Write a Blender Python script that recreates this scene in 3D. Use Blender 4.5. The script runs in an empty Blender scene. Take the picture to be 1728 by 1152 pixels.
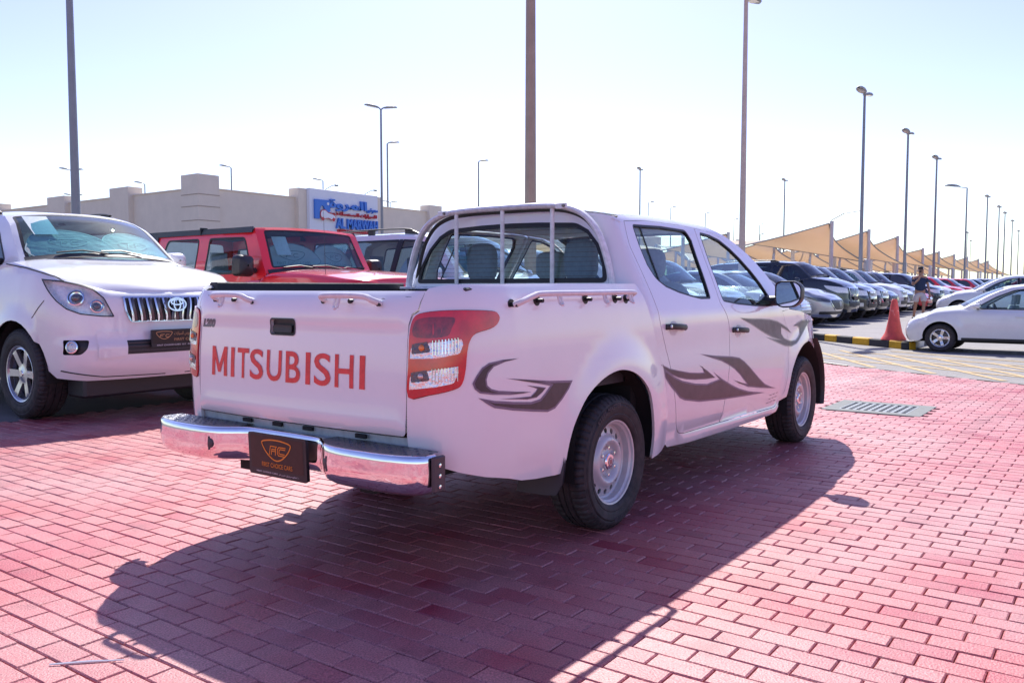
import bpy, bmesh, math, random, bisect
from mathutils import Vector, Matrix
from mathutils.geometry import delaunay_2d_cdt
import numpy as np
random.seed(7)
R = math.radians
scene = bpy.context.scene
COL = scene.collection
# World frame: the pickup stands on the origin (rear axle), heading +x, its left is +y; metres.
# ---------------------------------------------------------------- camera
cam = bpy.data.cameras.new('camera'); camo = bpy.data.objects.new('camera', cam); COL.objects.link(camo)
cam.sensor_width = 36; cam.lens = 29.97; cam.clip_end = 3000; cam.clip_start = .05
camo.location = (-3.7066, -2.9276, 1.2015)
camo.rotation_euler = (R(90-3.55), 0, R(36.05-90))
scene.camera = camo
# ---------------------------------------------------------------- light
SUN_DIR = Vector((.77, .56, 1.0)).normalized()
elev = math.asin(SUN_DIR.z); azim = math.atan2(SUN_DIR.x, SUN_DIR.y)
world = bpy.data.worlds.new('World'); scene.world = world; world.use_nodes = True
wn = world.node_tree
sky = wn.nodes.new('ShaderNodeTexSky'); sky.sky_type = 'NISHITA'; sky.sun_disc = False
sky.sun_elevation = elev; sky.sun_rotation = azim
sky.air_density = 1.0; sky.dust_density = .6; sky.ozone_density = 3; sky.altitude = 0
bg = wn.nodes['Background']; bg.inputs[1].default_value = .103
hs = wn.nodes.new('ShaderNodeHueSaturation'); hs.inputs['Saturation'].default_value = 1.05; hs.inputs['Hue'].default_value = .533
wn.links.new(sky.outputs[0], hs.inputs['Color']); wn.links.new(hs.outputs[0], bg.inputs[0])
sun = bpy.data.lights.new('sun', 'SUN'); sun.energy = 3.6; sun.angle = R(.5); sun.color = (1, .955, .89)
suno = bpy.data.objects.new('sun', sun); COL.objects.link(suno)
suno.rotation_euler = SUN_DIR.to_track_quat('Z', 'Y').to_euler()
scene.view_settings.view_transform = 'Standard'; scene.view_settings.look = 'None'
scene.view_settings.exposure = 1.07; scene.view_settings.gamma = 1
scene.view_settings.use_curve_mapping = False
scene.cycles.max_bounces = 8; scene.cycles.transparent_max_bounces = 16
scene.cycles.glossy_bounces = 4; scene.cycles.transmission_bounces = 6
scene.cycles.caustics_reflective = False; scene.cycles.caustics_refractive = False
# ---------------------------------------------------------------- surface maps (u along the plan outline, v height)
def tab(t, T):
    """smooth (Catmull-Rom / Hermite) table lookup, clamped"""
    if t <= T[0][0]: return T[0][1]
    if t >= T[-1][0]: return T[-1][1]
    for i in range(len(T)-1):
        if t <= T[i+1][0]: break
    x0, y0 = T[i]; x1, y1 = T[i+1]; h = x1-x0
    def sl(k):
        if k == 0: return (T[1][1]-T[0][1])/(T[1][0]-T[0][0])
        if k == len(T)-1: return (T[-1][1]-T[-2][1])/(T[-1][0]-T[-2][0])
        a = (T[k][1]-T[k-1][1])/(T[k][0]-T[k-1][0]); b = (T[k+1][1]-T[k][1])/(T[k+1][0]-T[k][0])
        return 0.0 if a*b <= 0 else 2*a*b/(a+b)
    m0, m1 = sl(i), sl(i+1); s = (t-x0)/h
    return (2*s**3-3*s*s+1)*y0 + (s**3-2*s*s+s)*h*m0 + (3*s*s-2*s**3)*y1 + (s**3-s*s)*h*m1

def lin(t, T):
    if t <= T[0][0]: return T[0][1]
    for a, b in zip(T, T[1:]):
        if t <= b[0]: return a[1]+(b[1]-a[1])*(t-a[0])/(b[0]-a[0])
    return T[-1][1]

def plan_curve(pts, n=24):
    """Catmull-Rom through pts, returned as arc-length table [(s,(x,y))]"""
    P = [(2*pts[0][0]-pts[1][0], 2*pts[0][1]-pts[1][1])]+list(pts)+[(2*pts[-1][0]-pts[-2][0], 2*pts[-1][1]-pts[-2][1])]
    out = []
    for i in range(1, len(P)-2):
        for k in range(n):
            t = k/n
            q = []
            for c in (0, 1):
                a, b, d, e = P[i-1][c], P[i][c], P[i+1][c], P[i+2][c]
                q.append(0.5*(2*b+(d-a)*t+(2*a-5*b+4*d-e)*t*t+(3*b-a-3*d+e)*t**3))
            out.append(tuple(q))
    out.append(tuple(pts[-1]))
    S = [0.0]
    for a, b in zip(out, out[1:]): S.append(S[-1]+math.hypot(b[0]-a[0], b[1]-a[1]))
    return S, out

def on_curve(C, s):
    S, P = C
    if s <= 0: return P[0]
    if s >= S[-1]:
        a, b = P[-2], P[-1]; L = math.hypot(b[0]-a[0], b[1]-a[1]); k = (s-S[-1])/L
        return (b[0]+(b[0]-a[0])*k, b[1]+(b[1]-a[1])*k)
    i = bisect.bisect_right(S, s)-1
    k = (s-S[i])/(S[i+1]-S[i])
    return (P[i][0]+(P[i+1][0]-P[i][0])*k, P[i][1]+(P[i+1][1]-P[i][1])*k)

class Hull:
    """vehicle skin, heading +x; (u,v): u = x along the side, then arc length round the corner to the centre line of
    the front (front=True) or rear.  side=-1 is the right hand side of the vehicle (y<0)"""
    def __init__(self, x0, pts, W, Wref, sgn, lean, flares=()):
        self.x0, self.C, self.W, self.Wref, self.sgn, self.lean, self.fl = x0, plan_curve(pts), W, Wref, sgn, lean, flares
        self.L = self.C[0][-1]
        self.xe = pts[-1][0]
    def __call__(self, u, v):
        d = (u-self.x0)*self.sgn
        if d <= 0: x, y = u, self.C[1][0][1]
        else: x, y = on_curve(self.C, d)
        k = min(1.0, max(0.0, (x-self.x0)/(self.xe-self.x0)))
        k = k*k*(3-2*k)
        w = tab(v, self.W)/self.Wref
        y = y*w
        x = x+self.lean(v)*k*self.sgn
        for cx, cz, r0, r1, amp in self.fl:
            r = math.hypot(x-cx, v-cz)
            if r < r1 and d < 0.3:
                t = max(0.0, min(1.0, (r1-r)/(r1-r0))); y += (-1 if y < 0 else 1)*amp*t*t*(3-2*t)
        return (x, y, v)

# ---- pickup
BED_W = [(.30,.86),(.40,.872),(.55,.885),(.75,.89),(.95,.888),(1.08,.878),(1.15,.868),(1.20,.852),(1.225,.835)]
CAB_W = [(.28,.845),(.34,.862),(.37,.852),(.42,.868),(.55,.884),(.75,.888),(.88,.882),(.98,.884),(1.06,.878),(1.12,.860),(1.25,.805),(1.40,.733),(1.52,.678),(1.58,.650),(1.61,.625),(1.63,.58)]
bed = Hull(-.9, [(-.9,-.888),(-1.05,-.876),(-1.15,-.85),(-1.218,-.80),(-1.250,-.73),(-1.265,-.6),(-1.28,-.3),(-1.285,0)], BED_W, .888, -1,
           lambda z: tab(z, [(.3,-.05),(.4,-.01),(.5,.02),(.62,.038),(.8,.042),(1.0,.03),(1.12,.014),(1.19,-.008),(1.225,-.03)]), [(0,.40,.40,.60,.028)])
cab = Hull(2.75, [(2.75,-.886),(3.05,-.878),(3.3,-.845),(3.48,-.76),(3.60,-.6),(3.67,-.35),(3.69,0)], CAB_W, .886, 1,
           lambda z: tab(z, [(.3,-.05),(.5,.0),(.7,.0),(.9,-.03),(1.05,-.12),(1.12,-.2)]), [(3.0,.39,.40,.60,.025)])
cabR = Hull(.40, [(.40,-.886),(.345,-.882),(.300,-.866),(.265,-.83),(.245,-.77),(.232,-.6),(.226,-.3),(.224,0)], CAB_W, .886, -1, lambda z: tab(z, [(1.0,.01),(1.2,0),(1.4,-.03),(1.6,-.075)]))
# ---- other vehicles
class Body:
    """whole lower body: front and rear Hull joined; the shoulder rounds off below the top line"""
    def __init__(s, fo, ro, hw, W, fr=1.0, rr_=.7, flean=None, rlean=None, top=None, wb=2.7, wr=.37, flare=.02, round_=.09, drop=.045):
        s.fo, s.ro, s.hw, s.wb = fo, ro, hw, wb
        k = fr; F = [(fo-.80*k,-hw),(fo-.52*k,-.985*hw),(fo-.30*k,-.94*hw),(fo-.13*k,-.82*hw),(fo-.05*k,-.62*hw),(fo-.012*k,-.3*hw),(fo,0)]
        k = rr_; Bk = [(ro+.55*k,-hw),(ro+.30*k,-.985*hw),(ro+.13*k,-.93*hw),(ro+.04*k,-.80*hw),(ro+.015*k,-.5*hw),(ro,0)]
        fl = [(0,wr,wr+.04,wr+.22,flare),(-wb,wr,wr+.04,wr+.22,flare)]
        W = [(a, b*hw) for a, b in W]
        s.f = Hull(F[0][0], F, W, hw, 1, flean or (lambda z: 0), fl); s.r = Hull(Bk[0][0], Bk, W, hw, -1, rlean or (lambda z: 0), fl)
        s.uf = s.f.x0+s.f.L; s.ur = s.r.x0-s.r.L; s.mid = -wb*.5
        s.top = [(s.uu(a), b) for a, b in top]; s.round, s.drop = round_, drop
    def uu(s, a):
        if isinstance(a, tuple): return s.f.x0+s.f.L*a[1] if a[0] == 'f' else s.r.x0-s.r.L*a[1]
        return a
    def ztop(s, u): return tab(u, s.top)
    def __call__(s, u, v):
        x, y, z = (s.f if u > s.mid else s.r)(u, v)
        q = 1-(s.ztop(u)-v)/s.round
        if q > 0:
            q = min(q, 1.3); d = s.drop*q*q; n = 1.0
            y = y*(1-d/max(.2, abs(y))*min(1, abs(y)/.3)) if abs(y) > 1e-6 else y
            if u > s.f.x0: x -= d*min(1, (u-s.f.x0)/.5)
            if u < s.r.x0: x += d*min(1, (s.r.x0-u)/.5)
        return (x, y, z)
SUV_W = [(.22,.93),(.32,.955),(.45,.975),(.62,.99),(.80,1.0),(.92,.998),(1.05,.985),(1.18,.96),(1.3,.93)]
def prado_body():
    return Body(.90, -3.88, .94, SUV_W, fr=1.05, rr_=.6, top=[(('r',1),1.14),(('r',.5),1.16),(-3.3,1.19),(-2.2,1.21),(-1.2,1.22),(-.70,1.25),(-.45,1.33),(-.25,1.352),(.05,1.312),(.42,1.262),(.65,1.212),(('f',.52),1.155),(('f',.66),1.10),(('f',.8),1.09),(('f',1),1.095)],
        wb=2.79, wr=.39, flean=lambda z: tab(z, [(.2,-.10),(.35,-.03),(.5,.03),(.62,.03),(.72,-.01),(.85,-.02),(1.0,-.035),(1.1,-.07),(1.2,-.14)]), flare=.03, round_=.05, drop=.022)
def wrangler_body():
    return Body(.72, -3.62, .86, [(.4,.97),(.6,1.0),(1.0,1.0),(1.3,.97)], fr=.35, rr_=.3, top=[(('r',1),1.18),(-3.0,1.20),(-.9,1.21),(-.75,1.27),(-.55,1.285),(.2,1.245),(.5,1.21),(('f',.5),1.18),(('f',1),1.17)],
        wb=3.0, wr=.42, flare=0, round_=.05, drop=.03)
def suv_body():
    return Body(.82, -3.75, .93, SUV_W, fr=.95, rr_=.6, top=[(('r',1),1.05),(('r',.5),1.08),(-3.2,1.12),(-2.0,1.13),(-.9,1.14),(-.6,1.17),(-.35,1.18),(.1,1.15),(.45,1.11),(('f',.4),1.06),(('f',.7),1.01),(('f',1),.99)],
        wb=2.75, wr=.38, flean=lambda z: tab(z, [(.2,-.10),(.35,-.02),(.5,.02),(.65,.02),(.8,-.01),(1.0,-.06),(1.1,-.14)]), flare=.03)
def cross_body():
    return Body(.92, -3.72, .92, SUV_W, fr=1.15, rr_=.7, top=[(('r',1),.98),(('r',.5),1.02),(-3.2,1.06),(-2.0,1.06),(-1.0,1.05),(-.65,1.06),(-.4,1.05),(.1,1.01),(.45,.96),(('f',.4),.89),(('f',.7),.83),(('f',1),.80)],
        wb=2.70, wr=.36, flean=lambda z: tab(z, [(.2,-.12),(.35,-.03),(.5,.02),(.65,.01),(.8,-.06),(.95,-.16)]), flare=.025)
SED_W = [(.15,.94),(.25,.965),(.40,.985),(.60,1.0),(.75,.995),(.88,.975),(.98,.94),(1.1,.9)]
def sedan_body():
    return Body(.80, -3.58, .85, SED_W, fr=1.0, rr_=.8, top=[(('r',1),.93),(('r',.5),.97),(-3.2,1.02),(-2.6,1.00),(-1.8,.96),(-1.0,.93),(-.65,.93),(-.4,.94),(.0,.905),(.3,.865),(('f',.3),.81),(('f',.6),.75),(('f',1),.71)],
        wb=2.60, wr=.335, flean=lambda z: tab(z, [(.15,-.10),(.3,-.02),(.45,.02),(.6,-.02),(.75,-.12),(.9,-.25)]), flare=.022)
# ---------------------------------------------------------------- materials
MAT = {}
def M(name, col=(.8,.8,.8), rough=.5, metal=0, coat=0, spec=.5, noise=0, nscale=8, bump=0, bscale=60, emit=None, alpha=None, dirt=0, dcol=(.25,.2,.17), coat_rough=.03, flake=0):
    if name in MAT: return MAT[name]
    m = bpy.data.materials.new(name); m.use_nodes = True; nt = m.node_tree
    b = nt.nodes['Principled BSDF']
    b.inputs['Base Color'].default_value = (*col, 1); b.inputs['Roughness'].default_value = rough
    b.inputs['Metallic'].default_value = metal; b.inputs['Coat Weight'].default_value = coat
    b.inputs['Coat Roughness'].default_value = coat_rough
    b.inputs['Specular IOR Level'].default_value = spec
    tc = nt.nodes.new('ShaderNodeTexCoord')
    last = None
    if noise or dirt:
        n = nt.nodes.new('ShaderNodeTexNoise'); n.inputs['Scale'].default_value = nscale; n.inputs['Detail'].default_value = 8
        n.inputs['Roughness'].default_value = .65
        nt.links.new(tc.outputs['Object'], n.inputs['Vector'])
        mx = nt.nodes.new('ShaderNodeMix'); mx.data_type = 'RGBA'
        cr = nt.nodes.new('ShaderNodeMapRange'); cr.inputs[1].default_value = .35; cr.inputs[2].default_value = .7
        nt.links.new(n.outputs[0], cr.inputs[0])
        mx.inputs[6].default_value = (*[c*(1-noise) for c in col], 1); mx.inputs[7].default_value = (*[min(1, c*(1+noise*.5)) for c in col], 1)
        nt.links.new(cr.outputs[0], mx.inputs[0])
        last = mx.outputs[2]
        if dirt:   # settled dust that gathers low on the thing
            g = nt.nodes.new('ShaderNodeNewGeometry'); sx = nt.nodes.new('ShaderNodeSeparateXYZ'); nt.links.new(g.outputs['Position'], sx.inputs[0])
            mr = nt.nodes.new('ShaderNodeMapRange'); mr.inputs[1].default_value = .75; mr.inputs[2].default_value = .25; nt.links.new(sx.outputs[2], mr.inputs[0])
            mu = nt.nodes.new('ShaderNodeMath'); mu.operation = 'MULTIPLY'; nt.links.new(mr.outputs[0], mu.inputs[0]); nt.links.new(cr.outputs[0], mu.inputs[1])
            m2 = nt.nodes.new('ShaderNodeMath'); m2.operation = 'MULTIPLY'; nt.links.new(mu.outputs[0], m2.inputs[0]); m2.inputs[1].default_value = dirt
            mx2 = nt.nodes.new('ShaderNodeMix'); mx2.data_type = 'RGBA'; nt.links.new(m2.outputs[0], mx2.inputs[0]); nt.links.new(last, mx2.inputs[6]); mx2.inputs[7].default_value = (*dcol, 1)
            last = mx2.outputs[2]
        nt.links.new(last, b.inputs['Base Color'])
    if bump:
        n2 = nt.nodes.new('ShaderNodeTexNoise'); n2.inputs['Scale'].default_value = bscale; n2.inputs['Detail'].default_value = 4
        nt.links.new(tc.outputs['Object'], n2.inputs['Vector'])
        bp = nt.nodes.new('ShaderNodeBump'); bp.inputs['Strength'].default_value = bump; bp.inputs['Distance'].default_value = .01
        nt.links.new(n2.outputs[0], bp.inputs['Height']); nt.links.new(bp.outputs[0], b.inputs['Normal'])
    if emit: b.inputs['Emission Color'].default_value = (*emit, 1); b.inputs['Emission Strength'].default_value = 1
    MAT[name] = m; return m

def glass(name, tint=(.55,.68,.66), refl=.12, rough=0.0):
    """thin automotive glass: tinted see-through with a Fresnel reflection"""
    if name in MAT: return MAT[name]
    m = bpy.data.materials.new(name); m.use_nodes = True; nt = m.node_tree; nt.nodes.remove(nt.nodes['Principled BSDF'])
    out = nt.nodes['Material Output']
    t = nt.nodes.new('ShaderNodeBsdfTransparent'); t.inputs[0].default_value = (*tint, 1)
    g = nt.nodes.new('ShaderNodeBsdfGlossy'); g.inputs[0].default_value = (.95, .98, 1, 1); g.inputs['Roughness'].default_value = rough
    lw = nt.nodes.new('ShaderNodeLayerWeight'); lw.inputs[0].default_value = .5
    pw = nt.nodes.new('ShaderNodeMath'); pw.operation = 'POWER'; pw.inputs[1].default_value = 4.5; nt.links.new(lw.outputs['Facing'], pw.inputs[0])
    ad = nt.nodes.new('ShaderNodeMath'); ad.operation = 'MULTIPLY_ADD'; ad.use_clamp = True; ad.inputs[1].default_value = .85; ad.inputs[2].default_value = refl
    nt.links.new(pw.outputs[0], ad.inputs[0])
    mx = nt.nodes.new('ShaderNodeMixShader'); nt.links.new(ad.outputs[0], mx.inputs[0]); nt.links.new(t.outputs[0], mx.inputs[1]); nt.links.new(g.outputs[0], mx.inputs[2])
    nt.links.new(mx.outputs[0], out.inputs[0]); MAT[name] = m; return m

# ---------------------------------------------------------------- objects
def obj(name, me, parent=None, mat=None, loc=None, rot=None, scale=None):
    o = bpy.data.objects.new(name, me); COL.objects.link(o)
    if parent: o.parent = parent
    if mat is not None and me is not None and not me.materials: me.materials.append(mat)
    if loc: o.location = loc
    if rot: o.rotation_euler = rot
    if scale: o.scale = (scale,)*3 if isinstance(scale, (int, float)) else scale
    return o
def thing(name, label, cat, loc=(0,0,0), rz=0, group=None, scale=1):
    o = obj(name, None, None, None, loc, (0,0,rz), scale); o.empty_display_size = .2
    o['label'] = label; o['category'] = cat
    if group: o['group'] = group
    return o
def tag(o, label, cat, group=None):
    o['label'] = label; o['category'] = cat
    if group: o['group'] = group
    return o
def kids(o): return [c for c in bpy.data.objects if c.parent == o]
CH = {}
def dup(root, loc, rz, label, group=None, mats=None, scale=None):
    """copy of a thing with copies of parts and sub-parts; mats: {old material name: new material}"""
    if root.name not in CH:
        L1 = kids(root); CH[root.name] = [(c, kids(c)) for c in L1]
    def cp(o, par):
        c = o.copy(); COL.objects.link(c)
        if par: c.parent = par
        if mats and o.type == 'MESH':
            for s in c.material_slots:
                n_ = s.material.name if s.material else None
                if n_ in mats: s.link = 'OBJECT'; s.material = mats[n_]
        return c
    r = cp(root, None); r.location = loc; r.rotation_euler = (0,0,rz); r['label'] = label
    if scale: r.scale = (scale,)*3
    if group: r['group'] = group
    for c, gs in CH[root.name]:
        k = cp(c, r)
        for g in gs: cp(g, k)
    return r
def mesh(name, verts, faces, smooth=True, mat=None, sharp=None):
    me = bpy.data.meshes.new(name); me.from_pydata([tuple(v) for v in verts], [], faces); me.validate(); me.update()
    if smooth: me.shade_smooth()
    if sharp: me.set_sharp_from_angle(angle=R(sharp))
    if mat: me.materials.append(mat)
    return me
class MB:
    """small mesh collector"""
    def __init__(s): s.v = []; s.f = []; s.m = []; s.mats = []
    def add(s, v, f, mat=None):
        b = len(s.v); s.v += [tuple(x) for x in v]; s.f += [tuple(i+b for i in q) for q in f]
        if mat is not None:
            if mat not in s.mats: s.mats.append(mat)
            s.m += [s.mats.index(mat)]*len(f)
        else: s.m += [0]*len(f)
        return s
    def box(s, x0, x1, y0, y1, z0, z1, mat=None, bev=0):
        if bev <= 0:
            v = [(x0,y0,z0),(x1,y0,z0),(x1,y1,z0),(x0,y1,z0),(x0,y0,z1),(x1,y0,z1),(x1,y1,z1),(x0,y1,z1)]
            return s.add(v, [(0,3,2,1),(4,5,6,7),(0,1,5,4),(1,2,6,5),(2,3,7,6),(3,0,4,7)], mat)
        b = bev; v = []; f = []
        rings = [(z0, b), (z0+b, 0), (z1-b, 0), (z1, b)]
        for z, i in rings:
            xa, xb, ya, yb = x0+i, x1-i, y0+i, y1-i
            c = b if i == 0 else b*.3
            v += [(xa+c,ya,z),(xb-c,ya,z),(xb,ya+c,z),(xb,yb-c,z),(xb-c,yb,z),(xa+c,yb,z),(xa,yb-c,z),(xa,ya+c,z)]
        for k in range(3):
            for j in range(8): f.append((k*8+j, k*8+(j+1)%8, (k+1)*8+(j+1)%8, (k+1)*8+j))
        f.append(tuple(range(7,-1,-1))); f.append(tuple(range(24,32)))
        return s.add(v, f, mat)
    def tube(s, pts, r, n=8, mat=None, caps=True, flat=None):
        """round tube along pts (radius r or list); flat=(a,b) gives an oval/rectangular section of half sizes a,b"""
        P = [Vector(p) for p in pts]; rr = r if isinstance(r, (list, tuple)) else [r]*len(P)
        T = []
        for i in range(len(P)):
            a = P[max(0,i-1)]; b = P[min(len(P)-1,i+1)]; T.append((b-a).normalized())
        up = Vector((0,0,1)) if abs(T[0].z) < .9 else Vector((1,0,0))
        N = (up - T[0]*up.dot(T[0])).normalized(); v = []; f = []
        for i, p in enumerate(P):
            N = (N - T[i]*N.dot(T[i])).normalized(); B = T[i].cross(N)
            for k in range(n):
                a = 2*math.pi*k/n + (math.pi/n if n == 4 else 0)
                ca, sa = math.cos(a), math.sin(a)
                if flat: v.append(p + N*ca*flat[0]*(1.414 if n == 4 else 1) + B*sa*flat[1]*(1.414 if n == 4 else 1))
                else: v.append(p + (N*ca + B*sa)*rr[i])
        for i in range(len(P)-1):
            for k in range(n): f.append((i*n+k, i*n+(k+1)%n, (i+1)*n+(k+1)%n, (i+1)*n+k))
        if caps: f.append(tuple(range(n-1,-1,-1))); f.append(tuple(range((len(P)-1)*n, len(P)*n)))
        return s.add(v, f, mat)
    def lathe(s, prof, n=32, axis='y', c=(0,0,0), mat=None, caps=False):
        """prof [(r, h)] turned round an axis through c"""
        v = []; f = []
        for r, h in prof:
            for k in range(n):
                a = 2*math.pi*k/n; p = (r*math.cos(a), r*math.sin(a))
                q = (p[0], h, p[1]) if axis == 'y' else (p[0], p[1], h) if axis == 'z' else (h, p[0], p[1])
                v.append((q[0]+c[0], q[1]+c[1], q[2]+c[2]))
        for i in range(len(prof)-1):
            for k in range(n): f.append((i*n+k, i*n+(k+1)%n, (i+1)*n+(k+1)%n, (i+1)*n+k))
        if caps: f.append(tuple(range(n))); f.append(tuple(range((len(prof)-1)*n, len(prof)*n)))
        return s.add(v, f, mat)
    def grid(s, P, mat=None, close=False):
        """P[i][j] points"""
        n = len(P[0]); v = [p for r in P for p in r]; f = []
        for i in range(len(P)-1):
            for j in range(n-1): f.append((i*n+j, i*n+j+1, (i+1)*n+j+1, (i+1)*n+j))
        return s.add(v, f, mat)
    def sphere(s, c, r, n=12, m=8, sc=(1,1,1), mat=None):
        P = []
        for i in range(m+1):
            t = math.pi*i/m
            P.append([(c[0]+r*sc[0]*math.sin(t)*math.cos(2*math.pi*j/n), c[1]+r*sc[1]*math.sin(t)*math.sin(2*math.pi*j/n), c[2]+r*sc[2]*math.cos(t)) for j in range(n+1)])
        return s.grid(P, mat)
    def pillow(s, c, a, b, d, e=.45, n=18, m=12, mat=None):
        f = lambda t: math.copysign(abs(t)**e, t); P = []
        for i in range(m+1):
            p = math.pi*(i/m-.5)
            P.append([(c[0]+a*f(math.cos(p))*f(math.cos(2*math.pi*j/n)), c[1]+b*f(math.cos(p))*f(math.sin(2*math.pi*j/n)), c[2]+d*f(math.sin(p))) for j in range(n+1)])
        return s.grid(P, mat)
    def mirror(s):
        n = len(s.v); s.v += [(x,-y,z) for x,y,z in s.v]; s.f += [tuple(i+n for i in reversed(q)) for q in s.f]; s.m += s.m; return s
    def me(s, name, smooth=True, mat=None, sharp=35, merge=False):
        me = bpy.data.meshes.new(name); me.from_pydata(s.v, [], s.f)
        if s.mats:
            for x in s.mats: me.materials.append(x)
            me.polygons.foreach_set('material_index', s.m)
        elif mat: me.materials.append(mat)
        bm = bmesh.new(); bm.from_mesh(me)
        if merge: bmesh.ops.remove_doubles(bm, verts=bm.verts, dist=1e-4)
        bmesh.ops.recalc_face_normals(bm, faces=bm.faces)
        bm.to_mesh(me); bm.free()
        if smooth: me.shade_smooth(); me.set_sharp_from_angle(angle=R(sharp))
        me.update(); return me
    def obj(s, name, parent=None, mat=None, smooth=True, sharp=35, merge=False, **k):
        return obj(name, s.me(name, smooth, mat, sharp, merge), parent, None, **k)

# ---------------------------------------------------------------- 2D polygon tools
def rnd(poly, n=5, closed=True):
    """[(u,v) or (u,v,r)] -> polygon with corners rounded by radius r"""
    out = []; N = len(poly)
    for i, p in enumerate(poly):
        r = p[2] if len(p) > 2 else 0
        if r <= 0 or (not closed and i in (0, N-1)): out.append((p[0], p[1])); continue
        a = Vector(poly[i-1][:2]); b = Vector(p[:2]); c = Vector(poly[(i+1)%N][:2])
        d1 = (a-b); d2 = (c-b); l = min(r, d1.length*.49, d2.length*.49)
        s, e = b+d1.normalized()*l, b+d2.normalized()*l
        for k in range(n+1):
            t = k/n; q = s*(1-t)**2 + b*2*t*(1-t) + e*t*t; out.append((q.x, q.y))
    return out
def smooth_poly(pts, n=5, closed=True):
    out = []; N = len(pts); rng = range(N if closed else N-1)
    for i in rng:
        if closed: a, b, d, e = pts[i-1], pts[i], pts[(i+1)%N], pts[(i+2)%N]
        else: a, b, d, e = pts[max(0,i-1)], pts[i], pts[i+1], pts[min(N-1,i+2)]
        for k in range(n):
            t = k/n; out.append(tuple(.5*(2*b[c]+(d[c]-a[c])*t+(2*a[c]-5*b[c]+4*d[c]-e[c])*t*t+(3*b[c]-a[c]-3*d[c]+e[c])*t**3) for c in (0,1)))
    if not closed: out.append(tuple(pts[-1][:2]))
    return out
def circ(cx, cy, r, n=24, a0=0, a1=2*math.pi, ry=None):
    full = abs(a1-a0-2*math.pi) < 1e-6
    return [(cx+r*math.cos(a0+(a1-a0)*k/(n if full else n-1)), cy+(ry or r)*math.sin(a0+(a1-a0)*k/(n if full else n-1))) for k in range(n)]
def area(p): return .5*sum(p[i][0]*p[(i+1)%len(p)][1]-p[(i+1)%len(p)][0]*p[i][1] for i in range(len(p)))
def inset(poly, d):
    """move the outline inwards by d"""
    s = 1 if area(poly) > 0 else -1; out = []; N = len(poly)
    for i in range(N):
        a = Vector(poly[i-1]); b = Vector(poly[i]); c = Vector(poly[(i+1)%N])
        e1 = (b-a); e2 = (c-b)
        if e1.length < 1e-7 or e2.length < 1e-7: out.append(tuple(b)); continue
        e1.normalize(); e2.normalize()
        n1 = Vector((-e1.y, e1.x))*s; n2 = Vector((-e2.y, e2.x))*s; n = n1+n2
        if n.length < 1e-6: n = n1
        n.normalize(); k = max(.35, n.dot(n1)); q = b+n*(d/k); out.append((q.x, q.y))
    return out
def dens(poly, seg):
    out = []; N = len(poly)
    for i in range(N):
        a, b = poly[i], poly[(i+1)%N]; L = math.hypot(b[0]-a[0], b[1]-a[1])
        if L < 1e-6: continue
        k = max(1, int(math.ceil(L/seg)))
        for j in range(k): out.append((a[0]+(b[0]-a[0])*j/k, a[1]+(b[1]-a[1])*j/k))
    return out
def inside(px, py, poly):
    """vectorised even-odd test"""
    c = np.zeros(len(px), bool); P = np.array(poly); Q = np.roll(P, -1, 0)
    for (x0,y0),(x1,y1) in zip(P, Q):
        if y0 == y1: continue
        m = ((y0 > py) != (y1 > py)); c ^= m & (px < (x1-x0)*(py-y0)/(y1-y0)+x0)
    return c
def tri(poly, holes, grid):
    loops = [poly]+list(holes); pts = []; ed = []
    for L in loops:
        b = len(pts); pts += L; ed += [(b+i, b+(i+1)%len(L)) for i in range(len(L))]
    B = np.array(pts); x0,y0 = B.min(0); x1,y1 = B.max(0)
    if grid and (x1-x0) > grid and (y1-y0) > grid*.5:
        gx, gy = np.meshgrid(np.arange(x0+grid*.5, x1, grid), np.arange(y0+grid*.5, y1, grid)); gx = gx.ravel(); gy = gy.ravel()
        ok = inside(gx, gy, poly)
        for h in holes: ok &= ~inside(gx, gy, h)
        gx, gy = gx[ok], gy[ok]
        if len(gx):
            A = np.array([pts[e[0]] for e in ed]); Bq = np.array([pts[e[1]] for e in ed]); dd = np.full(len(gx), 9e9)
            for a, b in zip(A, Bq):
                ab = b-a; l = max(1e-12, ab@ab); t = np.clip(((gx-a[0])*ab[0]+(gy-a[1])*ab[1])/l, 0, 1)
                dd = np.minimum(dd, (gx-a[0]-t*ab[0])**2+(gy-a[1]-t*ab[1])**2)
            k = dd > (grid*.35)**2
            pts = pts+list(zip(gx[k].tolist(), gy[k].tolist()))
    vo, eo, fo, ov, oe, of = delaunay_2d_cdt([Vector(q) for q in pts], ed, [], 0, 1e-7)
    V = np.array([tuple(q) for q in vo]); F = [tuple(q) for q in fo]
    C = np.array([(V[q[0]]+V[q[1]]+V[q[2]])/3 for q in F])
    ok = inside(C[:,0], C[:,1], poly)
    for h in holes: ok &= ~inside(C[:,0], C[:,1], h)
    out = []
    for q, g in zip(F, ok):
        if not g: continue
        a, b, c = V[q[0]], V[q[1]], V[q[2]]
        if (b[0]-a[0])*(c[1]-a[1])-(c[0]-a[0])*(b[1]-a[1]) < 0: q = (q[0], q[2], q[1])
        out.append(q)
    return V, out
def nrm(fn, u, v, e=2e-3):
    n = (Vector(fn(u+e, v))-Vector(fn(u-e, v))).cross(Vector(fn(u, v+e))-Vector(fn(u, v-e)))
    return n.normalized() if n.length > 0 else Vector((0,0,1))
def lift(fn, u, v, off, e=1e-3):
    p = Vector(fn(u, v))
    return p if off == 0 else p+nrm(fn, u, v)*off
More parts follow.
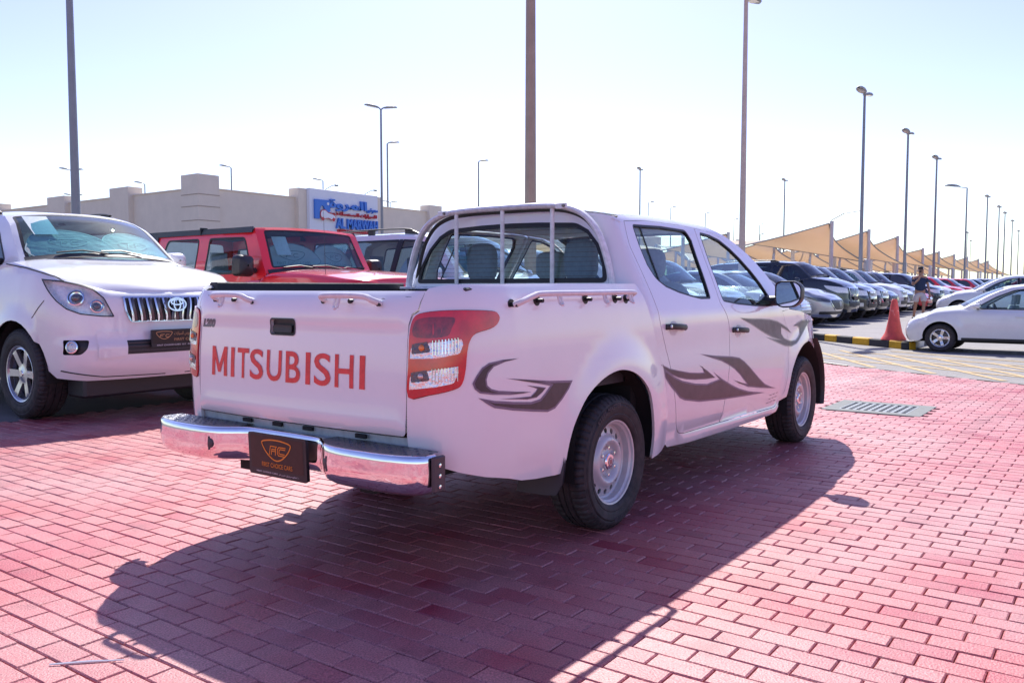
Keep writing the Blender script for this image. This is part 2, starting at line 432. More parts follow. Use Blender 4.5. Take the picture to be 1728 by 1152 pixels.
def skin_data(poly, fn, grid=.06, holes=(), off=0, flange=.012, seg=None, edge=.003, normals=False):
    """outline (and holes) in the map's plane laid on the surface fn; normals follow du x dv"""
    seg = seg or (grid*.6 if grid else .06)
    poly = dens(poly, seg); holes = [dens(h, seg) for h in holes]
    if area(poly) < 0: poly = poly[::-1]
    V, F = tri(poly, holes, grid)
    N = [nrm(fn, a, b) for a, b in V]
    v = [Vector(fn(a, b))+n*off for (a, b), n in zip(V, N)]; f = list(F)
    if flange:
        for L in [poly]+[(h if area(h) < 0 else h[::-1]) for h in holes]:
            b = len(v); n = len(L)
            e = inset(L, edge if L is poly else -edge)
            A = [lift(fn, q[0], q[1], off) for q in L]; B = [lift(fn, q[0], q[1], off-flange) for q in e]
            v += A+B; nn = []
            for i in range(n):
                t = (A[(i+1)%n]-A[i-1]); m = t.cross(B[i]-A[i]); nn.append(-m.normalized() if m.length > 0 else Vector((0,0,1)))
            if nn and flange > 0: pass
            # outward side of the rim: away from the panel
            nn = [(-q) for q in nn]
            for i in range(n):
                j = (i+1) % n; f.append((b+j, b+i, b+n+i, b+n+j))
            m = (A[0]-A[1]).cross(B[0]-A[1])
            if m.dot(nn[0]) < 0: nn = [-q for q in nn]
            N += nn+nn
    return (v, f, N) if normals else (v, f)
def skin(name, poly, fn, mat, parent=None, both=False, mirror=False, **k):
    v, f, N = skin_data(poly, fn, normals=True, **k)
    if mirror or both:
        v2 = [(p[0], -p[1], p[2]) for p in v]; f2 = [tuple(reversed(q)) for q in f]; N2 = [(p[0], -p[1], p[2]) for p in N]
    if both: n = len(v); v = list(v)+v2; f = f+[tuple(i+n for i in q) for q in f2]; N = list(N)+N2
    elif mirror: v, f, N = v2, f2, N2
    me = bpy.data.meshes.new(name); me.from_pydata([tuple(p) for p in v], [], f); me.update(); me.shade_smooth()
    me.normals_split_custom_set_from_vertices([tuple(q) for q in N]); me.materials.append(mat)
    return obj(name, me, parent)
# ---------------------------------------------------------------- lettering
def text_polys(s, size=1, bold=0.0, xs=1.0, align='CENTER', shear=0, space=1.0):
    cu = bpy.data.curves.new('t', 'FONT'); cu.body = s; cu.size = size; cu.align_x = align; cu.align_y = 'CENTER'; cu.offset = bold; cu.shear = shear
    cu.resolution_u = 4; cu.space_character = space
    o = bpy.data.objects.new('t', cu); COL.objects.link(o)
    dg = bpy.context.evaluated_depsgraph_get(); me = bpy.data.meshes.new_from_object(o.evaluated_get(dg))
    v = [(q.co.x*xs, q.co.y) for q in me.vertices]; f = [tuple(q.vertices) for q in me.polygons]
    bpy.data.objects.remove(o); bpy.data.curves.remove(cu); bpy.data.meshes.remove(me)
    return v, f
def letter(name, s, mat, parent, fn, size, off=.002, thick=0, fit=None, **k):
    """flat (or raised) lettering laid on fn(a,b); fit=(w,h) stretches it to that size"""
    v, f = text_polys(s, size, **k)
    if not v: return None
    if fit:
        x0 = min(a for a,b in v); x1 = max(a for a,b in v); y0 = min(b for a,b in v); y1 = max(b for a,b in v)
        v = [((a-(x0+x1)/2)*fit[0]/(x1-x0), (b-(y0+y1)/2)*fit[1]/(y1-y0)) for a,b in v]
    P = [lift(fn, a, b, off) for a, b in v]; F = list(f)
    if thick:
        n = len(P); Q = [lift(fn, a, b, off-thick) for a, b in v]; P = P+Q
        from collections import Counter
        E = Counter()
        for q in f:
            for i in range(len(q)): E[frozenset((q[i], q[(i+1)%len(q)]))] += 1
        for q in f:
            for i in range(len(q)):
                a, b = q[i], q[(i+1)%len(q)]
                if E[frozenset((a,b))] == 1: F.append((b, a, a+n, b+n))
    return obj(name, mesh(name, P, F, False, mat), parent)
def plane_fn(o, ax, ay):
    o = Vector(o); ax = Vector(ax).normalized(); ay = Vector(ay).normalized()
    return lambda u, v: tuple(o+ax*u+ay*v)
def flat_poly(name, poly, fn, mat, parent, off=.002, holes=(), **k):
    return skin(name, poly, fn, mat, parent, off=off, flange=k.pop('flange', 0), holes=holes, **k)
def stroke(pts, w, closed=False):
    """outline polygon(s) of a line of width w: returns list of quads as polygons"""
    out = []; n = len(pts); 
    for i in range(n if closed else n-1):
        a = Vector(pts[i]); b = Vector(pts[(i+1)%n]); d = (b-a)
        if d.length < 1e-6: continue
        d.normalize(); nn = Vector((-d.y, d.x))*w/2; e = d*w*.35
        out.append([tuple(a-nn-e), tuple(b-nn+e), tuple(b+nn+e), tuple(a+nn-e)])
    return out
def strokes(name, lines, w, fn, mat, parent, off=.002):
    """lines: list of (pts, closed)"""
    mb = MB(); k = 0
    for pts, cl in lines:
        for q in stroke(pts, w, cl):
            k += 1; o2 = off+(k % 7)*.00005
            mb.add([lift(fn, a, b, o2) for a, b in q], [(0,1,2,3)])
    me = mesh(name, mb.v, mb.f, False, mat); return obj(name, me, parent)
# ---------------------------------------------------------------- ground
def node_mat(name):
    m = bpy.data.materials.new(name); m.use_nodes = True; MAT[name] = m
    return m, m.node_tree, m.node_tree.nodes['Principled BSDF']
BL, BW, GAPW = .2000, .1000, .0042   # paver pitch along y, along x, joint
def paver_mat():
    m, nt, b = node_mat('red_paver'); N = nt.nodes; L = nt.links
    g = N.new('ShaderNodeNewGeometry')
    def math_(op, a, c=None, v=None):
        n = N.new('ShaderNodeMath'); n.operation = op
        L.new(a, n.inputs[0])
        if c is not None: L.new(c, n.inputs[1])
        if v is not None: n.inputs[1].default_value = v
        return n.outputs[0]
    s = N.new('ShaderNodeSeparateXYZ'); L.new(g.outputs['Position'], s.inputs[0])
    row = math_('FLOOR', math_('DIVIDE', s.outputs[0], v=BW)); md = math_('MODULO', math_('ADD', row, v=1000), v=2)
    col = math_('FLOOR', math_('ADD', math_('DIVIDE', s.outputs[1], v=BL), math_('MULTIPLY', md, v=.5)))
    cb = N.new('ShaderNodeCombineXYZ'); L.new(row, cb.inputs[0]); L.new(col, cb.inputs[1])
    wnz = N.new('ShaderNodeTexWhiteNoise'); wnz.noise_dimensions = '2D'; L.new(cb.outputs[0], wnz.inputs['Vector'])
    ramp = N.new('ShaderNodeValToRGB'); L.new(wnz.outputs['Value'], ramp.inputs[0])
    e = ramp.color_ramp.elements; e[0].color = (.44,.10,.105,1); e[1].color = (.53,.16,.155,1)
    x = e.new(.5); x.color = (.49,.13,.13,1); x = e.new(.05); x.color = (.38,.045,.07,1)
    n1 = N.new('ShaderNodeTexNoise'); n1.inputs['Scale'].default_value = 1.1; n1.inputs['Detail'].default_value = 5; L.new(g.outputs['Position'], n1.inputs['Vector'])
    n2 = N.new('ShaderNodeTexNoise'); n2.inputs['Scale'].default_value = 170; n2.inputs['Detail'].default_value = 3; L.new(g.outputs['Position'], n2.inputs['Vector'])
    mr = N.new('ShaderNodeMapRange'); L.new(n1.outputs[0], mr.inputs[0]); mr.inputs[1].default_value = .38; mr.inputs[2].default_value = .66; mr.inputs[3].default_value = 0; mr.inputs[4].default_value = .85
    mx = N.new('ShaderNodeMix'); mx.data_type = 'RGBA'; L.new(mr.outputs[0], mx.inputs[0]); L.new(ramp.outputs[0], mx.inputs[6]); mx.inputs[7].default_value = (.50,.27,.26,1)
    mr2 = N.new('ShaderNodeMapRange'); L.new(n2.outputs[0], mr2.inputs[0]); mr2.inputs[1].default_value = .3; mr2.inputs[2].default_value = .7; mr2.inputs[3].default_value = .55; mr2.inputs[4].default_value = 1.35
    n4 = N.new('ShaderNodeTexNoise'); n4.inputs['Scale'].default_value = .55; n4.inputs['Detail'].default_value = 7; n4.inputs['Roughness'].default_value = .7; L.new(g.outputs['Position'], n4.inputs['Vector'])
    r4 = N.new('ShaderNodeMapRange'); L.new(n4.outputs[0], r4.inputs[0]); r4.inputs[1].default_value = .52; r4.inputs[2].default_value = .62; r4.inputs[3].default_value = 0; r4.inputs[4].default_value = .55
    m4 = N.new('ShaderNodeMix'); m4.data_type = 'RGBA'; L.new(r4.outputs[0], m4.inputs[0]); L.new(mx.outputs[2], m4.inputs[6]); m4.inputs[7].default_value = (.50,.05,.08,1)
    n5 = N.new('ShaderNodeTexNoise'); n5.inputs['Scale'].default_value = 3.1; n5.inputs['Detail'].default_value = 6; L.new(g.outputs['Position'], n5.inputs['Vector'])
    r5 = N.new('ShaderNodeMapRange'); L.new(n5.outputs[0], r5.inputs[0]); r5.inputs[1].default_value = .60; r5.inputs[2].default_value = .74; r5.inputs[3].default_value = 0; r5.inputs[4].default_value = .5
    m5 = N.new('ShaderNodeMix'); m5.data_type = 'RGBA'; L.new(r5.outputs[0], m5.inputs[0]); L.new(m4.outputs[2], m5.inputs[6]); m5.inputs[7].default_value = (.16,.06,.07,1)
    tm = N.new('ShaderNodeMapping'); tm.inputs['Scale'].default_value = (.10,1.9,1); tm.inputs['Rotation'].default_value = (0,0,.25); L.new(g.outputs['Position'], tm.inputs['Vector'])
    n6 = N.new('ShaderNodeTexNoise'); n6.inputs['Scale'].default_value = 1.6; n6.inputs['Detail'].default_value = 5; L.new(tm.outputs[0], n6.inputs['Vector'])
    r6 = N.new('ShaderNodeMapRange'); L.new(n6.outputs[0], r6.inputs[0]); r6.inputs[1].default_value = .56; r6.inputs[2].default_value = .70; r6.inputs[3].default_value = 0; r6.inputs[4].default_value = .32
    m6 = N.new('ShaderNodeMix'); m6.data_type = 'RGBA'; L.new(r6.outputs[0], m6.inputs[0]); L.new(m5.outputs[2], m6.inputs[6]); m6.inputs[7].default_value = (.17,.085,.085,1)
    mx = m6
    vm = N.new('ShaderNodeVectorMath'); vm.operation = 'SCALE'; L.new(mx.outputs[2], vm.inputs[0]); L.new(mr2.outputs[0], vm.inputs['Scale'])
    L.new(vm.outputs[0], b.inputs['Base Color'])
    b.inputs['Roughness'].default_value = .5; b.inputs['Specular IOR Level'].default_value = .5
    mr3 = N.new('ShaderNodeMapRange'); L.new(n1.outputs[0], mr3.inputs[0]); mr3.inputs[3].default_value = .36; mr3.inputs[4].default_value = .62; L.new(mr3.outputs[0], b.inputs['Roughness'])
    bp = N.new('ShaderNodeBump'); bp.inputs['Strength'].default_value = .8; bp.inputs['Distance'].default_value = .004
    n3 = N.new('ShaderNodeTexNoise'); n3.inputs['Scale'].default_value = 120; n3.inputs['Detail'].default_value = 4; L.new(g.outputs['Position'], n3.inputs['Vector'])
    L.new(n3.outputs[0], bp.inputs['Height']); L.new(bp.outputs[0], b.inputs['Normal'])
    return m
PAV = paver_mat()
JOINT = M('joint_sand', (.15,.06,.055), .95, noise=.4, nscale=60, bump=.5, bscale=200)
ASPH = M('asphalt', (.27,.255,.24), .85, noise=.16, nscale=1.6, bump=.5, bscale=220)
ASPH2 = M('lot_asphalt', (.27,.25,.245), .85, noise=.14, nscale=1.2, bump=.4, bscale=200)
# edge of the paving: line through (10.32,1.05) and (8.73,-1.85)
EA = Vector((10.35,1.1)); ED = Vector((-1.59,-2.9)).normalized(); EN = Vector((-ED.y, ED.x))   # EN points away from the paving (+x)
if EN.x < 0: EN = -EN
def side_of(x, y): return (x-EA.x)*EN.x+(y-EA.y)*EN.y     # >0 beyond the paving
GR_ = (4.95,5.82,-1.33,-.46)   # drain frame x0,x1,y0,y1
def sheet(name, pts, z, mat, kind='structure', parent=None):
    me = bpy.data.meshes.new(name); bm = bmesh.new(); vs = [bm.verts.new((x,y,z)) for x,y in pts]; bm.faces.new(vs); bmesh.ops.recalc_face_normals(bm, faces=bm.faces)
    for f in bm.faces:
        if f.normal.z < 0: f.normal_flip()
    bm.to_mesh(me); bm.free(); o = obj(name, me, parent, mat)
    if kind: o['kind'] = kind
    return o
sheet('ground', [(-900,-900),(2500,-900),(2500,1800),(-900,1800)], -.06, M('sandy_ground', (.42,.36,.30), .95, noise=.2, nscale=.05))
pv = sheet('pavement', [tuple(EA-ED*22), tuple(EA+ED*26), (-16,-22), (-16,22)], -.012, JOINT)
sheet('outer_paving', [(-60,-60), (-60,5.2), (-14,5.2), (-14,-14), (14,-14), (30,-60)], -.002, PAV)
def paver_mesh(seed, L=None):
    rg = random.Random(seed); l = (L or BL)-GAPW; w = BW-GAPW; mb = MB(); b = .0045; t = .0; dz = [rg.uniform(-.0012,.0012) for _ in range(4)]
    hx, hy = w/2, l/2
    lo = [(-hx,-hy,-.03),(hx,-hy,-.03),(hx,hy,-.03),(-hx,hy,-.03)]
    mi = [(-hx,-hy,-.005),(hx,-hy,-.005),(hx,hy,-.005),(-hx,hy,-.005)]
    up = [(-hx+b,-hy+b,dz[0]),(hx-b,-hy+b,dz[1]),(hx-b,hy-b,dz[2]),(-hx+b,hy-b,dz[3])]
    return lo+mi+up, [(8,9,10,11)]+[(i,(i+1)%4,4+(i+1)%4,4+i) for i in range(4)]+[(4+i,4+(i+1)%4,8+(i+1)%4,8+i) for i in range(4)]
def build_pavers():
    cx, cy = camo.location.x, camo.location.y; fw = Vector((math.cos(R(36.05)), math.sin(R(36.05)))); lf = Vector((-fw.y, fw.x))
    near = []; far = []; outer = []
    for r in range(int(-14/BW), int(13.5/BW)):
        for c in range(int(-14/BL), int(8/BL)):
            x = (r+.5)*BW; y = (c+.5-(.5 if (r % 2) else 0))*BL
            if side_of(x, y) > -.07 or (x < 9.5 and y > 5.3) or y > 8: continue
            if GR_[0]-.02 < x < GR_[1]+.02 and GR_[2]-.06 < y < GR_[3]+.06: continue
            d = Vector((x-cx, y-cy)); dp = d.dot(fw); la = d.dot(lf)
            if dp < 1.3 or abs(la) > dp*.62+1.2: outer.append((x, y)); continue
            vis = dp > 1.75 and abs(la) < dp*.6+.05
            (near if vis else far).append((dp*dp+la*la*.3, x, y))
    near.sort(); pc = near[:300]; rest = near[300:]+far
    meshes = []
    for s in range(8):
        v, f = paver_mesh(s); meshes.append(mesh('paver', v, f, False, PAV))
    rg = random.Random(5)
    for _, x, y in pc:
        o = obj('paver', rg.choice(meshes), pv, None, (x, y, rg.uniform(-.0015,.0015)), (rg.uniform(-.006,.006), rg.uniform(-.008,.008), rg.uniform(-.006,.006)))
    V = []; F = []
    base = [paver_mesh(s) for s in range(8)]
    for _, x, y in rest:
        v, f = rg.choice(base); b = len(V); a, c_, z = rg.uniform(-.006,.006), rg.uniform(-.008,.008), rg.uniform(-.0015,.0015)
        V += [(x+p[0], y+p[1], p[2]+z+a*p[1]-c_*p[0]) for p in v]; F += [tuple(i+b for i in q) for q in f]
    for x, y in outer:
        b = len(V); a, c_ = (BW-GAPW)/2, (BL-GAPW)/2; V += [(x-a,y-c_,0),(x+a,y-c_,0),(x+a,y+c_,0),(x-a,y+c_,0)]; F.append((b,b+1,b+2,b+3))
    o = obj('paver_field', mesh('paver_field', V, F, False, PAV), pv); o['kind'] = 'stuff'
build_pavers()
# ---------------------------------------------------------------- shared vehicle materials
PAINT = M('white_paint', (.84,.84,.845), .22, coat=1, noise=.025, nscale=3, dirt=.28, bump=.004, bscale=2.5, dcol=(.45,.38,.32))
BLK = M('black_plastic', (.022,.022,.025), .45, bump=.1, bscale=300)
DARK = M('underbody_black', (.012,.012,.013), .8)
RUB = M('window_rubber', (.012,.012,.014), .5)
TYRE = M('tyre_rubber', (.022,.021,.024), .68, noise=.35, nscale=14, dirt=.5, dcol=(.10,.07,.07), bump=.15, bscale=90)
STEEL = M('wheel_silver', (.68,.69,.70), .38, metal=.25, noise=.12, nscale=30, dirt=.4, dcol=(.3,.2,.18))
CHROME = M('chrome', (.86,.87,.89), .035, metal=1, bump=.35, bscale=4)
CHR2 = M('bright_chrome', (.85,.86,.88), .08, metal=1)
GLS = glass('window_glass', (.82,.95,.96), .05)
GLSD = glass('tinted_glass', (.36,.47,.49), .08)
LENSC = glass('clear_lens', (.93,.95,.96), .05)
RACKP = M('chipped_white_paint', (.82,.83,.84), .4, coat=.3, noise=.22, nscale=26)
SEAT = M('seat_cloth', (.30,.36,.39), .9, noise=.15, nscale=40)
DASH = M('dashboard', (.03,.035,.04), .7)
REDP = M('red_lettering', (.80,.075,.065), .5, noise=.22, nscale=30)

def wheel_hull(name, parent, loc, flip, r=.337, rr=.211, w=.205, kind='steel', mats=None, tread=110, lod=0, spokes=5):
    """wheel standing in the xz plane, outer face towards -y (flip: +y)"""
    key = (r, rr, w, kind, lod, spokes)
    if key not in WH:
        n = tread if lod == 0 else 28
        mb = MB(); P = []
        prof = [(rr-.004,-.02),(rr+.004,-.004),(rr+.012,.002),(rr+.030,.006),(rr+.034,.004),(rr+.05,.009),((rr+r)/2+.01,.011),(r-.045,.004),(r-.040,.006),(r-.028,.002),(r-.020,-.004),(r-.009,-.012),(r-.001,-.026),(r,-.034),(r+.001,-.062),(r-.008,-.064),(r-.008,-.074),(r+.002,-.076),(r+.002,-w/2+.004),(r-.007,-w/2+.003)]
        prof = prof+[(a,-w-b) for a,b in prof[::-1]]
        nn = n*2 if lod == 0 else n
        rows = []
        for i,(a,hh) in enumerate(prof):
            row = []
            for k in range(nn+1):
                t = 2*math.pi*k/nn; q = a
                if lod == 0 and 10 <= i <= 14 and (k % 4) < 1: q = a-.008
                if lod == 0 and len(prof)-15 <= i <= len(prof)-11 and (k % 4) < 1: q = a-.008
                row.append((q*math.cos(t), -hh, q*math.sin(t)))
            rows.append(row)
        mb.grid(rows); ty = mb.me('tyre', True, TYRE, 28)
        mb = MB()
        if kind == 'steel':
            dep = lambda q: tab(q, [(0,-.03),(.028,-.032),(.05,-.052),(.075,-.058),(.092,-.038),(.108,-.030),(.122,-.036),(.138,-.056),(.165,-.062),(.178,-.066)])
            fn = lambda u, v: (u, -dep(math.hypot(u, v)), v)
            holes = []
            for k in range(16):
                a = 2*math.pi*k/16; c, s_ = math.cos(a), math.sin(a)
                h = circ(0, 0, .0145, 10, ry=.019); holes.append([( .155*c + x*c*1.0 - y*s_*.8, .155*s_ + x*s_ + y*c*.8) for x, y in h])
            v, f = skin_data(circ(0,0,.178,64), lambda a,b: (a, -dep(math.hypot(a,b)), b), grid=.0085, holes=holes, flange=.012, seg=.010)
            v = [(p[0], -p[1]*-1, p[2]) for p in v]
            mb.add(v, f, STEEL)
            mb.lathe([(.178,.066),(.186,.06),(.190,.03),(.200,.022),(.203,.012),(.211,.009),(.214,.012),(.214,.03),(.205,.04)], 64, mat=STEEL)
            mb.lathe([(.0,.10),(.186,.10)], 32, mat=DARK); mb.lathe([(.02,.030),(.036,.032),(.041,.037),(.043,.05),(.043,.058)], 24, mat=CHR2)
            for k in range(6):
                a = 2*math.pi*(k+.5)/6; mb.lathe([(.0,.036),(.009,.038),(.0105,.045),(.0105,.06)], 6, c=(.068*math.cos(a), 0, .068*math.sin(a)), mat=CHR2)
            mb.lathe([(0,.0285),(.022,.029),(.024,.031)], 20, mat=M('hub_cap_red',(.42,.16,.16),.4))
            mb.lathe([(.014,.0275),(.0175,.0275)], 20, mat=PAINT)
        else:
            R0 = rr-.012
            SIL = MAT['alloy_silver']
            holes = []
            for k in range(spokes):
                a = 2*math.pi*(k+.5)/spokes; hw = math.pi/spokes
                sw = .22 if kind == 'alloy' else .12
                outer = [(R0*.92*math.cos(a+t), R0*.92*math.sin(a+t)) for t in np.linspace(-hw*(1-sw*1.3), hw*(1-sw*1.3), 9)]
                inner = [(R0*.36*math.cos(a+t), R0*.36*math.sin(a+t)) for t in np.linspace(hw*.34, -hw*.34, 4)]
                holes.append(rnd([(x, y, .012) if i in (0,8) else (x, y) for i,(x,y) in enumerate(outer)]+inner, 3))
            dep = lambda q: tab(q, [(0,.018),(.04,.018),(.06,.032),(R0*.7,.020),(R0*.93,.014),(R0,.02)])
            v, f = skin_data(circ(0,0,R0,40), lambda a,b: (a, dep(math.hypot(a,b)), b), grid=.03, holes=holes, flange=.03, seg=.02)
            mb.add(v, f, SIL)
            mb.lathe([(R0,.02),(R0+.003,.006),(rr,.002),(rr+.004,.01),(rr-.01,.05),(rr-.02,.12)], 40, mat=SIL)
            mb.lathe([(rr-.03,.09),(.05,.07)], 30, mat=M('brake_disc',(.12,.11,.11),.5,metal=.7))
            mb.lathe([(0,.012),(.026,.013),(.03,.02)], 16, mat=CHR2)
        WH[key] = (ty, mb.me('rim', True, None, 30))
    ty, rim = WH[key]
    wo = obj('wheel', None, parent, None, loc, (0,0,math.pi if flip else 0))
    obj('tyre', ty, wo); obj('rim', rim, wo)
    return wo
WH = {}
M('alloy_silver', (.62,.63,.66), .25, metal=.85, coat=.3)

# ---------------------------------------------------------------- the pickup
def build_truck():
    T = thing('pickup_truck', 'white double cab pickup with red lettering on its tailgate and a chrome step bumper', 'pickup truck', (0,0,0))
    uc = -.9-bed.L
    def bf(u, v):
        if u >= uc: return bed(u, v)
        x, y, z = bed(2*uc-u, v); return (x, -y, z)
    lamp = smooth_poly([(-1.366,.782),(-1.368,.90),(-1.368,1.0),(-1.360,1.06),(-1.345,1.092),(-1.318,1.107),(-1.245,1.117),(-1.132,1.119),(-1.008,1.113),(-.982,1.103),(-.972,1.083),(-.990,1.057),(-1.025,1.042),(-1.095,1.027),(-1.125,1.0),(-1.137,.955),(-1.142,.89),(-1.155,.835),(-1.186,.814),(-1.277,.794)], 3)
    arch = [(.36,.30),(.362,.40),(.345,.487),(.295,.639),(.22,.72),(.12,.775),(0,.803),(-.109,.80),(-.229,.768),(-.345,.705),(-.43,.61),(-.475,.52),(-.495,.42),(-.50,.375)]
    arch = smooth_poly(arch, 4, False)
    side = [(-1.302,1.189),(-1.285,1.203,.01),(-1.21,1.217),(-.45,1.224),(.255,1.226,.01),(.262,1.205),(.323,1.10),(.412,.886),(.487,.767),(.527,.632),(.554,.506),(.556,.345),(.50,.318),(.40,.306)]
    low = [(-.56,.372),(-.70,.382),(-.814,.396),(-.902,.42),(-1.05,.452),(-1.161,.485),(-1.28,.528,.02),(-1.368,.552,.02),(-1.377,.632),(-1.3745,.779),(-1.3755,1.0),(-1.368,1.06),(-1.352,1.098),(-1.325,1.114),(-1.318,1.149)]
    P = rnd(side)+arch+rnd(low)
    for mir in (False, True):
        skin('bed_side', P, bed, PAINT, T, mirror=mir, grid=.05, holes=[lamp], flange=.016)
        # lamp
        lp = skin('tail_lamp', inset(lamp, .003), bed, M('red_lens', (.66,.004,.018), .12, coat=1, noise=.25, nscale=14), T, mirror=mir, off=.008, flange=.03, grid=.03)
        lp['label'] = 'red tail lamp with two clear windows'
        skin('lamp_seal', lamp, bed, M('dark_red_seal', (.12,.01,.015), .4), lp, mirror=mir, off=.001, flange=.02, grid=.05, holes=[inset(lamp, .010)])
        refl_patch = smooth_poly([(-1.345,1.02),(-1.338,1.072),(-1.30,1.088),(-1.22,1.092),(-1.185,1.085),(-1.20,1.045),(-1.215,1.02),(-1.28,1.012)], 3)  # dark reflection in the upper lens, painted on as a deeper red patch
        skin('lens_reflection', refl_patch, bed, M('dark_reflection_red', (.30,.006,.014), .2, coat=1, noise=.6, nscale=30), lp, mirror=mir, off=.0086, flange=0, grid=.03)
        for Q, am in (([(-1.357,.932),(-1.355,.97,.01),(-1.338,.986,.01),(-1.162,1.008,.008),(-1.157,.985),(-1.170,.952,.01),(-1.254,.936)], 1), ([(-1.357,.814),(-1.355,.862,.01),(-1.334,.879,.01),(-1.176,.904,.008),(-1.173,.88),(-1.189,.84,.01),(-1.256,.827)], 0)):
            q = rnd(Q)
            w_ = skin('clear_window', q, bed, M('lamp_reflector', (.82,.80,.80), .22, metal=.85, bump=.8, bscale=45), lp, mirror=mir, off=.0095, flange=.006, grid=.02)
            zc = sum(b for a,b in q)/len(q)
            dk = rnd([(-1.350,zc-.026,.008),(-1.350,zc+.012,.008),(-1.285,zc+.024,.008),(-1.272,zc-.016,.012)])
            skin('bulb_cavity', dk, bed, M('cavity_chrome', (.16,.14,.15), .15, metal=.7, bump=.9, bscale=60), w_, mirror=mir, off=.0102, flange=0, grid=.02)
            mb = MB()
            for k in range(9):
                ua = -1.265+.011*k; L = [lift(bed, ua, zc-.028+.10*(ua+1.265)+z_, .0105) for z_ in (0,.014,.028,.042,.056)]
                if mir: L = [Vector((p.x,-p.y,p.z)) for p in L]
                mb.tube(L, .0022, 4)
            mb.obj('reflector_rib', w_, CHR2)
            c = lift(bed, -1.308, zc+.0, .008)
            if mir: c = Vector((c.x,-c.y,c.z))
            mb = MB(); mb.sphere(c, .013, 12, 8); mb.obj('bulb', w_, M('amber_bulb', (.85,.25,.04), .2, coat=1) if am else M('clear_bulb', (.7,.55,.5), .1, metal=.6))
            for k in range(4):
                pass
    # tailgate
    tl = 2*uc
    g = [(-1.382,.628,.02),(-1.3795,.85),(-1.380,1.0),(-1.373,1.062),(-1.357,1.104),(-1.330,1.120),(-1.323,1.149),(-1.302,1.192)]
    gate = g+[(tl-a,b,*c) for a,b,*c in g[::-1]]
    gate = rnd([(q[0],q[1],q[2]) if len(q) > 2 else q for q in gate])
    tz = [(.62,.0),(.655,.012),(.70,.004),(.80,-.004),(1.03,-.004),(1.07,.003),(1.12,.005),(1.17,.0),(1.195,-.016)]
    def gf(u, v):
        p = Vector(bf(u, v)); k = tab(v, tz); w = min(1, max(0, (abs(p.y)*-1+.72)/.1)); p.x -= k*w; return tuple(p)
    hp = rnd([(uc-.075+.003,1.005,.012),(uc+.085,1.005,.012),(uc+.085,1.068,.012),(uc-.072,1.068,.012)])
    hc = uc-.07
    hp = [(a-.052, b) for a, b in hp]
    tg = skin('tailgate', gate, gf, PAINT, T, grid=.045, holes=[hp], flange=.02)
    hd = skin('handle', inset(hp, .002), gf, BLK, tg, off=-.012, flange=.02, grid=.03)
    hx = sum(a for a,b in hp)/len(hp)
    skin('handle_lever', rnd([(hx-.062,1.012,.008),(hx+.062,1.012,.008),(hx+.062,1.045,.008),(hx-.062,1.045,.008)]), gf, BLK, tg, off=.004, flange=.014, grid=.03)
    skin('handle_bezel', [(a,b) for a,b in inset(hp,-.006)], gf, BLK, tg, off=.003, flange=.004, grid=.04, holes=[inset(hp,.001)])
    # lettering: u grows towards the right hand side of the truck, i.e. rightwards as seen from behind
    hgt = .135
    boxes = [('M',-2.613,-2.490),('I',-2.459,-2.432),('T',-2.407,-2.322),('S',-2.312,-2.217),('U',-2.192,-2.091),('B',-2.063,-1.970),('I',-1.936,-1.907),('S',-1.883,-1.784),('H',-1.760,-1.655),('I',-1.622,-1.592)]
    mb = MB()
    for ch, a, b in boxes:
        v, f = text_polys(ch, 1, bold=.012) if ch != 'M' else ([(0,0),(.2,0),(.2,.62),(.42,.12),(.58,.12),(.8,.62),(.8,0),(1,0),(1,1),(.8,1),(.5,.36),(.2,1),(0,1)], [(0,1,2,11,12),(2,3,10,11),(3,4,10),(4,5,9,10),(5,6,7,8,9)])
        x0 = min(q[0] for q in v); x1 = max(q[0] for q in v); y0 = min(q[1] for q in v); y1 = max(q[1] for q in v)
        P_ = [(a+(b-a)*(q[0]-x0)/(x1-x0), .866+hgt*((q[1]-y0)/(y1-y0)-.5)) for q in v]
        # cut long faces so that they follow the curved gate
        mb.add([lift(gf, p_[0], p_[1], .0028) for p_ in P_], f)
    obj('lettering', mesh('lettering', mb.v, mb.f, False, REDP), tg)
    u0 = -2.655
    letter('model_badge', 'L200', M('badge_grey', (.13,.13,.14), .3), tg, lambda a,b: gf(u0+a, 1.040+b), .06, off=.003, thick=.0015, fit=(.105,.040), shear=.25, bold=.004)
    # valance below the gate
    va = [(-1.36,.53),(-1.37,.618),(tl+1.37,.618),(tl+1.36,.53)]
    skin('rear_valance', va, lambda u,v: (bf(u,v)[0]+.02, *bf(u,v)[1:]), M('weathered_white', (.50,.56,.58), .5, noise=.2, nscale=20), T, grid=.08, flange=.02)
    mb = MB()
    for y in (.09,-.11,.30,-.43): mb = MB(); mb.box(-1.315,-1.305,y-.03,y+.03,.600,.617); mb.obj('drain_slot', T, DARK)
    for y in (.66,.63,.60,-.62,-.65,-.68): mb = MB(); mb.lathe([(0,-1.299),(.006,-1.2985),(.006,-1.26)], 8, 'x', (0,y,.575)); mb.obj('plug', T, DARK)
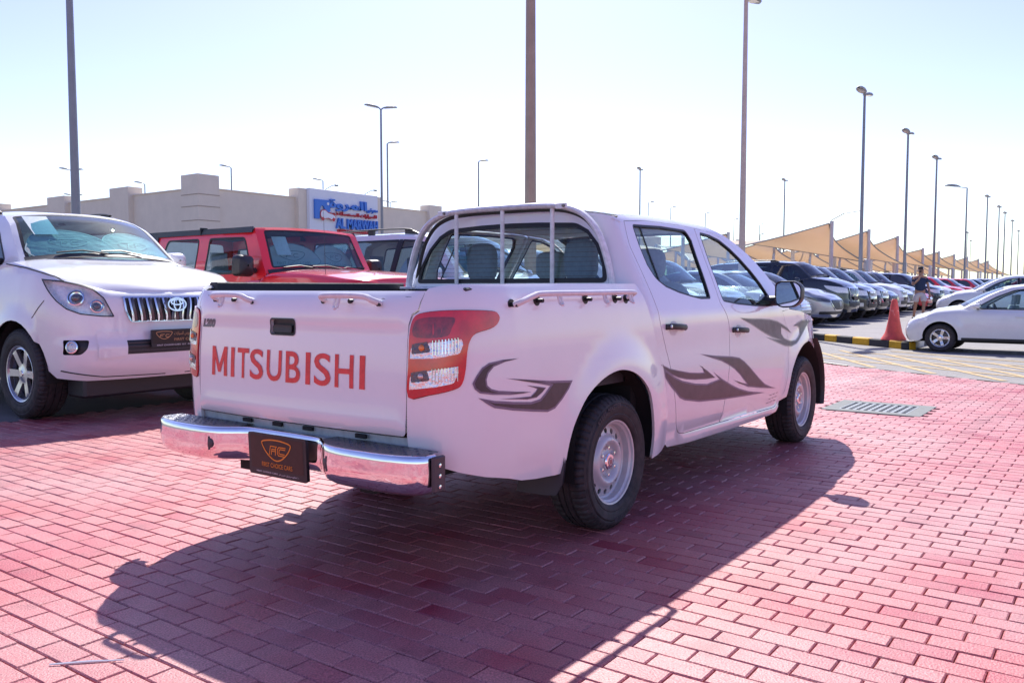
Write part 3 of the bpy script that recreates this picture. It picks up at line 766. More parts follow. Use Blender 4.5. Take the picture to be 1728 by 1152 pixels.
    # grab rails on the gate and the bed side, with rope hooks
    def rail(pts, feet, hooks, nrm, par):
        mb = MB(); mb.tube(smooth_poly3(pts, 5), .0125, 10)
        r_ = mb.obj('grab_rail', par, M('rail_white', (.72,.70,.71), .35, coat=.5, noise=.12, nscale=30))
        n = Vector(nrm)
        for p in feet:
            m2 = MB(); q = Vector(p)-n*.012; 
            m2.tube([q-n*.004, q+n*.004], .023, 14); m2.tube([q, q+n*.035], .009, 8); m2.obj('rail_foot', r_, RUB)
        for p in hooks:
            m2 = MB(); q = Vector(p); m2.tube([q+Vector((0,0,.0)), q-Vector((0,0,.02))+n*.004, q-Vector((0,0,.042))+n*.012, q-Vector((0,0,.048))+n*.026], .006, 6)
            t_ = Vector((0,1,0)) if abs(n.x) > .5 else Vector((1,0,0)); m2.tube([q+t_*.022, q+t_*.022-Vector((0,0,.02))+n*.004, q+t_*.022-Vector((0,0,.042))+n*.012, q-Vector((0,0,.048))+n*.026], .006, 6); m2.obj('rope_hook', r_, MAT['rail_white'])
    for ya, yb in ((.545,.27),(-.20,-.52)):
        x = -1.325
        rail([(x+.045,ya,1.150),(x+.01,ya-.012,1.165),(x,ya-.035,1.172),(x,(ya+yb)/2,1.174),(x,yb+.05,1.170),(x+.01,yb+.015,1.155),(x+.045,yb,1.142)], [(x+.047,ya,1.148),(x+.047,(ya+yb)/2+.0,1.150),(x+.047,yb,1.140)], [(x,(ya+yb)/2+.03,1.168)], (-1,0,0), tg)
    for sg in (-1,1):
        y = .925*sg
        rail([(-.885,y-.04*sg,1.135),(-.87,y-.012*sg,1.148),(-.80,y,1.172),(-.72,y,1.180),(-.3,y,1.182),(.05,y,1.183),(.085,y-.012*sg,1.175),(.09,y-.045*sg,1.155)], [(-.885,y-.045*sg,1.135),(-.70,y-.045*sg,1.150),(-.30,y-.045*sg,1.152),(-.02,y-.045*sg,1.152),(.09,y-.045*sg,1.148)], [(-.62,y,1.178),(-.23,y,1.18),(.02,y,1.18)], (0,sg,0), T)
    # bed tub
    mb = MB()
    LN = M('bed_liner', (.03,.032,.04), .6, bump=.2, bscale=50)
    for sg in (-1,1):
        mb.box(-1.10,.22,min(.80*sg,.775*sg),max(.80*sg,.775*sg),.72,1.21,LN)
        mb.box(-1.13,.23,min(.772*sg,.83*sg),max(.772*sg,.83*sg),1.19,1.234 if sg > 0 else 1.205,LN, bev=.006)
    mb.box(-1.20,.22,-.70,.70,.70,.73,LN); mb.box(.20,.225,-.80,.80,.72,1.20,LN); mb.box(-1.255,-1.225,-.66,.66,.66,1.17,LN)
    mb.obj('bed_tub', T, None, smooth=False)
    # step bumper
    prof = [(0,-1.355),(.10,-1.356),(.20,-1.360),(.25,-1.372),(.30,-1.405),(.35,-1.440),(.41,-1.460),(.50,-1.468),(.62,-1.466),(.70,-1.458),(.765,-1.445),(.82,-1.42),(.85,-1.385),(.858,-1.34)]
    prof = smooth_poly([(-a,b) for a,b in prof[::-1]]+prof[1:], 4, False)
    sect = [(0,.586,-.030),(0,.588,-.008),(0,.580,0.0),(0,.556,.0),(0,.52,.002),(0,.48,.0),(0,.45,-.012),(0,.434,-.035),(0,.43,-.08)]
    rows = []
    for i,(y,x) in enumerate(prof):
        a = prof[max(0,i-1)]; b = prof[min(len(prof)-1,i+1)]; t = Vector((b[0]-a[0], b[1]-a[1])).normalized(); n = Vector((t.y, -t.x))
        if n.y > 0 and abs(n.y) > .3: n = -n
        if i == 0: pass
        k = 1 if abs(y) > .30 else .0
        rows.append([(x+n.y*o, y+n.x*o, z) for _, z, o in sect])
    mb = MB(); mb.grid(rows); bu = mb.obj('step_bumper', T, CHROME, sharp=60)
    # tread plates and end caps
    TR = M('tread_plate', (.17,.17,.185), .32, metal=.75, bump=1, bscale=70)
    for sg in (-1,1):
        pl = [(y, x) for y, x in prof if .27 <= y*sg <= .845]
        if sg < 0: pl = pl[::-1]
        mb = MB(); n = len(pl)
        v = [(x+.012, y, .5895) for y, x in pl]+[(-1.295, y*(.99), .5895) for y, x in pl]
        v2 = [(a,b,c-.006) for a,b,c in v]
        mb.add(v, [(i,i+1,n+i+1,n+i) for i in range(n-1)]); mb.add([v[i] for i in range(n)]+[v2[i] for i in range(n)], [(i,i+1,n+i+1,n+i) for i in range(n-1)])
        tp = mb.obj('tread_plate', bu, TR, smooth=False)
        mb = MB(); rg = random.Random(3)
        for i in range(16):
            for j in range(4):
                y = sg*(.30+i*.036); x = -1.315-j*.032
                if abs(y) < .40 and j > 1: continue
                a = .8 if (i+j) % 2 else -.8; dx, dy = .010*math.cos(a), .010*math.sin(a)
                mb.add([(x-dx,y-dy,.590),(x+dy*.3,y-dx*.3,.590),(x+dx,y+dy,.590),(x-dy*.3,y+dx*.3,.590),(x,y,.5935)], [(0,1,4),(1,2,4),(2,3,4),(3,0,4)])
        s_ = mb.obj('tread_bump', bu, TR, smooth=False); s_['kind'] = 'stuff'
        y = sg*.872
        mb = MB(); mb.box(-1.375,-1.31,min(y-.012*sg,y+.006*sg),max(y-.012*sg,y+.006*sg),.45,.583,bev=.004); mb.obj('bumper_end_cap', bu, M('dark_grey_plastic',(.06,.05,.06),.4))
        for z in (.55,.51,.47): mb = MB(); mb.lathe([(0,.008*sg),(.008,.006*sg),(.009,0)], 8, 'y', (-1.345,y+.004*sg,z)); mb.obj('bolt', bu, CHR2)
        mb = MB(); yy = .385*sg; xx = -1.452
        mb.lathe([(0,-.006),(.018,-.005),(.024,-.001),(.026,.006)], 16, 'x', (xx,yy,.515)); mb.tube([(xx-.001,yy,.545),(xx-.001,yy,.485)], .006, 6)
        mb.obj('bolt_cover', bu, M('dark_grey_plastic',(.06,.05,.06),.4))
    mb = MB(); mb.box(-1.345,-1.30,-.75,.75,.46,.575); mb.box(-1.3,-1.15,.50,.56,.44,.52); mb.box(-1.3,-1.15,-.56,-.50,.44,.52); mb.obj('bumper_beam', bu, DARK, smooth=False)
    # plate
    pf = plane_fn((-1.432,-.055,.500), (0,-1,0), (-.04,0,1))
    pl = skin('number_plate', rnd([(-.185,-.09,.012),(.185,-.09,.012),(.185,.09,.012),(-.185,.09,.012)]), pf, BLK, T, off=0, flange=.018, grid=0)
    flat_poly('plate_face', rnd([(-.168,-.060,.004),(.168,-.060,.004),(.168,.080,.004),(-.168,.080,.004)]), pf, M('plate_brown', (.022,.010,.010), .35, noise=.5, nscale=25), pl, off=.001, grid=0)
    OR = M('orange_print', (.85,.27,.02), .45)
    shield = smooth_poly([(-.088,.058),(-.05,.066),(0,.069),(.05,.066),(.088,.058),(.090,.045),(.070,.018),(.035,-.008),(0,-.018),(-.035,-.008),(-.070,.018),(-.090,.045)], 4)
    strokes('shield_print', [(shield, True)], .0055, pf, OR, pl, off=.002)
    F_ = [([(-.045,.006),(-.036,.042),(.005,.042)], False), ([(-.033,.006),(-.027,.030),(-.002,.030)], False), ([(-.026,.022),(-.006,.022)], False)]
    C_ = [([(.060,.042),(.020,.042),(.010,.034),(.008,.014),(.014,.006),(.050,.006)], False), ([(.058,.034),(.026,.034),(.020,.028),(.018,.018),(.024,.014),(.052,.014)], False), ([(-.002,.042),(-.006,.006)], False)]
    strokes('monogram_print', F_+C_, .004, pf, OR, pl, off=.002)
    letter('plate_lettering', 'FIRST CHOICE CARS', OR, pl, lambda a,b: pf(a,b-.040), .03, fit=(.195,.019))
    letter('plate_small_print', 'FIRST CHOICE CARS  \u0645\u0639\u0631\u0636 \u0644\u0644\u0633\u064a\u0627\u0631\u0627\u062a', PAINT, pl, lambda a,b: pf(a,b-.075), .03, fit=(.27,.010))
    # hooks / hitch / spare / frame
    mb = MB()
    for sg in (-1,1): mb.box(-1.25,3.4,min(.36*sg,.44*sg),max(.36*sg,.44*sg),.36,.48)
    for x in (-1.1,-.5,.5,1.4,2.3,3.2): mb.box(x-.04,x+.04,-.40,.40,.38,.46)
    mb.box(.25,2.45,-.78,.78,.33,.37); mb.box(2.3,3.45,-.55,.55,.36,.75); mb.box(.28,.34,-.8,.8,.35,.9)
    mb.obj('chassis_frame', T, DARK, smooth=False)
    mb = MB(); mb.tube([(0,-.75,.33),(0,.75,.33)], .045, 12); mb.obj('axle', T, DARK); mb = MB(); mb.sphere((0,0,.33), .14, 14, 10); mb.obj('differential', T, DARK); mb = MB(); mb.tube([(3.0,-.75,.33),(3.0,.75,.33)], .04, 12); mb.obj('axle', T, DARK)
    mb = MB(); mb.tube([(.1,0,.36),(1.6,0,.45)], .04, 10); mb.obj('prop_shaft', T, DARK)
    mb = MB(); mb.tube([(1.6,.3,.36),(.35,.4,.40),(.1,.45,.50),(-.2,.45,.50),(-.5,.5,.42),(-1.0,.6,.42)], .03, 10); mb.obj('exhaust_pipe', T, M('exhaust_steel', (.25,.22,.2), .5, metal=.8))
    mb = MB(); mb.lathe([(.19,-.1),(.3,-.1),(.33,-.06),(.33,.06),(.3,.1),(.19,.1)], 28, 'z', (-.72,0,.42)); mb.obj('spare_wheel', T, TYRE)
    for sg in (-1,1):
        for k in (-.04,.04): pass
        mb = MB(); mb.tube([(-.65,.52*sg,.40),(-.3,.52*sg,.27),(0,.52*sg,.24),(.3,.52*sg,.27),(.7,.52*sg,.40)], .02, 4, flat=(.02,.03)); mb.obj('leaf_spring', T, DARK)
    # wheels
    for x in (0,3.0):
        for sg in (-1,1):
            wh = wheel_hull('wheel', T, (x, .87*sg, .337), sg > 0)
            if sg < 0 and True:
                for txt, a0, rt in (('STEEL MASTER', 108, .285),('STEEL MASTER', -72, .285)):
                    v, f = text_polys(txt, .034, bold=.0008, space=1.1)
                    P_ = []
                    for a_, b_ in v:
                        an = R(a0)-a_/rt; q = rt+b_
                        P_.append((q*math.cos(an), -.0125, q*math.sin(an)))
                    obj('tyre_lettering', mesh('tyre_lettering', P_, f, False, M('tyre_letter', (.055,.045,.055), .6)), wh)
    # wheel wells
    for (ax, az, ar, xa, xb) in ((0,.40,.405,-.50,.40),(3.0,.37,.42,2.5,3.46)):
        for sg in (-1,1):
            mb = MB(); pts = []
            for k in range(17):
                a = math.pi*(1.08-1.16*k/16); pts.append((ax+ar*math.cos(a), az+ar*math.sin(a)))
            mb.grid([[(x, sg*.875, z) for x, z in pts], [(x, sg*.5, z) for x, z in pts]])
            mb.add([(x, sg*.5, z) for x, z in pts]+[(ax, sg*.5, az-.05)], [(i,i+1,17) for i in range(16)])
            mb.obj('wheel_liner', T, DARK)
    for sg in (-1,1):
        mb = MB(); mb.grid([[(-.495,.885*sg,.47),(-.49,.80*sg,.47),(-.49,.66*sg,.47)],[(-.50,.895*sg,.42),(-.50,.80*sg,.41),(-.50,.66*sg,.41)],[(-.52,.895*sg,.33),(-.525,.80*sg,.32),(-.53,.66*sg,.32)],[(-.535,.87*sg,.278),(-.54,.80*sg,.272),(-.545,.66*sg,.272)]])
        mb.grid([[(-.507,.885*sg,.47),(-.502,.80*sg,.47),(-.502,.66*sg,.47)],[(-.512,.895*sg,.42),(-.512,.80*sg,.41),(-.512,.66*sg,.41)],[(-.532,.895*sg,.33),(-.537,.80*sg,.32),(-.542,.66*sg,.32)],[(-.547,.87*sg,.278),(-.552,.80*sg,.272),(-.557,.66*sg,.272)]])
        mb.obj('mud_flap', T, M('dark_grey_plastic',(.06,.05,.06),.4))
        mb = MB(); rows = []
        for k in range(15):
            a = R(62-5.6*k); c_ = (3.0+.475*math.cos(a), .385+.475*math.sin(a)); q = .012
            rows.append([(c_[0]-.02, sg*.60, c_[1]), (c_[0], sg*.87, c_[1]), (c_[0]+q, sg*.892, c_[1]+q*.3), (c_[0]+q+.02, sg*.88, c_[1]+q*.3)])
        mb.grid(rows); mb.obj('front_arch_liner', T, BLK)
    # ---- cab
    rear = [(.454,1.572,.05),(.411,1.449),(.414,1.36),(.420,1.27),(.436,1.12),(.458,1.0),(.545,.834),(.624,.635),(.668,.49),(.70,.42),(.76,.378),(.84,.366)]
    rear = smooth_poly(rear, 3, False)
    split = smooth_poly([(1.355,.362),(1.377,.522),(1.411,.649),(1.429,.843),(1.420,.95),(1.385,1.03),(1.335,1.09),(1.318,1.15),(1.352,1.36),(1.392,1.585)], 3, False)
    front = smooth_poly([(2.300,.347),(2.38,.355),(2.44,.39),(2.47,.45),(2.502,.558),(2.530,.70),(2.533,.80),(2.50,.90),(2.44,.975),(2.40,1.035),(2.385,1.10)], 3, False)
    topF = [(2.345,1.172),(2.235,1.293),(2.16,1.36),(2.067,1.425),(1.93,1.492),(1.76,1.548),(1.60,1.575)]
    topR = [(1.2,1.592),(.9,1.592),(.70,1.59)]
    doorR = rear+split+topR
    doorF = split[::-1]+front+topF
    # order: polygon of the union
    hole = rear+[(1.355,.362)]+front+topF+[(1.392,1.585)]+topR
    wR = rnd([(.545,1.546,.015),(.90,1.556),(1.235,1.552,.03),(1.262,1.50),(1.186,1.150,.012),(1.05,1.150),(.921,1.166),(.78,1.188),(.643,1.220),(.56,1.262,.03),(.528,1.33),(.530,1.44)])
    wF = rnd([(1.452,1.550,.02),(1.60,1.540),(1.74,1.513),(1.86,1.462),(1.97,1.398),(2.07,1.320),(2.15,1.235),(2.215,1.145),(2.235,1.088,.01),(1.9,1.094),(1.6,1.110),(1.378,1.132,.02),(1.398,1.30)])
    skin_top = [(.385,1.215),(.385,1.35),(.385,1.50),(.392,1.584),(.44,1.606),(.772,1.626),(1.189,1.629),(1.50,1.618),(1.638,1.603),(1.80,1.572),(1.926,1.537),(2.05,1.492),(2.16,1.441),(2.26,1.376),(2.345,1.306),(2.43,1.222),(2.52,1.125),(2.58,1.06)]
    body = [(.385,1.215),(.268,1.200),(.329,1.10),(.418,.886),(.493,.767),(.533,.632),(.560,.506),(.562,.35),(.60,.322),(.9,.305),(1.4,.298),(2.0,.295),(2.28,.298),(2.40,.31),(2.44,.36),(2.49,.45),(2.524,.558),(2.552,.70),(2.556,.80),(2.522,.905),(2.462,.985),(2.425,1.04),(2.58,1.05)]
    body = body+skin_top[::-1]
    for mir in (False, True):
        skin('cab_side', body, lambda u, v: cab(u, v) if u >= .40 else cabR(u, v), PAINT, T, mirror=mir, grid=.05, holes=[hole], flange=.014)
        for nm, D, Wn, hp_, lab in (('rear_door', doorR, wR, (.515,.985), 'R'), ('front_door', doorF, wF, (1.47,.932), 'F')):
            dpo = inset(D, .0035); wo = inset(Wn, -.012)
            dd = skin(nm, dpo, cab, PAINT, T, mirror=mir, grid=.05, holes=[wo], flange=.02, off=.001)
            skin('window_seal', wo, cab, RUB, dd, mirror=mir, grid=.05, holes=[Wn], flange=.02, off=0)
            skin('window_glass', inset(Wn,-.003), cab, GLS, dd, mirror=mir, grid=.08, flange=0, off=-.010)
            u0, v0 = hp_
            hf = lambda a,b: cab(u0+a, v0+b)
            mb = MB(); sg = 1 if mir else -1
            pts = [lift(hf, .0, .008, .004), lift(hf, .03, .010, .028), lift(hf, .12, .006, .034), lift(hf, .20, .0, .030), lift(hf, .235, -.004, .006)]
            if mir: pts = [Vector((p.x,-p.y,p.z)) for p in pts]
            mb.tube(pts, .013, 8, flat=(.016,.009)); mb.obj('door_handle', dd, BLK)
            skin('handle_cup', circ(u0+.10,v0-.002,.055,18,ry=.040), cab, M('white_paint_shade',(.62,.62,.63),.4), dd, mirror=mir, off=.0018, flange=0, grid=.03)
            mb = MB(); c = lift(hf, .018, .010, .030)
            if mir: c = Vector((c.x,-c.y,c.z))
            mb.lathe([(0,-.004),(.008,-.003),(.009,.004)], 10, 'y', c); mb.obj('key_cylinder', dd, CHR2)
        # division bar in the rear window
        db = [(.632,1.548),(.642,1.549),(.606,1.236),(.596,1.240)]
        skin('division_bar', db, cab, RUB, T, mirror=mir, grid=0, off=-.004, flange=.006, seg=.05)
    # front fender and nose
    nose = lambda t: 2.75+cab.L*t
    fa = smooth_poly([(2.44,.36),(2.53,.37),(2.56,.50),(2.60,.60),(2.69,.70),(2.80,.762),(2.92,.792),(3.05,.795),(3.19,.765),(3.31,.70),(3.40,.61),(3.45,.50),(3.465,.40),(3.47,.30)], 3, False)
    fend = [(2.58,1.05),(2.43,1.036),(2.467,.982),(2.528,.905),(2.560,.80),(2.556,.70),(2.528,.558),(2.495,.45),(2.45,.38)]+fa[4:]+[(3.60,.27),(nose(.5),.24),(nose(1),.24),(nose(1),.90),(nose(.7),.915),(nose(.45),.93),(3.35,.945),(3.1,.995),(2.85,1.028)]
    for mir in (False, True):
        skin('front_fender', fend, cab, PAINT, T, mirror=mir, grid=.05, flange=.014)
        skin('headlamp', rnd([(3.35,.70,.02),(nose(.55),.72,.02),(nose(.58),.86,.03),(3.3,.90,.02),(3.2,.86,.02)]), cab, M('headlamp_glass',(.55,.57,.6),.1,metal=.5,coat=1), T, mirror=mir, off=.004, flange=.01, grid=.04)
    gp = rnd([(nose(.62),.55,.03),(nose(1),.55),(nose(1),.85),(nose(.66),.85,.02)])
    skin('grille', gp, cab, CHR2, T, both=True, off=.006, flange=.012, grid=.05, holes=[rnd([(nose(.68),.585,.01),(nose(.985),.585),(nose(.985),.69),(nose(.68),.69,.01)]), rnd([(nose(.68),.72,.01),(nose(.985),.72),(nose(.985),.81),(nose(.70),.81,.01)])])
    skin('grille_mesh', gp, cab, BLK, T, both=True, off=.003, flange=0, grid=.06)
    # back wall of the cab
    ub = cabR.x0-cabR.L
    def back(a, z):      # a: arc distance from the centre line, positive towards the right hand side
        x, y, z = cabR(ub+abs(a), z); return (x, y if a > 0 else -y, z)
    sc = lambda a, z: a*.886/tab(z, CAB_W)
    wr = rnd([(-.672,1.236,.03),(-.655,1.33),(-.60,1.44),(-.53,1.515),(-.45,1.556,.03),(-.2,1.568),(0,1.571),(.2,1.568),(.45,1.556,.03),(.53,1.515),(.60,1.44),(.655,1.33),(.672,1.236,.03)])
    wr = [(sc(a, b), b) for a, b in dens(wr, .04)]
    sm = cabR.L+.0145
    zt = lambda a: 1.578+.058*(1-abs(a/sm)**3)
    ol = [(sm, 1.0), (sm-.02, 1.215), (sm-.02, 1.40)]+[(a, zt(a)) for a in np.linspace(sm, -sm, 25)]+[(-sm+.02, 1.40), (-sm+.02, 1.215), (-sm, 1.0)]
    skin('cab_back', ol, back, PAINT, T, grid=.05, holes=[wr], flange=0)
    skin('rear_window_seal', inset(wr,-.004), back, RUB, T, holes=[inset(wr,.022)], grid=.05, off=.003, flange=.014)
    rw = skin('rear_window', inset(wr,.004), back, glass('rear_glass', (.76,.90,.93), .045), T, grid=.06, off=-.008, flange=0)
    # roof
    tops = [(.43,1.604)]+[p for p in skin_top if p[0] > .45 and p[0] <= 1.81]
    rows = [[lift(back, a, zt(a)-q_, .003) for a in np.linspace(-sm, sm, 25)] for q_ in (.018, .001)]
    for (x, z) in dens_open(tops, .08):
        y0 = abs(cab(x, z)[1]); row = []
        fb = .05*max(0, (x-1.2)/.6)**2; w_ = min(1, max(0, (.85-x)/.40)); rb = -.14*w_*w_
        for k in range(25):
            t = -1+2*k/24; row.append((x+fb*(1-t*t)+rb*(1-t**4), y0*t, z+.048*(1-abs(t)**2.6)*(1 if x < 1.5 else max(.55, 1-(x-1.5)*1.2))))
        rows.append(row)
    mb = MB(); mb.grid(rows); mb.obj('roof', T, PAINT, sharp=30)
    mb = MB()
    for k in range(11):
        z_ = 1.27+.026*k; a_ = .60-max(0, (z_-1.42))*1.1
        mb.tube([lift(back, sc(a_*t, z_), z_, -.006) for t in (-1,-.6,-.2,.2,.6,1)], .0011, 3)
    mb.obj('heating_wire', rw, M('wire_brown',(.12,.07,.04),.6))
    # windscreen
    wl = [p for p in skin_top if p[0] >= 1.79]; n = len(wl)
    def wsf(s_, t):
        q = t*(n-1); i = min(n-2, int(q)); k = q-i
        x = wl[n-1-i][0]+(wl[n-2-i][0]-wl[n-1-i][0])*k; z = wl[n-1-i][1]+(wl[n-2-i][1]-wl[n-1-i][1])*k
        y0 = abs(cab(x, z)[1]); b = .16*(1-t)+.05*t
        return (x+b*(1-s_*s_), y0*s_, z+.03*t*(1-abs(s_)**2.6))
    wout = [(-.995,.0),(.995,.0),(.995,1),(-.995,1)]; win = rnd([(-.93,.06,.05),(.93,.06,.05),(.91,.93,.05),(-.91,.93,.05)])
    skin('windscreen_surround', wout, wsf, RUB, T, holes=[win], grid=.1, flange=0)
    skin('windscreen', win, wsf, GLS, T, grid=.12, off=-.004, flange=0)
    # bonnet
    rows = []
    for (x, z) in [(2.44,1.075),(2.6,1.055),(2.8,1.033),(3.0,1.01),(3.2,.975),(3.35,.945)]:
        y0 = abs(cab(x, z)[1])-.003; rows.append([(x+(.12 if x < 2.5 else .10*max(0,(x-2.9)/.45))*(1-(k/8)**2), y0*k/8, z+.07*(1-abs(k/8)**3)) for k in range(-8,9)])
    for t, z in ((.45,.93),(.6,.92),(.8,.91),(1,.90)):
        p = cab(nose(t), z); rows.append([(p[0]+.02*(1-(k/8)**2), p[1]*-k/8, z+.04*(1-abs(k/8)**3)*(1-t)) for k in range(-8,9)])
    mb = MB(); mb.grid(rows); mb.obj('bonnet', T, PAINT, sharp=60)
    # mirrors
    for sg in (-1,1):
        ring = rnd([(.925,1.235,.03),(.955,1.252,.03),(1.065,1.252,.05),(1.108,1.215,.04),(1.105,1.12,.04),(1.06,1.076,.04),(.965,1.07,.03),(.925,1.10,.03)], 4)
        mb = MB(); c = (1.015,1.16)
        rows = []
        for x, s_ in ((2.135,.93),(2.13,1.0),(2.16,1.03),(2.20,1.0),(2.235,.88),(2.26,.62),(2.268,.2)):
            rows.append([(x, sg*(c[0]+(a-c[0])*s_), c[1]+(b-c[1])*s_) for a,b in ring+[ring[0]]])
        mb.grid(rows); mi = mb.obj('wing_mirror', T, BLK, sharp=50)
        mb = MB(); mb.tube([(2.20,.80*sg,1.125),(2.19,.88*sg,1.115),(2.185,.96*sg,1.12)], .03, 8, flat=(.035,.03)); mb.obj('mirror_arm', mi, BLK)
        mf = plane_fn((2.136, 1.015*sg, 1.16), (0,-1,0), (0,0,1))
        inr = [(-(a-c[0])*sg*.90, (b-c[1])*.90) for a,b in ring]
        if area(inr) < 0: inr = inr[::-1]
        skin('mirror_glass', inr, lambda a,b: (2.134+.09*0, 1.015*sg-a, 1.16+b), M('mirror_silver',(.9,.92,.93),.01,metal=1), mi, off=0, flange=.01, grid=0)
    # rack (headboard hoop)
    hoop = smooth_poly([(-.725,1.16),(-.712,1.27),(-.675,1.40),(-.625,1.51),(-.545,1.595),(-.43,1.640),(-.28,1.655),(0,1.658),(.28,1.655),(.43,1.640),(.545,1.595),(.625,1.51),(.675,1.40),(.712,1.27),(.725,1.16)], 5, False)
    mb = MB(); mb.tube([(.215, a, b) for a,b in hoop], .02, 8, flat=(.024,.017)); hb = mb.obj('bed_rack', T, RACKP)
    mb = MB(); mb.tube([(.255, a*.965, (b-1.16)*.965+1.16) for a,b in hoop], .012, 6, flat=(.004,.014)); mb.obj('inner_hoop', hb, RUB)
    for y in (.335,-.005,-.345):
        mb = MB(); mb.tube([(.215,y,1.19),(.215,y,1.645)], .011, 8, flat=(.011,.013)); mb.obj('rack_bar', hb, RACKP)
    mb = MB(); mb.tube([(.215,-.72,1.20),(.215,.72,1.20)], .014, 8); mb.obj('rack_crossbar', hb, RACKP)
    for y, z in ((.42,1.648),(-.42,1.648)):
        mb = MB(); mb.box(.182,.196,y-.035,y+.035,z-.018,z+.012, bev=.003); b_ = mb.obj('rack_bracket', hb, RACKP)
        mb = MB(); mb.lathe([(0,-.012),(.009,-.010),(.009,0)], 6, 'x', (.183,y-.02,z-.003)); mb.obj('bracket_bolt', b_, M('exhaust_steel', (.25,.22,.2), .5, metal=.8))
    for y in (-.7,.7):
        mb = MB(); mb.box(.16,.27,y-.05,y+.05,1.196,1.212, bev=.003); mb.obj('rack_foot', hb, RACKP)
    # stickers on the sides
    VI = M('decal_violet', (.20,.15,.22), .45, coat=.15, noise=.12, nscale=20); DK = M('decal_dark', (.055,.035,.045), .45, coat=.15, noise=.25, nscale=25); GR = M('decal_grey', (.27,.27,.29), .35, coat=.6, noise=.2, nscale=14)
    bd = [([(-.858,.915),(-.961,.916),(-1.038,.908),(-1.07,.892),(-1.097,.861),(-1.113,.833),(-1.103,.81),(-1.08,.792),(-1.019,.78),(-.917,.769),(-.827,.766),(-.77,.767),(-.88,.779),(-.986,.793),(-1.024,.804),(-1.045,.82),(-1.049,.843),(-1.039,.868),(-1.012,.891),(-.95,.906)], .0075),
          ([(-.945,.839),(-.773,.819),(-.632,.802),(-.443,.788),(-.474,.752),(-.527,.711),(-.586,.676),(-.644,.667),(-.758,.682),(-.905,.704),(-1.009,.726),(-1.046,.746),(-1.088,.775),(-1.009,.755),(-.893,.738),(-.773,.725),(-.703,.73),(-.668,.75),(-.625,.78),(-.732,.8)], .010),
          ([(-.807,.799),(-.732,.787),(-.658,.775),(-.689,.756),(-.732,.739),(-.8,.738),(-.981,.759),(-.867,.753),(-.773,.749),(-.739,.765),(-.725,.776)], .004)]
    cd = [([(.352,.863),(.455,.796),(.560,.765),(.67,.746),(.82,.722),(.951,.710),(1.025,.706),(1.00,.735),(.949,.757),(1.07,.715),(1.198,.661),(1.05,.664),(.895,.674),(.78,.686),(.672,.705),(.58,.73),(.49,.766)], .006, 0),
          ([(.473,.80),(.50,.745),(.516,.713),(.58,.665),(.651,.621),(.70,.588),(.764,.568),(.967,.537),(1.346,.512),(1.814,.491),(2.093,.482),(1.92,.502),(1.766,.523),(1.60,.556),(1.468,.592),(1.30,.646),(1.164,.698),(1.263,.646),(1.076,.634),(.90,.652),(.727,.683),(.62,.715),(.515,.758)], .010, 1),
          ([(.969,.819),(1.195,.795),(1.455,.774),(1.58,.758),(1.668,.729),(1.77,.685),(1.863,.639),(1.96,.592),(2.074,.544),(2.20,.513),(2.322,.491),(2.15,.506),(1.998,.522),(1.76,.551),(1.62,.585),(1.483,.625),(1.60,.597),(1.738,.574),(1.67,.61),(1.602,.647),(1.50,.693),(1.388,.729),(1.29,.756),(1.193,.774)], .009, 0),
          ([(1.597,1.013),(1.80,1.004),(1.97,.999),(2.14,.99),(2.302,.972),(2.43,.944),(2.533,.916),(2.63,.870),(2.52,.895),(2.396,.921),(2.401,.879),(2.46,.845),(2.534,.828),(2.60,.818),(2.696,.818),(2.75,.838),(2.796,.863),(2.80,.90),(2.76,.918),(2.672,.922),(2.77,.947),(2.87,.962),(3.02,.960),(3.182,.945),(3.05,.93),(2.957,.904),(2.86,.86),(2.771,.818),(2.70,.788),(2.60,.772),(2.48,.782),(2.351,.808),(2.21,.838),(2.082,.867),(2.25,.848),(2.398,.832),(2.22,.856),(2.06,.894),(1.94,.925),(1.817,.959)], .008, 2)]
    for mir in (False, True):
        mb1 = MB(); 
        for pts, ins in bd:
            skin('swoosh_sticker', pts, bed, VI, T, mirror=mir, grid=.06, off=.0016, flange=0, seg=.03)
            skin('swoosh_core', inset(pts, ins), bed, DK, T, mirror=mir, grid=.06, off=.0026, flange=0, seg=.03)
        for pts, ins, kd in cd:
            skin('swoosh_sticker', pts, cab, GR if kd == 2 else VI, T, mirror=mir, grid=.06, off=.0026, flange=0, seg=.03)
            skin('swoosh_core', inset(pts, ins), cab, M('decal_soft', (.13,.12,.14), .45, coat=.15, noise=.4, nscale=10) if kd == 2 else M('decal_mauve', (.095,.05,.068), .45, coat=.15, noise=.35, nscale=9), T, mirror=mir, grid=.06, off=.0036, flange=0, seg=.03)
        for k, (a_, w_) in enumerate(((2.29,.17),(2.28,.16),(2.27,.18))):
            if not mir: letter('small_sticker_text', ['4D56 TURBO','diesel only','Double Cab'][k] if False else '\u2013 \u2013 \u2013', M('decal_mauve'), T, lambda a,b,z=(.452,.425,.398)[k]: cab(a_+a, z+b+.04*a), .02, fit=(w_,.004), off=.003)
    # interior
    for x, hx_, yy in ((1.35,1.30,(.37,-.37)),):
        for y in yy:
            mb = MB(); mb.box(1.40,1.90,y-.25,y+.25,.62,.80,bev=.05); mb.pillow((1.42,y,.98), .10, .24, .27, .5); mb.obj('front_seat', T, SEAT, sharp=60); mb = MB(); mb.pillow((1.30,y,1.36), .05, .125, .10, .6); mb.obj('headrest', T, SEAT, sharp=70)
    mb = MB(); mb.box(.72,1.15,-.62,.62,.60,.78,bev=.05); mb.box(.56,.70,-.64,.64,.70,1.20,bev=.04); mb.obj('rear_bench', T, SEAT, sharp=60)
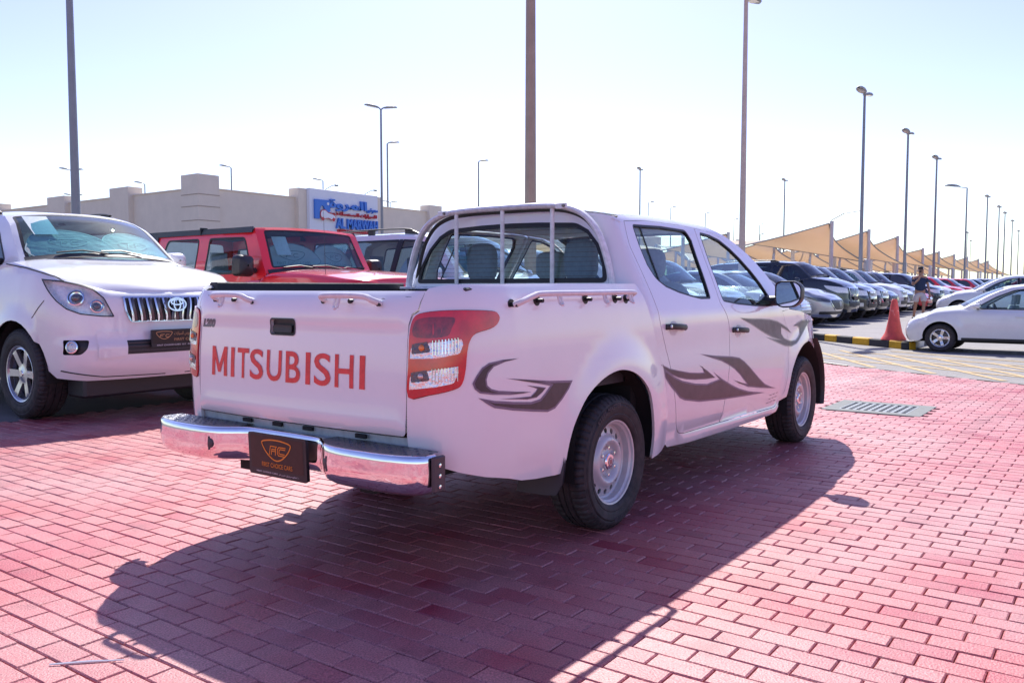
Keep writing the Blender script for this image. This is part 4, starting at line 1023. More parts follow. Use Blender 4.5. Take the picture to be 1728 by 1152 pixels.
    for y in (.45,-.29):
        mb = MB(); P = []
        mb.pillow((.61,y,1.365), .055, .105, .125, .6); h_ = mb.obj('headrest', T, SEAT, sharp=70)
        mb = MB(); mb.tube([(.60,y-.05,1.18),(.60,y-.05,1.26)], .008, 6); mb.tube([(.60,y+.05,1.18),(.60,y+.05,1.26)], .008, 6); mb.obj('headrest_post', T, CHR2)
    mb = MB(); mb.box(2.15,2.52,-.74,.74,.75,1.04,bev=.05); mb.box(.40,2.5,-.78,.78,.36,.60); mb.box(2.5,2.56,-.80,.80,.40,1.03); mb.obj('dashboard', T, DASH, sharp=50)
    mb = MB(); mb.lathe([(.17,0),(.18,.012),(.19,0),(.18,-.012),(.17,0)], 24, 'x', (0,0,0)); mb.tube([(0,0,-.17),(0,0,.17)], .012, 6); mb.tube([(0,0,0),(.2,0,-.05)], .03, 8)
    mb.obj('steering_wheel', T, DASH, loc=(2.02,.37,1.0), rot=(0,R(20),0))
    mb = MB()
    for sg in (-1,1): mb.box(.45,2.3,min(.80*sg,.77*sg),max(.80*sg,.77*sg),.40,1.03)
    mb.obj('door_trim', T, SEAT, smooth=False)
    mb = MB(); mb.box(.45,1.75,-.55,.55,1.585,1.60); mb.obj('headliner', T, M('headliner',(.6,.6,.58),.9), smooth=False)
    return T
def dens_open(pts, seg):
    out = []
    for a, b in zip(pts, pts[1:]):
        L = math.dist(a, b); k = max(1, int(math.ceil(L/seg)))
        out += [tuple(a[c]+(b[c]-a[c])*j/k for c in range(len(a))) for j in range(k)]
    return out+[tuple(pts[-1])]
def smooth_poly3(pts, n=5):
    out = []; N = len(pts)
    for i in range(N-1):
        a, b, d, e = pts[max(0,i-1)], pts[i], pts[i+1], pts[min(N-1,i+2)]
        for k in range(n):
            t = k/n; out.append(tuple(.5*(2*b[c]+(d[c]-a[c])*t+(2*a[c]-5*b[c]+4*d[c]-e[c])*t*t+(3*b[c]-a[c]-3*d[c]+e[c])*t**3) for c in range(3)))
    return out+[tuple(pts[-1])]
build_truck()
# ---------------------------------------------------------------- the other vehicles
def build_car(name, label, cat, B, paint, S, lod=0, loc=(0,0,0), rz=0, group=None, scale=1):
    """heading +x, origin on the ground under the front axle.  S: dict of features"""
    T = thing(name, label, cat, loc, rz, group, scale)
    G = .07 if lod == 0 else .12 if lod == 1 else .3
    seg = G*.6; wr = S['wr']; ar = S.get('ar', wr+.05)
    top = S['B_top'] if 'B_top' in S else B.top
    # side skin
    nu = []
    u = B.ur
    L_ = [B.ur+(B.uf-B.ur)*k/60 for k in range(61)]
    upper = [(a, B.ztop(a)) for a in L_]
    def archp(cx):
        h = math.asin(max(-1, min(1, (S['sill']-wr*1.02)/ar)))
        return [(cx+ar*math.cos(a), wr*1.02+ar*math.sin(a)*S.get('asq',1)) for a in np.linspace(h, math.pi-h, 17 if lod < 2 else 9)]
    lower = [(B.uf, S['fz']), (B.uu(('f',.5)), S['fz']), (ar+.10, S['fz']+.02), (ar, S['sill']+.02)]+archp(0)[1:-1]+[(-ar, S['sill']), (-B.wb+ar, S['sill'])]+archp(-B.wb)[1:-1]+[(-B.wb-ar, S['sill']+.03), (B.uu(('r',.4)), S['rz']), (B.ur, S['rz'])]
    holes = [rnd(h) for h in S.get('holes', [])]
    poly = upper+lower
    body = skin('body', poly, B, paint, T, both=True, grid=G, holes=holes, flange=.01 if lod < 2 else 0)
    # bonnet and (for saloons) boot lid: rows across from side to side
    def deck(us, crown, bulge, nm, mat, n=12):
        rows = []
        for u in us:
            x, y, z = B(u, B.ztop(u)); y = abs(y)
            rows.append([(x+bulge(u)*(1-(k/n)**2)*(1), y*k/n, z-.001+crown(u)*(1-abs(k/n)**S.get('cexp',2.4))) for k in range(-n, n+1)])
        mb = MB(); mb.grid(rows); return mb.obj(nm, T, mat, sharp=50)
    us = [S['cowl']+(B.uf-.001-S['cowl'])*k/22 for k in range(23)] if lod < 2 else [S['cowl']+(B.uf-.001-S['cowl'])*k/8 for k in range(9)]
    bn = deck(us, S.get('crown', lambda u: .07*min(1, max(0,(B.uf-u)/.9))), lambda u: S['wbul']*max(0, 1-(u-S['cowl'])/.5), 'bonnet', S.get('hood_mat', paint), 10 if lod < 2 else 4)
    # greenhouse
    g = S['glass']   # outline of the cabin side, from front base over the roof to the rear base
    GW = S['gw']
    x0g, x1g = g[-1][0], g[0][0]; xm = (x0g+x1g)/2; hg = (x1g-x0g)/2
    def gh(x, z): return (x, -tab(z, GW)*(1-.05*abs((x-xm)/hg)**3), z)
    low = [(x, B.ztop(x)-.02 if x < B.f.x0 else B.ztop(B.f.x0)-.02) for x in np.linspace(x0g, x1g, 16)]
    op = list(g)+low
    wins = [rnd(w) for w in S['windows']]
    for mir in (False, True): skin('cabin_side', op, gh, S.get('pillar', paint), T, mirror=mir, grid=G*1.3, holes=wins if lod < 2 else [], flange=.01 if lod < 2 else 0)
    GL = S.get('glassmat', GLS)
    for w in wins:
        for mir in (False, True):
            if lod == 0:
                w_ = skin('side_window', inset(w, .004), gh, GL, T, mirror=mir, grid=.2, off=-.008, flange=0)
                skin('window_frame', inset(w, -.006), gh, RUB, w_, mirror=mir, grid=.1, off=.002, flange=.01, holes=[inset(w, .016)])
            else:
                skin('side_window', w, gh, GL, T, mirror=mir, grid=.3, off=-.006 if lod == 1 else .004, flange=0)
    for w in S.get('black_bits', []):
        for mir in (False, True): skin('pillar_trim', w, gh, RUB, T, mirror=mir, grid=.1, off=.003, flange=0)
    fi, ri = S['fi'], S['ri']   # indices of the roof's front and rear corner in g
    fl = g[:fi+1]; rl = g[ri:][::-1]; crownr = S.get('rcrown', .05)
    def screen(L, bul0, bul1):
        n = len(L)
        D = [0]
        for a, b in zip(L, L[1:]): D.append(D[-1]+math.dist(a, b))
        def fn(s_, t):
            q = t*D[-1]; i = 0
            while i < n-2 and D[i+1] < q: i += 1
            k = (q-D[i])/(D[i+1]-D[i])
            x = L[i][0]+(L[i+1][0]-L[i][0])*k; z = L[i][1]+(L[i+1][1]-L[i][1])*k
            y0 = abs(gh(x, z)[1]); return (x+(bul0*(1-t)+bul1*t)*(1-s_*s_), y0*s_, z+crownr*t*(1-abs(s_)**2.4)+S.get('crown0', .06)*(1-t)*(1-abs(s_)**2.4))
        return fn
    wf = screen(fl, S['wbul'], S['wbul']*.6); rf_ = screen(rl, -.10, -.06)
    rf = lambda s_, t: rf_(-s_, t)
    q = S.get('ws', (.93,.05,.93))
    win = rnd([(-q[0],q[1],.06),(q[0],q[1],.06),(q[0]-.02,q[2],.06),(-q[0]+.02,q[2],.06)])
    skin('windscreen_frame', [(-1,0),(1,0),(1,1),(-1,1)], wf, S.get('wsframe', paint), T, holes=[win], grid=.15, flange=.008 if lod < 2 else 0)
    ws = skin('windscreen', inset(win, .002), wf, S.get('wsglass', GL), T, grid=.12 if lod < 2 else .4, off=-.004, flange=0)
    if lod < 2: skin('windscreen_band', win, wf, RUB, ws, holes=[inset(win, .035)], grid=.1, off=-.002, flange=0)
    rw = rnd([(-.86,.15,.06),(.86,.15,.06),(.80,.88,.06),(-.80,.88,.06)])
    skin('rear_screen_frame', [(-1,0),(1,0),(1,1),(-1,1)], rf, paint, T, holes=[rw] if lod < 2 else [], grid=.2, flange=0)
    if lod < 2: skin('rear_screen', rw, rf, GL, T, grid=.2, off=-.004, flange=0)
    rows = []; n = 12 if lod < 2 else 4
    tops = dens_open(g[fi:ri+1], .15 if lod < 2 else .6)
    x0, x1 = tops[-1][0], tops[0][0]
    for (x, z) in tops:
        a = S['wbul']*.6*max(0, 1-(x1-x)/.6)-.06*max(0, 1-(x-x0)/.5); y0 = abs(gh(x, z)[1])
        rows.append([(x+a*(1-(k/n)**2), y0*k/n, z+crownr*(1-abs(k/n)**2.4)) for k in range(-n, n+1)])
    mb = MB(); mb.grid(rows); mb.obj('roof', T, S.get('roof_mat', paint), sharp=50)
    if 'cowlz' not in S and lod < 2:
        mb = MB(); xc = S['cowl']
        P = [lift(wf, s_, .0, .006) for s_ in np.linspace(-.96,.96,15)]; Q = [lift(wf, s_, .075, .006) for s_ in np.linspace(-.96,.96,15)]
        mb.grid([[(p[0]+.05,p[1],p[2]-.004) for p in P], P, Q]); mb.obj('cowl_panel', T, BLK)
        for y0_, y1_ in ((-.12,-.62),(.30,-.18)):
            mb = MB(); mb.tube([lift(wf, y_/B.hw, t_, .02) for y_, t_ in ((y0_,.03),((y0_+y1_)/2,.10),(y1_,.08))], .008, 5); mb.obj('wiper', T, BLK)
    # overlays on the body: (name, polygon, material, off[, keyword])
    for it in S.get('overlay', []):
        nm, P, m, off = it[:4]; kw = it[4] if len(it) > 4 else {}
        if lod == 2 and kw.get('fine'): continue
        kw = {a: b for a, b in kw.items() if a != 'fine'}
        if kw.pop('centre', False):
            skin(nm, rnd(P), B, m, T, both=True, off=off, flange=kw.pop('flange', .012), grid=G, **kw)
        else:
            lab = kw.pop('label', None)
            for mir in (False, True):
                o = skin(nm, rnd(P), B, m, T, mirror=mir, off=off, flange=kw.get('flange', .012), grid=G*.7, holes=kw.get('holes', ()))
    if lod < 2:
        for D in S.get('doors', []):
            for mir in (False, True):
                dd = skin('door', rnd(D), B, paint, T, mirror=mir, off=.0035, flange=.006, grid=G)
                xs = [p[0] for p in D]; zb = S['belt']-.13
                c = min(xs)+.10
                mb = MB(); sg = 1 if mir else -1
                p = [lift(B, c+a, zb, d_) for a, d_ in ((0,.005),(.03,.028),(.15,.03),(.19,.006))]
                if mir: p = [Vector((q_.x,-q_.y,q_.z)) for q_ in p]
                mb.tube(p, .012, 6); mb.obj('door_handle', dd, S.get('handle_mat', paint))
    # wheels
    for x in (0, -B.wb):
        for sg in (-1, 1):
            wheel_hull('wheel', T, (x, (B.hw-.02)*sg, wr), sg > 0, r=wr, rr=S.get('rr', .24), w=.25 if wr > .35 else .2, kind='alloy', lod=0 if lod == 0 and S.get('treads') else 1, spokes=S.get('spokes', 6))
    mb = MB()
    for cx in (0, -B.wb):
        for sg in (-1, 1):
            pts = [(cx+ar*1.01*math.cos(a), wr*1.02+ar*1.01*math.sin(a)) for a in np.linspace(-.15, math.pi+.15, 12)]
            mb.grid([[(x, sg*(B.hw-.03), z) for x, z in pts], [(x, sg*.45, z) for x, z in pts]]); mb.add([(x, sg*.45, z) for x, z in pts], [tuple(range(12))])
    mb.box(B.ro+.25, B.fo-.28, -.62, .62, S['sill']-.06, S['sill']+.12); mb.box(B.ro+.4, -ar-.02, -B.hw+.10, B.hw-.10, S['sill']-.01, S['sill']+.10); mb.box(ar*.2, B.fo-.22, -.70, .70, S['fz']+.06, S['fz']+.25)
    u_ = mb.obj('underbody', T, DARK, smooth=False)
    # mirrors
    mx, mz = S['mirror']
    for sg in (-1, 1):
        mb = MB(); y0 = abs(gh(mx, mz)[1]); hw_ = S.get('mw', .22); hh = S.get('mh', .17)
        rows = []
        ring = rnd([(0,-hh/2,.04),(hw_,-hh/2+.01,.06),(hw_-.02,hh/2,.06),(0,hh/2-.01,.04)])
        for x, s_ in ((-.05,.9),(-.045,1),(.02,1.02),(.07,.88),(.10,.5),(.105,.1)):
            rows.append([(mx+x, sg*(y0+.07+hw_/2+(a-hw_/2)*s_), mz+b*s_) for a, b in ring+[ring[0]]])
        mb.grid(rows); mi = mb.obj('wing_mirror', T, S.get('mirror_mat', paint))
        mb = MB(); mb.tube([(mx,sg*(y0-.01),mz-.05),(mx,sg*(y0+.10),mz-.05)], .03, 6); mb.obj('mirror_arm', mi, BLK)
        if lod == 0:
            mb = MB(); mb.add([(mx-.0505, sg*(y0+.07+hw_/2+(a-hw_/2)*.85), mz+b*.85) for a, b in ring], [tuple(range(len(ring)))]); mb.obj('mirror_glass', mi, M('mirror_silver',(.9,.92,.93),.01,metal=1), smooth=False)
    if S.get('rails'):
        xa, xb = S['rails']
        for sg in (-1, 1):
            zz = lambda x: tab(-x, [(-p[0], p[1]) for p in tops])
            yy = lambda x: (abs(gh(x, zz(x))[1])-.05)*sg
            P = [(xa+.0, 0), (xa-.12, .035), (xa-.28, .055), (xb+.28, .055), (xb+.12, .035), (xb, 0)]
            P = smooth_poly(P, 4, False)
            mb = MB(); mb.tube([(x, yy(x), zz(x)+.02+d_) for x, d_ in P], .014, 6, flat=(.012,.02)); mb.add(*fin([(x, yy(x), zz(x)+.01, d_) for x, d_ in P if x > xa-.3]))
            for xf_ in ((xa+xb)/2,): mb.box(xf_-.05, xf_+.05, yy(xf_)-.02, yy(xf_)+.02, zz(xf_), zz(xf_)+.07)
            mb.obj('roof_rail', T, S.get('rail_mat', BLK))
    # cabin
    if lod < 2:
        zb = S['belt']; h = max(p[1] for p in g)
        seatm = M('light_trim', (.38,.36,.33), .9) if S.get('lightseat') else SEAT
        for xx, yy in ((-1.15,.37),(-1.15,-.37),(-2.05,.37),(-2.05,-.37)):
            if xx-.5 < B.ro+.3: continue
            mb = MB(); mb.box(xx-.05, xx+.5, yy-.24, yy+.24, zb-.62, zb-.42, bev=.05); mb.tube([(xx+.02,yy,zb-.5),(xx-.10,yy,zb-.1),(xx-.17,yy,zb+.10)], .2, 10, flat=(.07,.23)); mb.tube([(xx-.18,yy,zb+.12),(xx-.20,yy,zb+.24),(xx-.20,yy,zb+.33)], .1, 10, flat=(.05,.12)); mb.obj('seat', T, seatm, sharp=60)
        mb = MB(); xd = fl[0][0]; mb.box(xd-.55, xd+.05, -B.hw+.12, B.hw-.12, zb-.35, zb-.02, bev=.05); mb.box(B.ro+.35, xd, -B.hw+.10, B.hw-.10, .40, .52); mb.obj('dashboard', T, DASH, sharp=50)
        mb = MB(); mb.lathe([(.17,0),(.18,.014),(.19,0),(.18,-.014),(.17,0)], 20, 'x', (0,0,0)); mb.tube([(0,0,-.17),(0,0,.17)], .012, 6)
        mb.obj('steering_wheel', T, DASH, loc=(xd-.62,.37,zb-.02), rot=(0,R(20),0))
        mb = MB(); 
        for sg in (-1,1): mb.box(B.ro+.4, xd-.1, min(sg*(B.hw-.12), sg*(B.hw-.09)), max(sg*(B.hw-.12), sg*(B.hw-.09)), .45, zb-.03)
        mb.obj('door_trim', T, DASH, smooth=False)
    return T
def fin(P):
    v = []; 
    for x, y, z, d in P: v += [(x, y, z), (x, y, z+d)]
    return v, [(2*i, 2*i+2, 2*i+3, 2*i+1) for i in range(len(P)-1)]
def plate_on(T, fn, w=.46, h=.115, mat=None, size=0):
    pl = skin('number_plate', rnd([(-w/2,-h/2,.01),(w/2,-h/2,.01),(w/2,h/2,.01),(-w/2,h/2,.01)]), fn, BLK, T, off=0, flange=.015, grid=0)
    return pl
HL = M('headlamp_clear', (.95,.93,.92), .2, metal=.1, coat=1, noise=.16, nscale=28, bump=.9, bscale=30)
HLD = M('headlamp_dark', (.12,.12,.13), .15, metal=.4, coat=1, noise=.6, nscale=22)
FOG = M('fog_lens', (.55,.56,.58), .1, metal=.6, coat=1, bump=.8, bscale=70)
REDL = M('tail_red', (.45,.02,.02), .15, coat=1)
def paint(name, c, rough=.3, **k): return M(name, c, rough, coat=1, noise=.05, nscale=3, **k)
P_WHITE = paint('pearl_white_paint', (.80,.80,.80), dirt=.15)
P_RED = paint('red_paint', (.78,.018,.03), dirt=.06)
P_BLACK = paint('black_paint', (.012,.018,.022), .15, dirt=.04)
P_BLUE = paint('dark_blue_paint', (.018,.032,.05), .18, dirt=.04)
P_SILVER = paint('silver_paint', (.48,.49,.50), .3, metal=.5)
P_GREY = paint('grey_paint', (.16,.18,.19), .28, metal=.4)
P_WHITE2 = paint('plain_white_paint', (.78,.78,.78))

# ---- white SUV on the left
def emblem_ovals(T, fn, mat, w=.085, h=.055):
    L = [(circ(0,0,w,28,ry=h), True), (circ(0,0,w*.36,20,ry=h*.93), True), (circ(0,h*.36,w*.66,22,ry=h*.42), True)]
    o = strokes('emblem', L, .012, fn, mat, T, off=0)
    sol = o.modifiers.new('s', 'SOLIDIFY'); sol.thickness = .006
    return o
def make_prado():
    B = prado_body()
    S = dict(wr=.39, ar=.455, asq=1.0, rr=.245, sill=.42, fz=.36, rz=.42, cowl=-.33, wbul=.24, belt=1.22, spokes=6, treads=1,
      glass=[(-.22,1.355),(-.36,1.47),(-.52,1.62),(-.64,1.72),(-.82,1.80),(-1.3,1.845),(-2.2,1.845),(-3.2,1.80),(-3.50,1.72),(-3.66,1.45),(-3.74,1.17)], fi=4, ri=7,
      gw=[(1.15,.88),(1.25,.86),(1.4,.80),(1.6,.735),(1.75,.675),(1.845,.61)],
      windows=[[(-.62,1.265,.03),(-.50,1.37,.04),(-.78,1.66,.05),(-.95,1.71,.03),(-1.38,1.73,.03),(-1.42,1.25,.03)],[(-1.50,1.25,.03),(-1.46,1.73,.03),(-2.35,1.73,.03),(-2.42,1.25,.03)],[(-2.50,1.25,.03),(-2.45,1.72,.03),(-3.25,1.69,.05),(-3.42,1.27,.03)]],
      mirror=(-.58,1.42), rails=(-1.05,-3.3), crown=lambda u: .06*min(1, max(0,(B.uf-u)/.7)), crown0=.06, cexp=3,
      ws=(.95,.04,.95), wsglass=glass('windscreen_glass', (.50,.78,.80), .07))
    head = rnd([(.425,1.204),(.68,1.185),(.84,1.155,.05),(.925,1.120),(1.003,1.045),(1.078,.885,.015),(.967,.890,.03),(.817,.910),(.706,.952),(.612,1.016),(.515,1.105,.03)])
    grl = rnd([(1.150,1.052,.01),(B.uf,1.052),(B.uf,.838),(1.205,.838,.02),(1.165,.93,.03)])
    fog = rnd([(.655,.700,.02),(.868,.697,.02),(.832,.625,.02),(.785,.578,.03),(.625,.578,.02)])
    lgr = rnd([(1.135,.685,.01),(B.uf,.685),(B.uf,.572),(1.132,.572,.01)])
    S['holes'] = [[q for q in head], [q for q in fog]]
    C = dict(centre=True)
    S['overlay'] = [('front_bumper_bar', [(.93,.775,.04),(1.18,.765,.03),(1.155,.70),(1.14,.56,.02),(1.0,.545),(.91,.548,.02)], P_WHITE, .012),
       ('bonnet_gap', [(-.30,1.335),(.05,1.297),(.42,1.247),(.58,1.222),(.642,1.203),(.678,1.186),(.70,1.180),(.70,1.186),(.682,1.193),(.645,1.211),(.58,1.230),(.42,1.255),(.05,1.305),(-.30,1.343)], M('panel_gap', (.03,.03,.03), .8), .002, dict(flange=0)),
       ('bumper_seam', [(.30,.875),(.388,.955),(.47,1.02),(.47,1.028),(.383,.962),(.293,.878)], M('panel_gap', (.03,.03,.03), .8), .002, dict(flange=0)),
       ('bumper_crease', [(.60,.45),(.95,.395,.02),(1.5,.385),(1.5,.377),(.95,.387,.02),(.59,.44)], M('panel_gap', (.03,.03,.03), .8), .002, dict(flange=0))]
    S['doors'] = [[(-.55,.50,.08),(-.50,1.20),(-1.45,1.19),(-1.45,.50,.05)],[(-1.47,.50,.05),(-1.47,1.19),(-2.50,1.19),(-2.42,.80,.2),(-2.28,.50,.06)]]
    T = build_car('parked_suv', 'white SUV parked beside the pickup tailgate, black-edged clear headlight and folded sunshade in its windscreen', 'SUV', B, P_WHITE, S, 0, (.93,5.35,0), R(-90), 'cars parked in the left row', 1.07)
    for mir in (False, True):
        h_ = skin('headlight', inset(head, .003), B, LENSC, T, mirror=mir, off=.003, flange=0, grid=.05)
        skin('reflector', head, B, HL, h_, mirror=mir, off=-.045, flange=-.045, grid=.05)
        skin('headlight_rim', head, B, RUB, h_, mirror=mir, off=.004, flange=.01, grid=.05, holes=[inset(head, .009)])
        for (u, v), r in (((.782,1.050),.068),((.947,.978),.055)):
            c = lift(B, u, v, -.022); n = nrm(B, u, v)
            if mir: c = Vector((c.x,-c.y,c.z)); n = Vector((n.x,-n.y,n.z))
            mb = MB(); mb.lathe([(r,.012),(r*.86,.016),(r*.80,0),(r*.62,-.004)], 24, 'z', mat=CHR2); mb.sphere((0,0,-.008), r*.62, 16, 8, mat=M('projector_glass', (.10,.10,.11), .05, metal=.3, coat=1))
            o = mb.obj('projector', h_, None); o.rotation_euler = n.to_track_quat('Z','Y').to_euler(); o.location = c
        f_ = skin('fog_lamp', fog, B, BLK, T, mirror=mir, off=-.03, flange=-.03, grid=.06)
        c = lift(B, .712, .643, -.012); n = nrm(B, .712, .643)
        if mir: c = Vector((c.x,-c.y,c.z)); n = Vector((n.x,-n.y,n.z))
        mb = MB(); mb.lathe([(.052,-.01),(.052,.012),(.044,.014),(.042,0)], 22, 'z', mat=CHR2); mb.lathe([(.042,.002),(.02,.006),(0,.007)], 22, 'z', mat=FOG)
        o = mb.obj('lamp_lens', f_, None); o.rotation_euler = n.to_track_quat('Z','Y').to_euler(); o.location = c
    mb = MB(); mb.box(.45,.74,-.74,.74,.21,.40,bev=.02); mb.obj('under_tray', T, BLK)
    gr = skin('grille', grl, B, CHR2, T, both=True, off=.012, flange=.02, grid=.06, holes=[])
    skin('grille_opening', inset(grl, .012) if False else rnd([(1.168,1.040,.01),(B.uf,1.040),(B.uf,.850),(1.215,.850,.02),(1.180,.93,.03)]), B, BLK, gr, both=True, off=.0135, flange=0, grid=.06)
    for sg in (-1,1):
        for k in range(6):
            u = 1.215+.075*k; mb = MB()
            L = [lift(B, u+.012*math.cos(3*j/8), .845+.19*j/8, .022+.006*math.sin(j/8*3.14)) for j in range(9)]
            if sg > 0: L = [Vector((p.x,-p.y,p.z)) for p in L]
            mb.tube(L, .01, 6, flat=(.0035,.014)); mb.obj('grille_bar', gr, CHR2)
            mb = MB(); L2 = [Vector(p)+Vector((0, .022*(1 if sg < 0 else -1), -.0)) for p in L]
            mb.tube(L2, .01, 6, flat=(.020,.016)); mb.obj('grille_bar', gr, M('dark_chrome', (.10,.09,.10), .25, metal=.8))
    ef = plane_fn((B(B.uf,.98)[0]+.075, 0, .985), (0,1,0), (-.08,0,1))
    emblem_ovals(gr, ef, CHR2)
    skin('lower_grille', lgr, B, BLK, T, both=True, off=.004, flange=0, grid=.08)
    for z in (.60,.635,.665):
        mb = MB(); mb.tube([ (lambda p: (p[0]+.008, p[1], p[2]))(B(u, z)) for u in np.linspace(1.15, B.uf, 8)]+[ (lambda p: (p[0]+.008, -p[1], p[2]))(B(u, z)) for u in np.linspace(B.uf, 1.15, 8)], .006, 4); mb.obj('grille_slat', T, M('dark_grey_plastic',(.06,.05,.06),.4))
    xp = B(B.uf,.70)[0]+.06
    pf = plane_fn((xp, .0, .695), (0,1,0), (0,0,1))
    pl = skin('number_plate', rnd([(-.26,-.075,.008),(.26,-.075,.008),(.26,.075,.008),(-.26,.075,.008)]), pf, BLK, T, off=0, flange=.02, grid=0)
    flat_poly('plate_face', [(-.25,-.045),(.25,-.045),(.25,.065),(-.25,.065)], pf, MAT['plate_brown'], pl, off=.001, grid=0)
    sh = smooth_poly([(-.075,.045),(-.04,.052),(0,.054),(.04,.052),(.075,.045),(.06,.018),(.03,-.004),(0,-.012),(-.03,-.004),(-.06,.018)], 3)
    GD = M('gold_print', (.55,.30,.13), .4)
    strokes('shield_print', [([(a-.14,b+.004) for a,b in sh], True), ([(a-.185, b-.003) for a,b in [(0,.01),(.012,.036),(.045,.036)]], False), ([(a-.185, b-.003) for a,b in [(.008,.024),(.03,.024)]], False), ([(a-.14, b-.003) for a,b in [(.045,.034),(.018,.034),(.012,.022),(.018,.012),(.042,.012)]], False)], .005, pf, GD, pl, off=.002)
    letter('plate_lettering', 'FIRST CHOICE', GD, pl, lambda a,b: pf(a+.085,b-.015), .03, fit=(.26,.022)); letter('arabic_lettering', AR('\u0641\u064a\u0631\u0633\u062a \u062a\u0634\u0648\u064a\u0633 \u0644\u0644\u0633\u064a\u0627\u0631\u0627\u062a'), GD, pl, lambda a,b: pf(a+.085,b+.035), .03, fit=(.26,.035))
    letter('plate_small_print', 'FIRST CHOICE CARS  LLC  AL BURAIMI', PAINT, pl, lambda a,b: pf(a,b-.060), .02, fit=(.42,.012))
    sunshade(T, B, S, True)
    # wipers and leaf
    return T
def AR(s):
    """Arabic letters to joined presentation forms in visual order"""
    F = {0x627:(0xFE8D,0xFE8E),0x628:(0xFE8F,0xFE90,0xFE91,0xFE92),0x629:(0xFE93,0xFE94),0x62A:(0xFE95,0xFE96,0xFE97,0xFE98),0x62E:(0xFEA5,0xFEA6,0xFEA7,0xFEA8),0x62F:(0xFEA9,0xFEAA),0x630:(0xFEAB,0xFEAC),0x631:(0xFEAD,0xFEAE),0x633:(0xFEB1,0xFEB2,0xFEB3,0xFEB4),0x634:(0xFEB5,0xFEB6,0xFEB7,0xFEB8),0x636:(0xFEBD,0xFEBE,0xFEBF,0xFEC0),0x639:(0xFEC9,0xFECA,0xFECB,0xFECC),0x641:(0xFED1,0xFED2,0xFED3,0xFED4),0x644:(0xFEDD,0xFEDE,0xFEDF,0xFEE0),0x645:(0xFEE1,0xFEE2,0xFEE3,0xFEE4),0x648:(0xFEED,0xFEEE),0x64A:(0xFEF1,0xFEF2,0xFEF3,0xFEF4)}
    out = []
    for i, c in enumerate(s):
        o = ord(c)
        if o not in F: out.append(c); continue
        pj = i > 0 and ord(s[i-1]) in F and len(F[ord(s[i-1])]) == 4
        nj = i < len(s)-1 and ord(s[i+1]) in F and len(F[o]) == 4
        f = F[o]; k = (3 if nj else 1) if pj else (2 if nj else 0); out.append(chr(f[k] if k < len(f) else f[-1]))
    return ''.join(out[::-1])
def sh_mat():
    if 'shade_cloth' in MAT: return MAT['shade_cloth']
    m, nt, b = node_mat('shade_cloth'); b.inputs['Base Color'].default_value = (.72,.80,.80,1); b.inputs['Roughness'].default_value = .6
    t = nt.nodes.new('ShaderNodeBsdfTranslucent'); t.inputs[0].default_value = (.80,.90,.90,1)
    mx = nt.nodes.new('ShaderNodeMixShader'); mx.inputs[0].default_value = .5
    nt.links.new(b.outputs[0], mx.inputs[1]); nt.links.new(t.outputs[0], mx.inputs[2]); nt.links.new(mx.outputs[0], nt.nodes['Material Output'].inputs[0])
    n = nt.nodes.new('ShaderNodeTexNoise'); n.inputs['Scale'].default_value = 6; n.inputs['Detail'].default_value = 4
    bp = nt.nodes.new('ShaderNodeBump'); bp.inputs['Strength'].default_value = .6; bp.inputs['Distance'].default_value = .03; nt.links.new(n.outputs[0], bp.inputs['Height']); nt.links.new(bp.outputs[0], b.inputs['Normal'])
    return m
def sunshade(T, B, S, logo):
    """two round folding shades and a price sheet behind the windscreen"""
    g = S['glass']; b0 = g[0]; b1 = g[S['fi']]
    dx, dz = b1[0]-b0[0], b1[1]-b0[1]; L = math.hypot(dx, dz)
    ux = Vector((dx/L, 0, dz/L))
    o = Vector((b0[0]+S['wbul']-.07, 0, b0[1]+.02))
    fn = lambda a, b: tuple(o+Vector((-.16*(a/.75)**2, a, 0))+ux*b+Vector((0,0,.02*(1-(a/.7)**2))))
    SH = sh_mat()
    SHX = M('sunshade_silver', (.66,.74,.74), .5, noise=.12, nscale=9, bump=.7, bscale=9)
    ED = M('shade_hem', (.25,.36,.38), .6)
    H = L*.62
    for k, cx in enumerate((-.31,.33)):
        s_ = smooth_poly([(cx-.38,.12),(cx-.35,.40*H/.4*.5),(cx-.24,H*.86),(cx,H),(cx+.24,H*.84),(cx+.36,H*.5),(cx+.33,.10),(cx,.02),(cx-.30,.03)], 4)
        o_ = skin('sunshade', s_, lambda a, b, k=k: tuple(Vector(fn(a, b))-Vector((.015*k,0,0))), SH, T, grid=.1, off=0, flange=.004)
        strokes('shade_hem', [(s_, True)], .010, lambda a, b, k=k: tuple(Vector(fn(a, b))-Vector((.015*k,0,0))), ED, o_, off=.003)
        if logo:
            c = lambda a, b, cx=cx: fn(cx+a, b+H*.52)
            strokes('shade_logo', [(smooth_poly([(-.16,.05),(-.08,.075),(.08,.075),(.17,.05),(.12,-.01),(0,-.05),(-.12,-.01)],4), True), ([(-.08,-.005),(-.06,.04),(.0,.04)], False), ([(-.068,.018),(-.02,.018)], False), ([(.08,.04),(.03,.04),(.015,.02),(.02,-.005),(.07,-.005)], False)], .009, c, ED, o_, off=.003)
            letter('shade_lettering', 'FIRST CHOICE CARS', ED, o_, lambda a, b, cx=cx: fn(cx+a, b+H*.30), .05, off=.003, fit=(.42,.035))
    of = lambda a, b: tuple(Vector(fn(a, b))+Vector((.018,0,.012)))
    pw = S.get('paper', (-.56, L*.50, .20, .30))
    skin('price_sheet', [(pw[0],pw[1]),(pw[0]+pw[2],pw[1]),(pw[0]+pw[2],pw[1]+pw[3]),(pw[0],pw[1]+pw[3])], of, M('paper', (.70,.80,.80), .7, noise=.1, nscale=30), T, grid=.1, off=0, flange=.001)
make_prado()

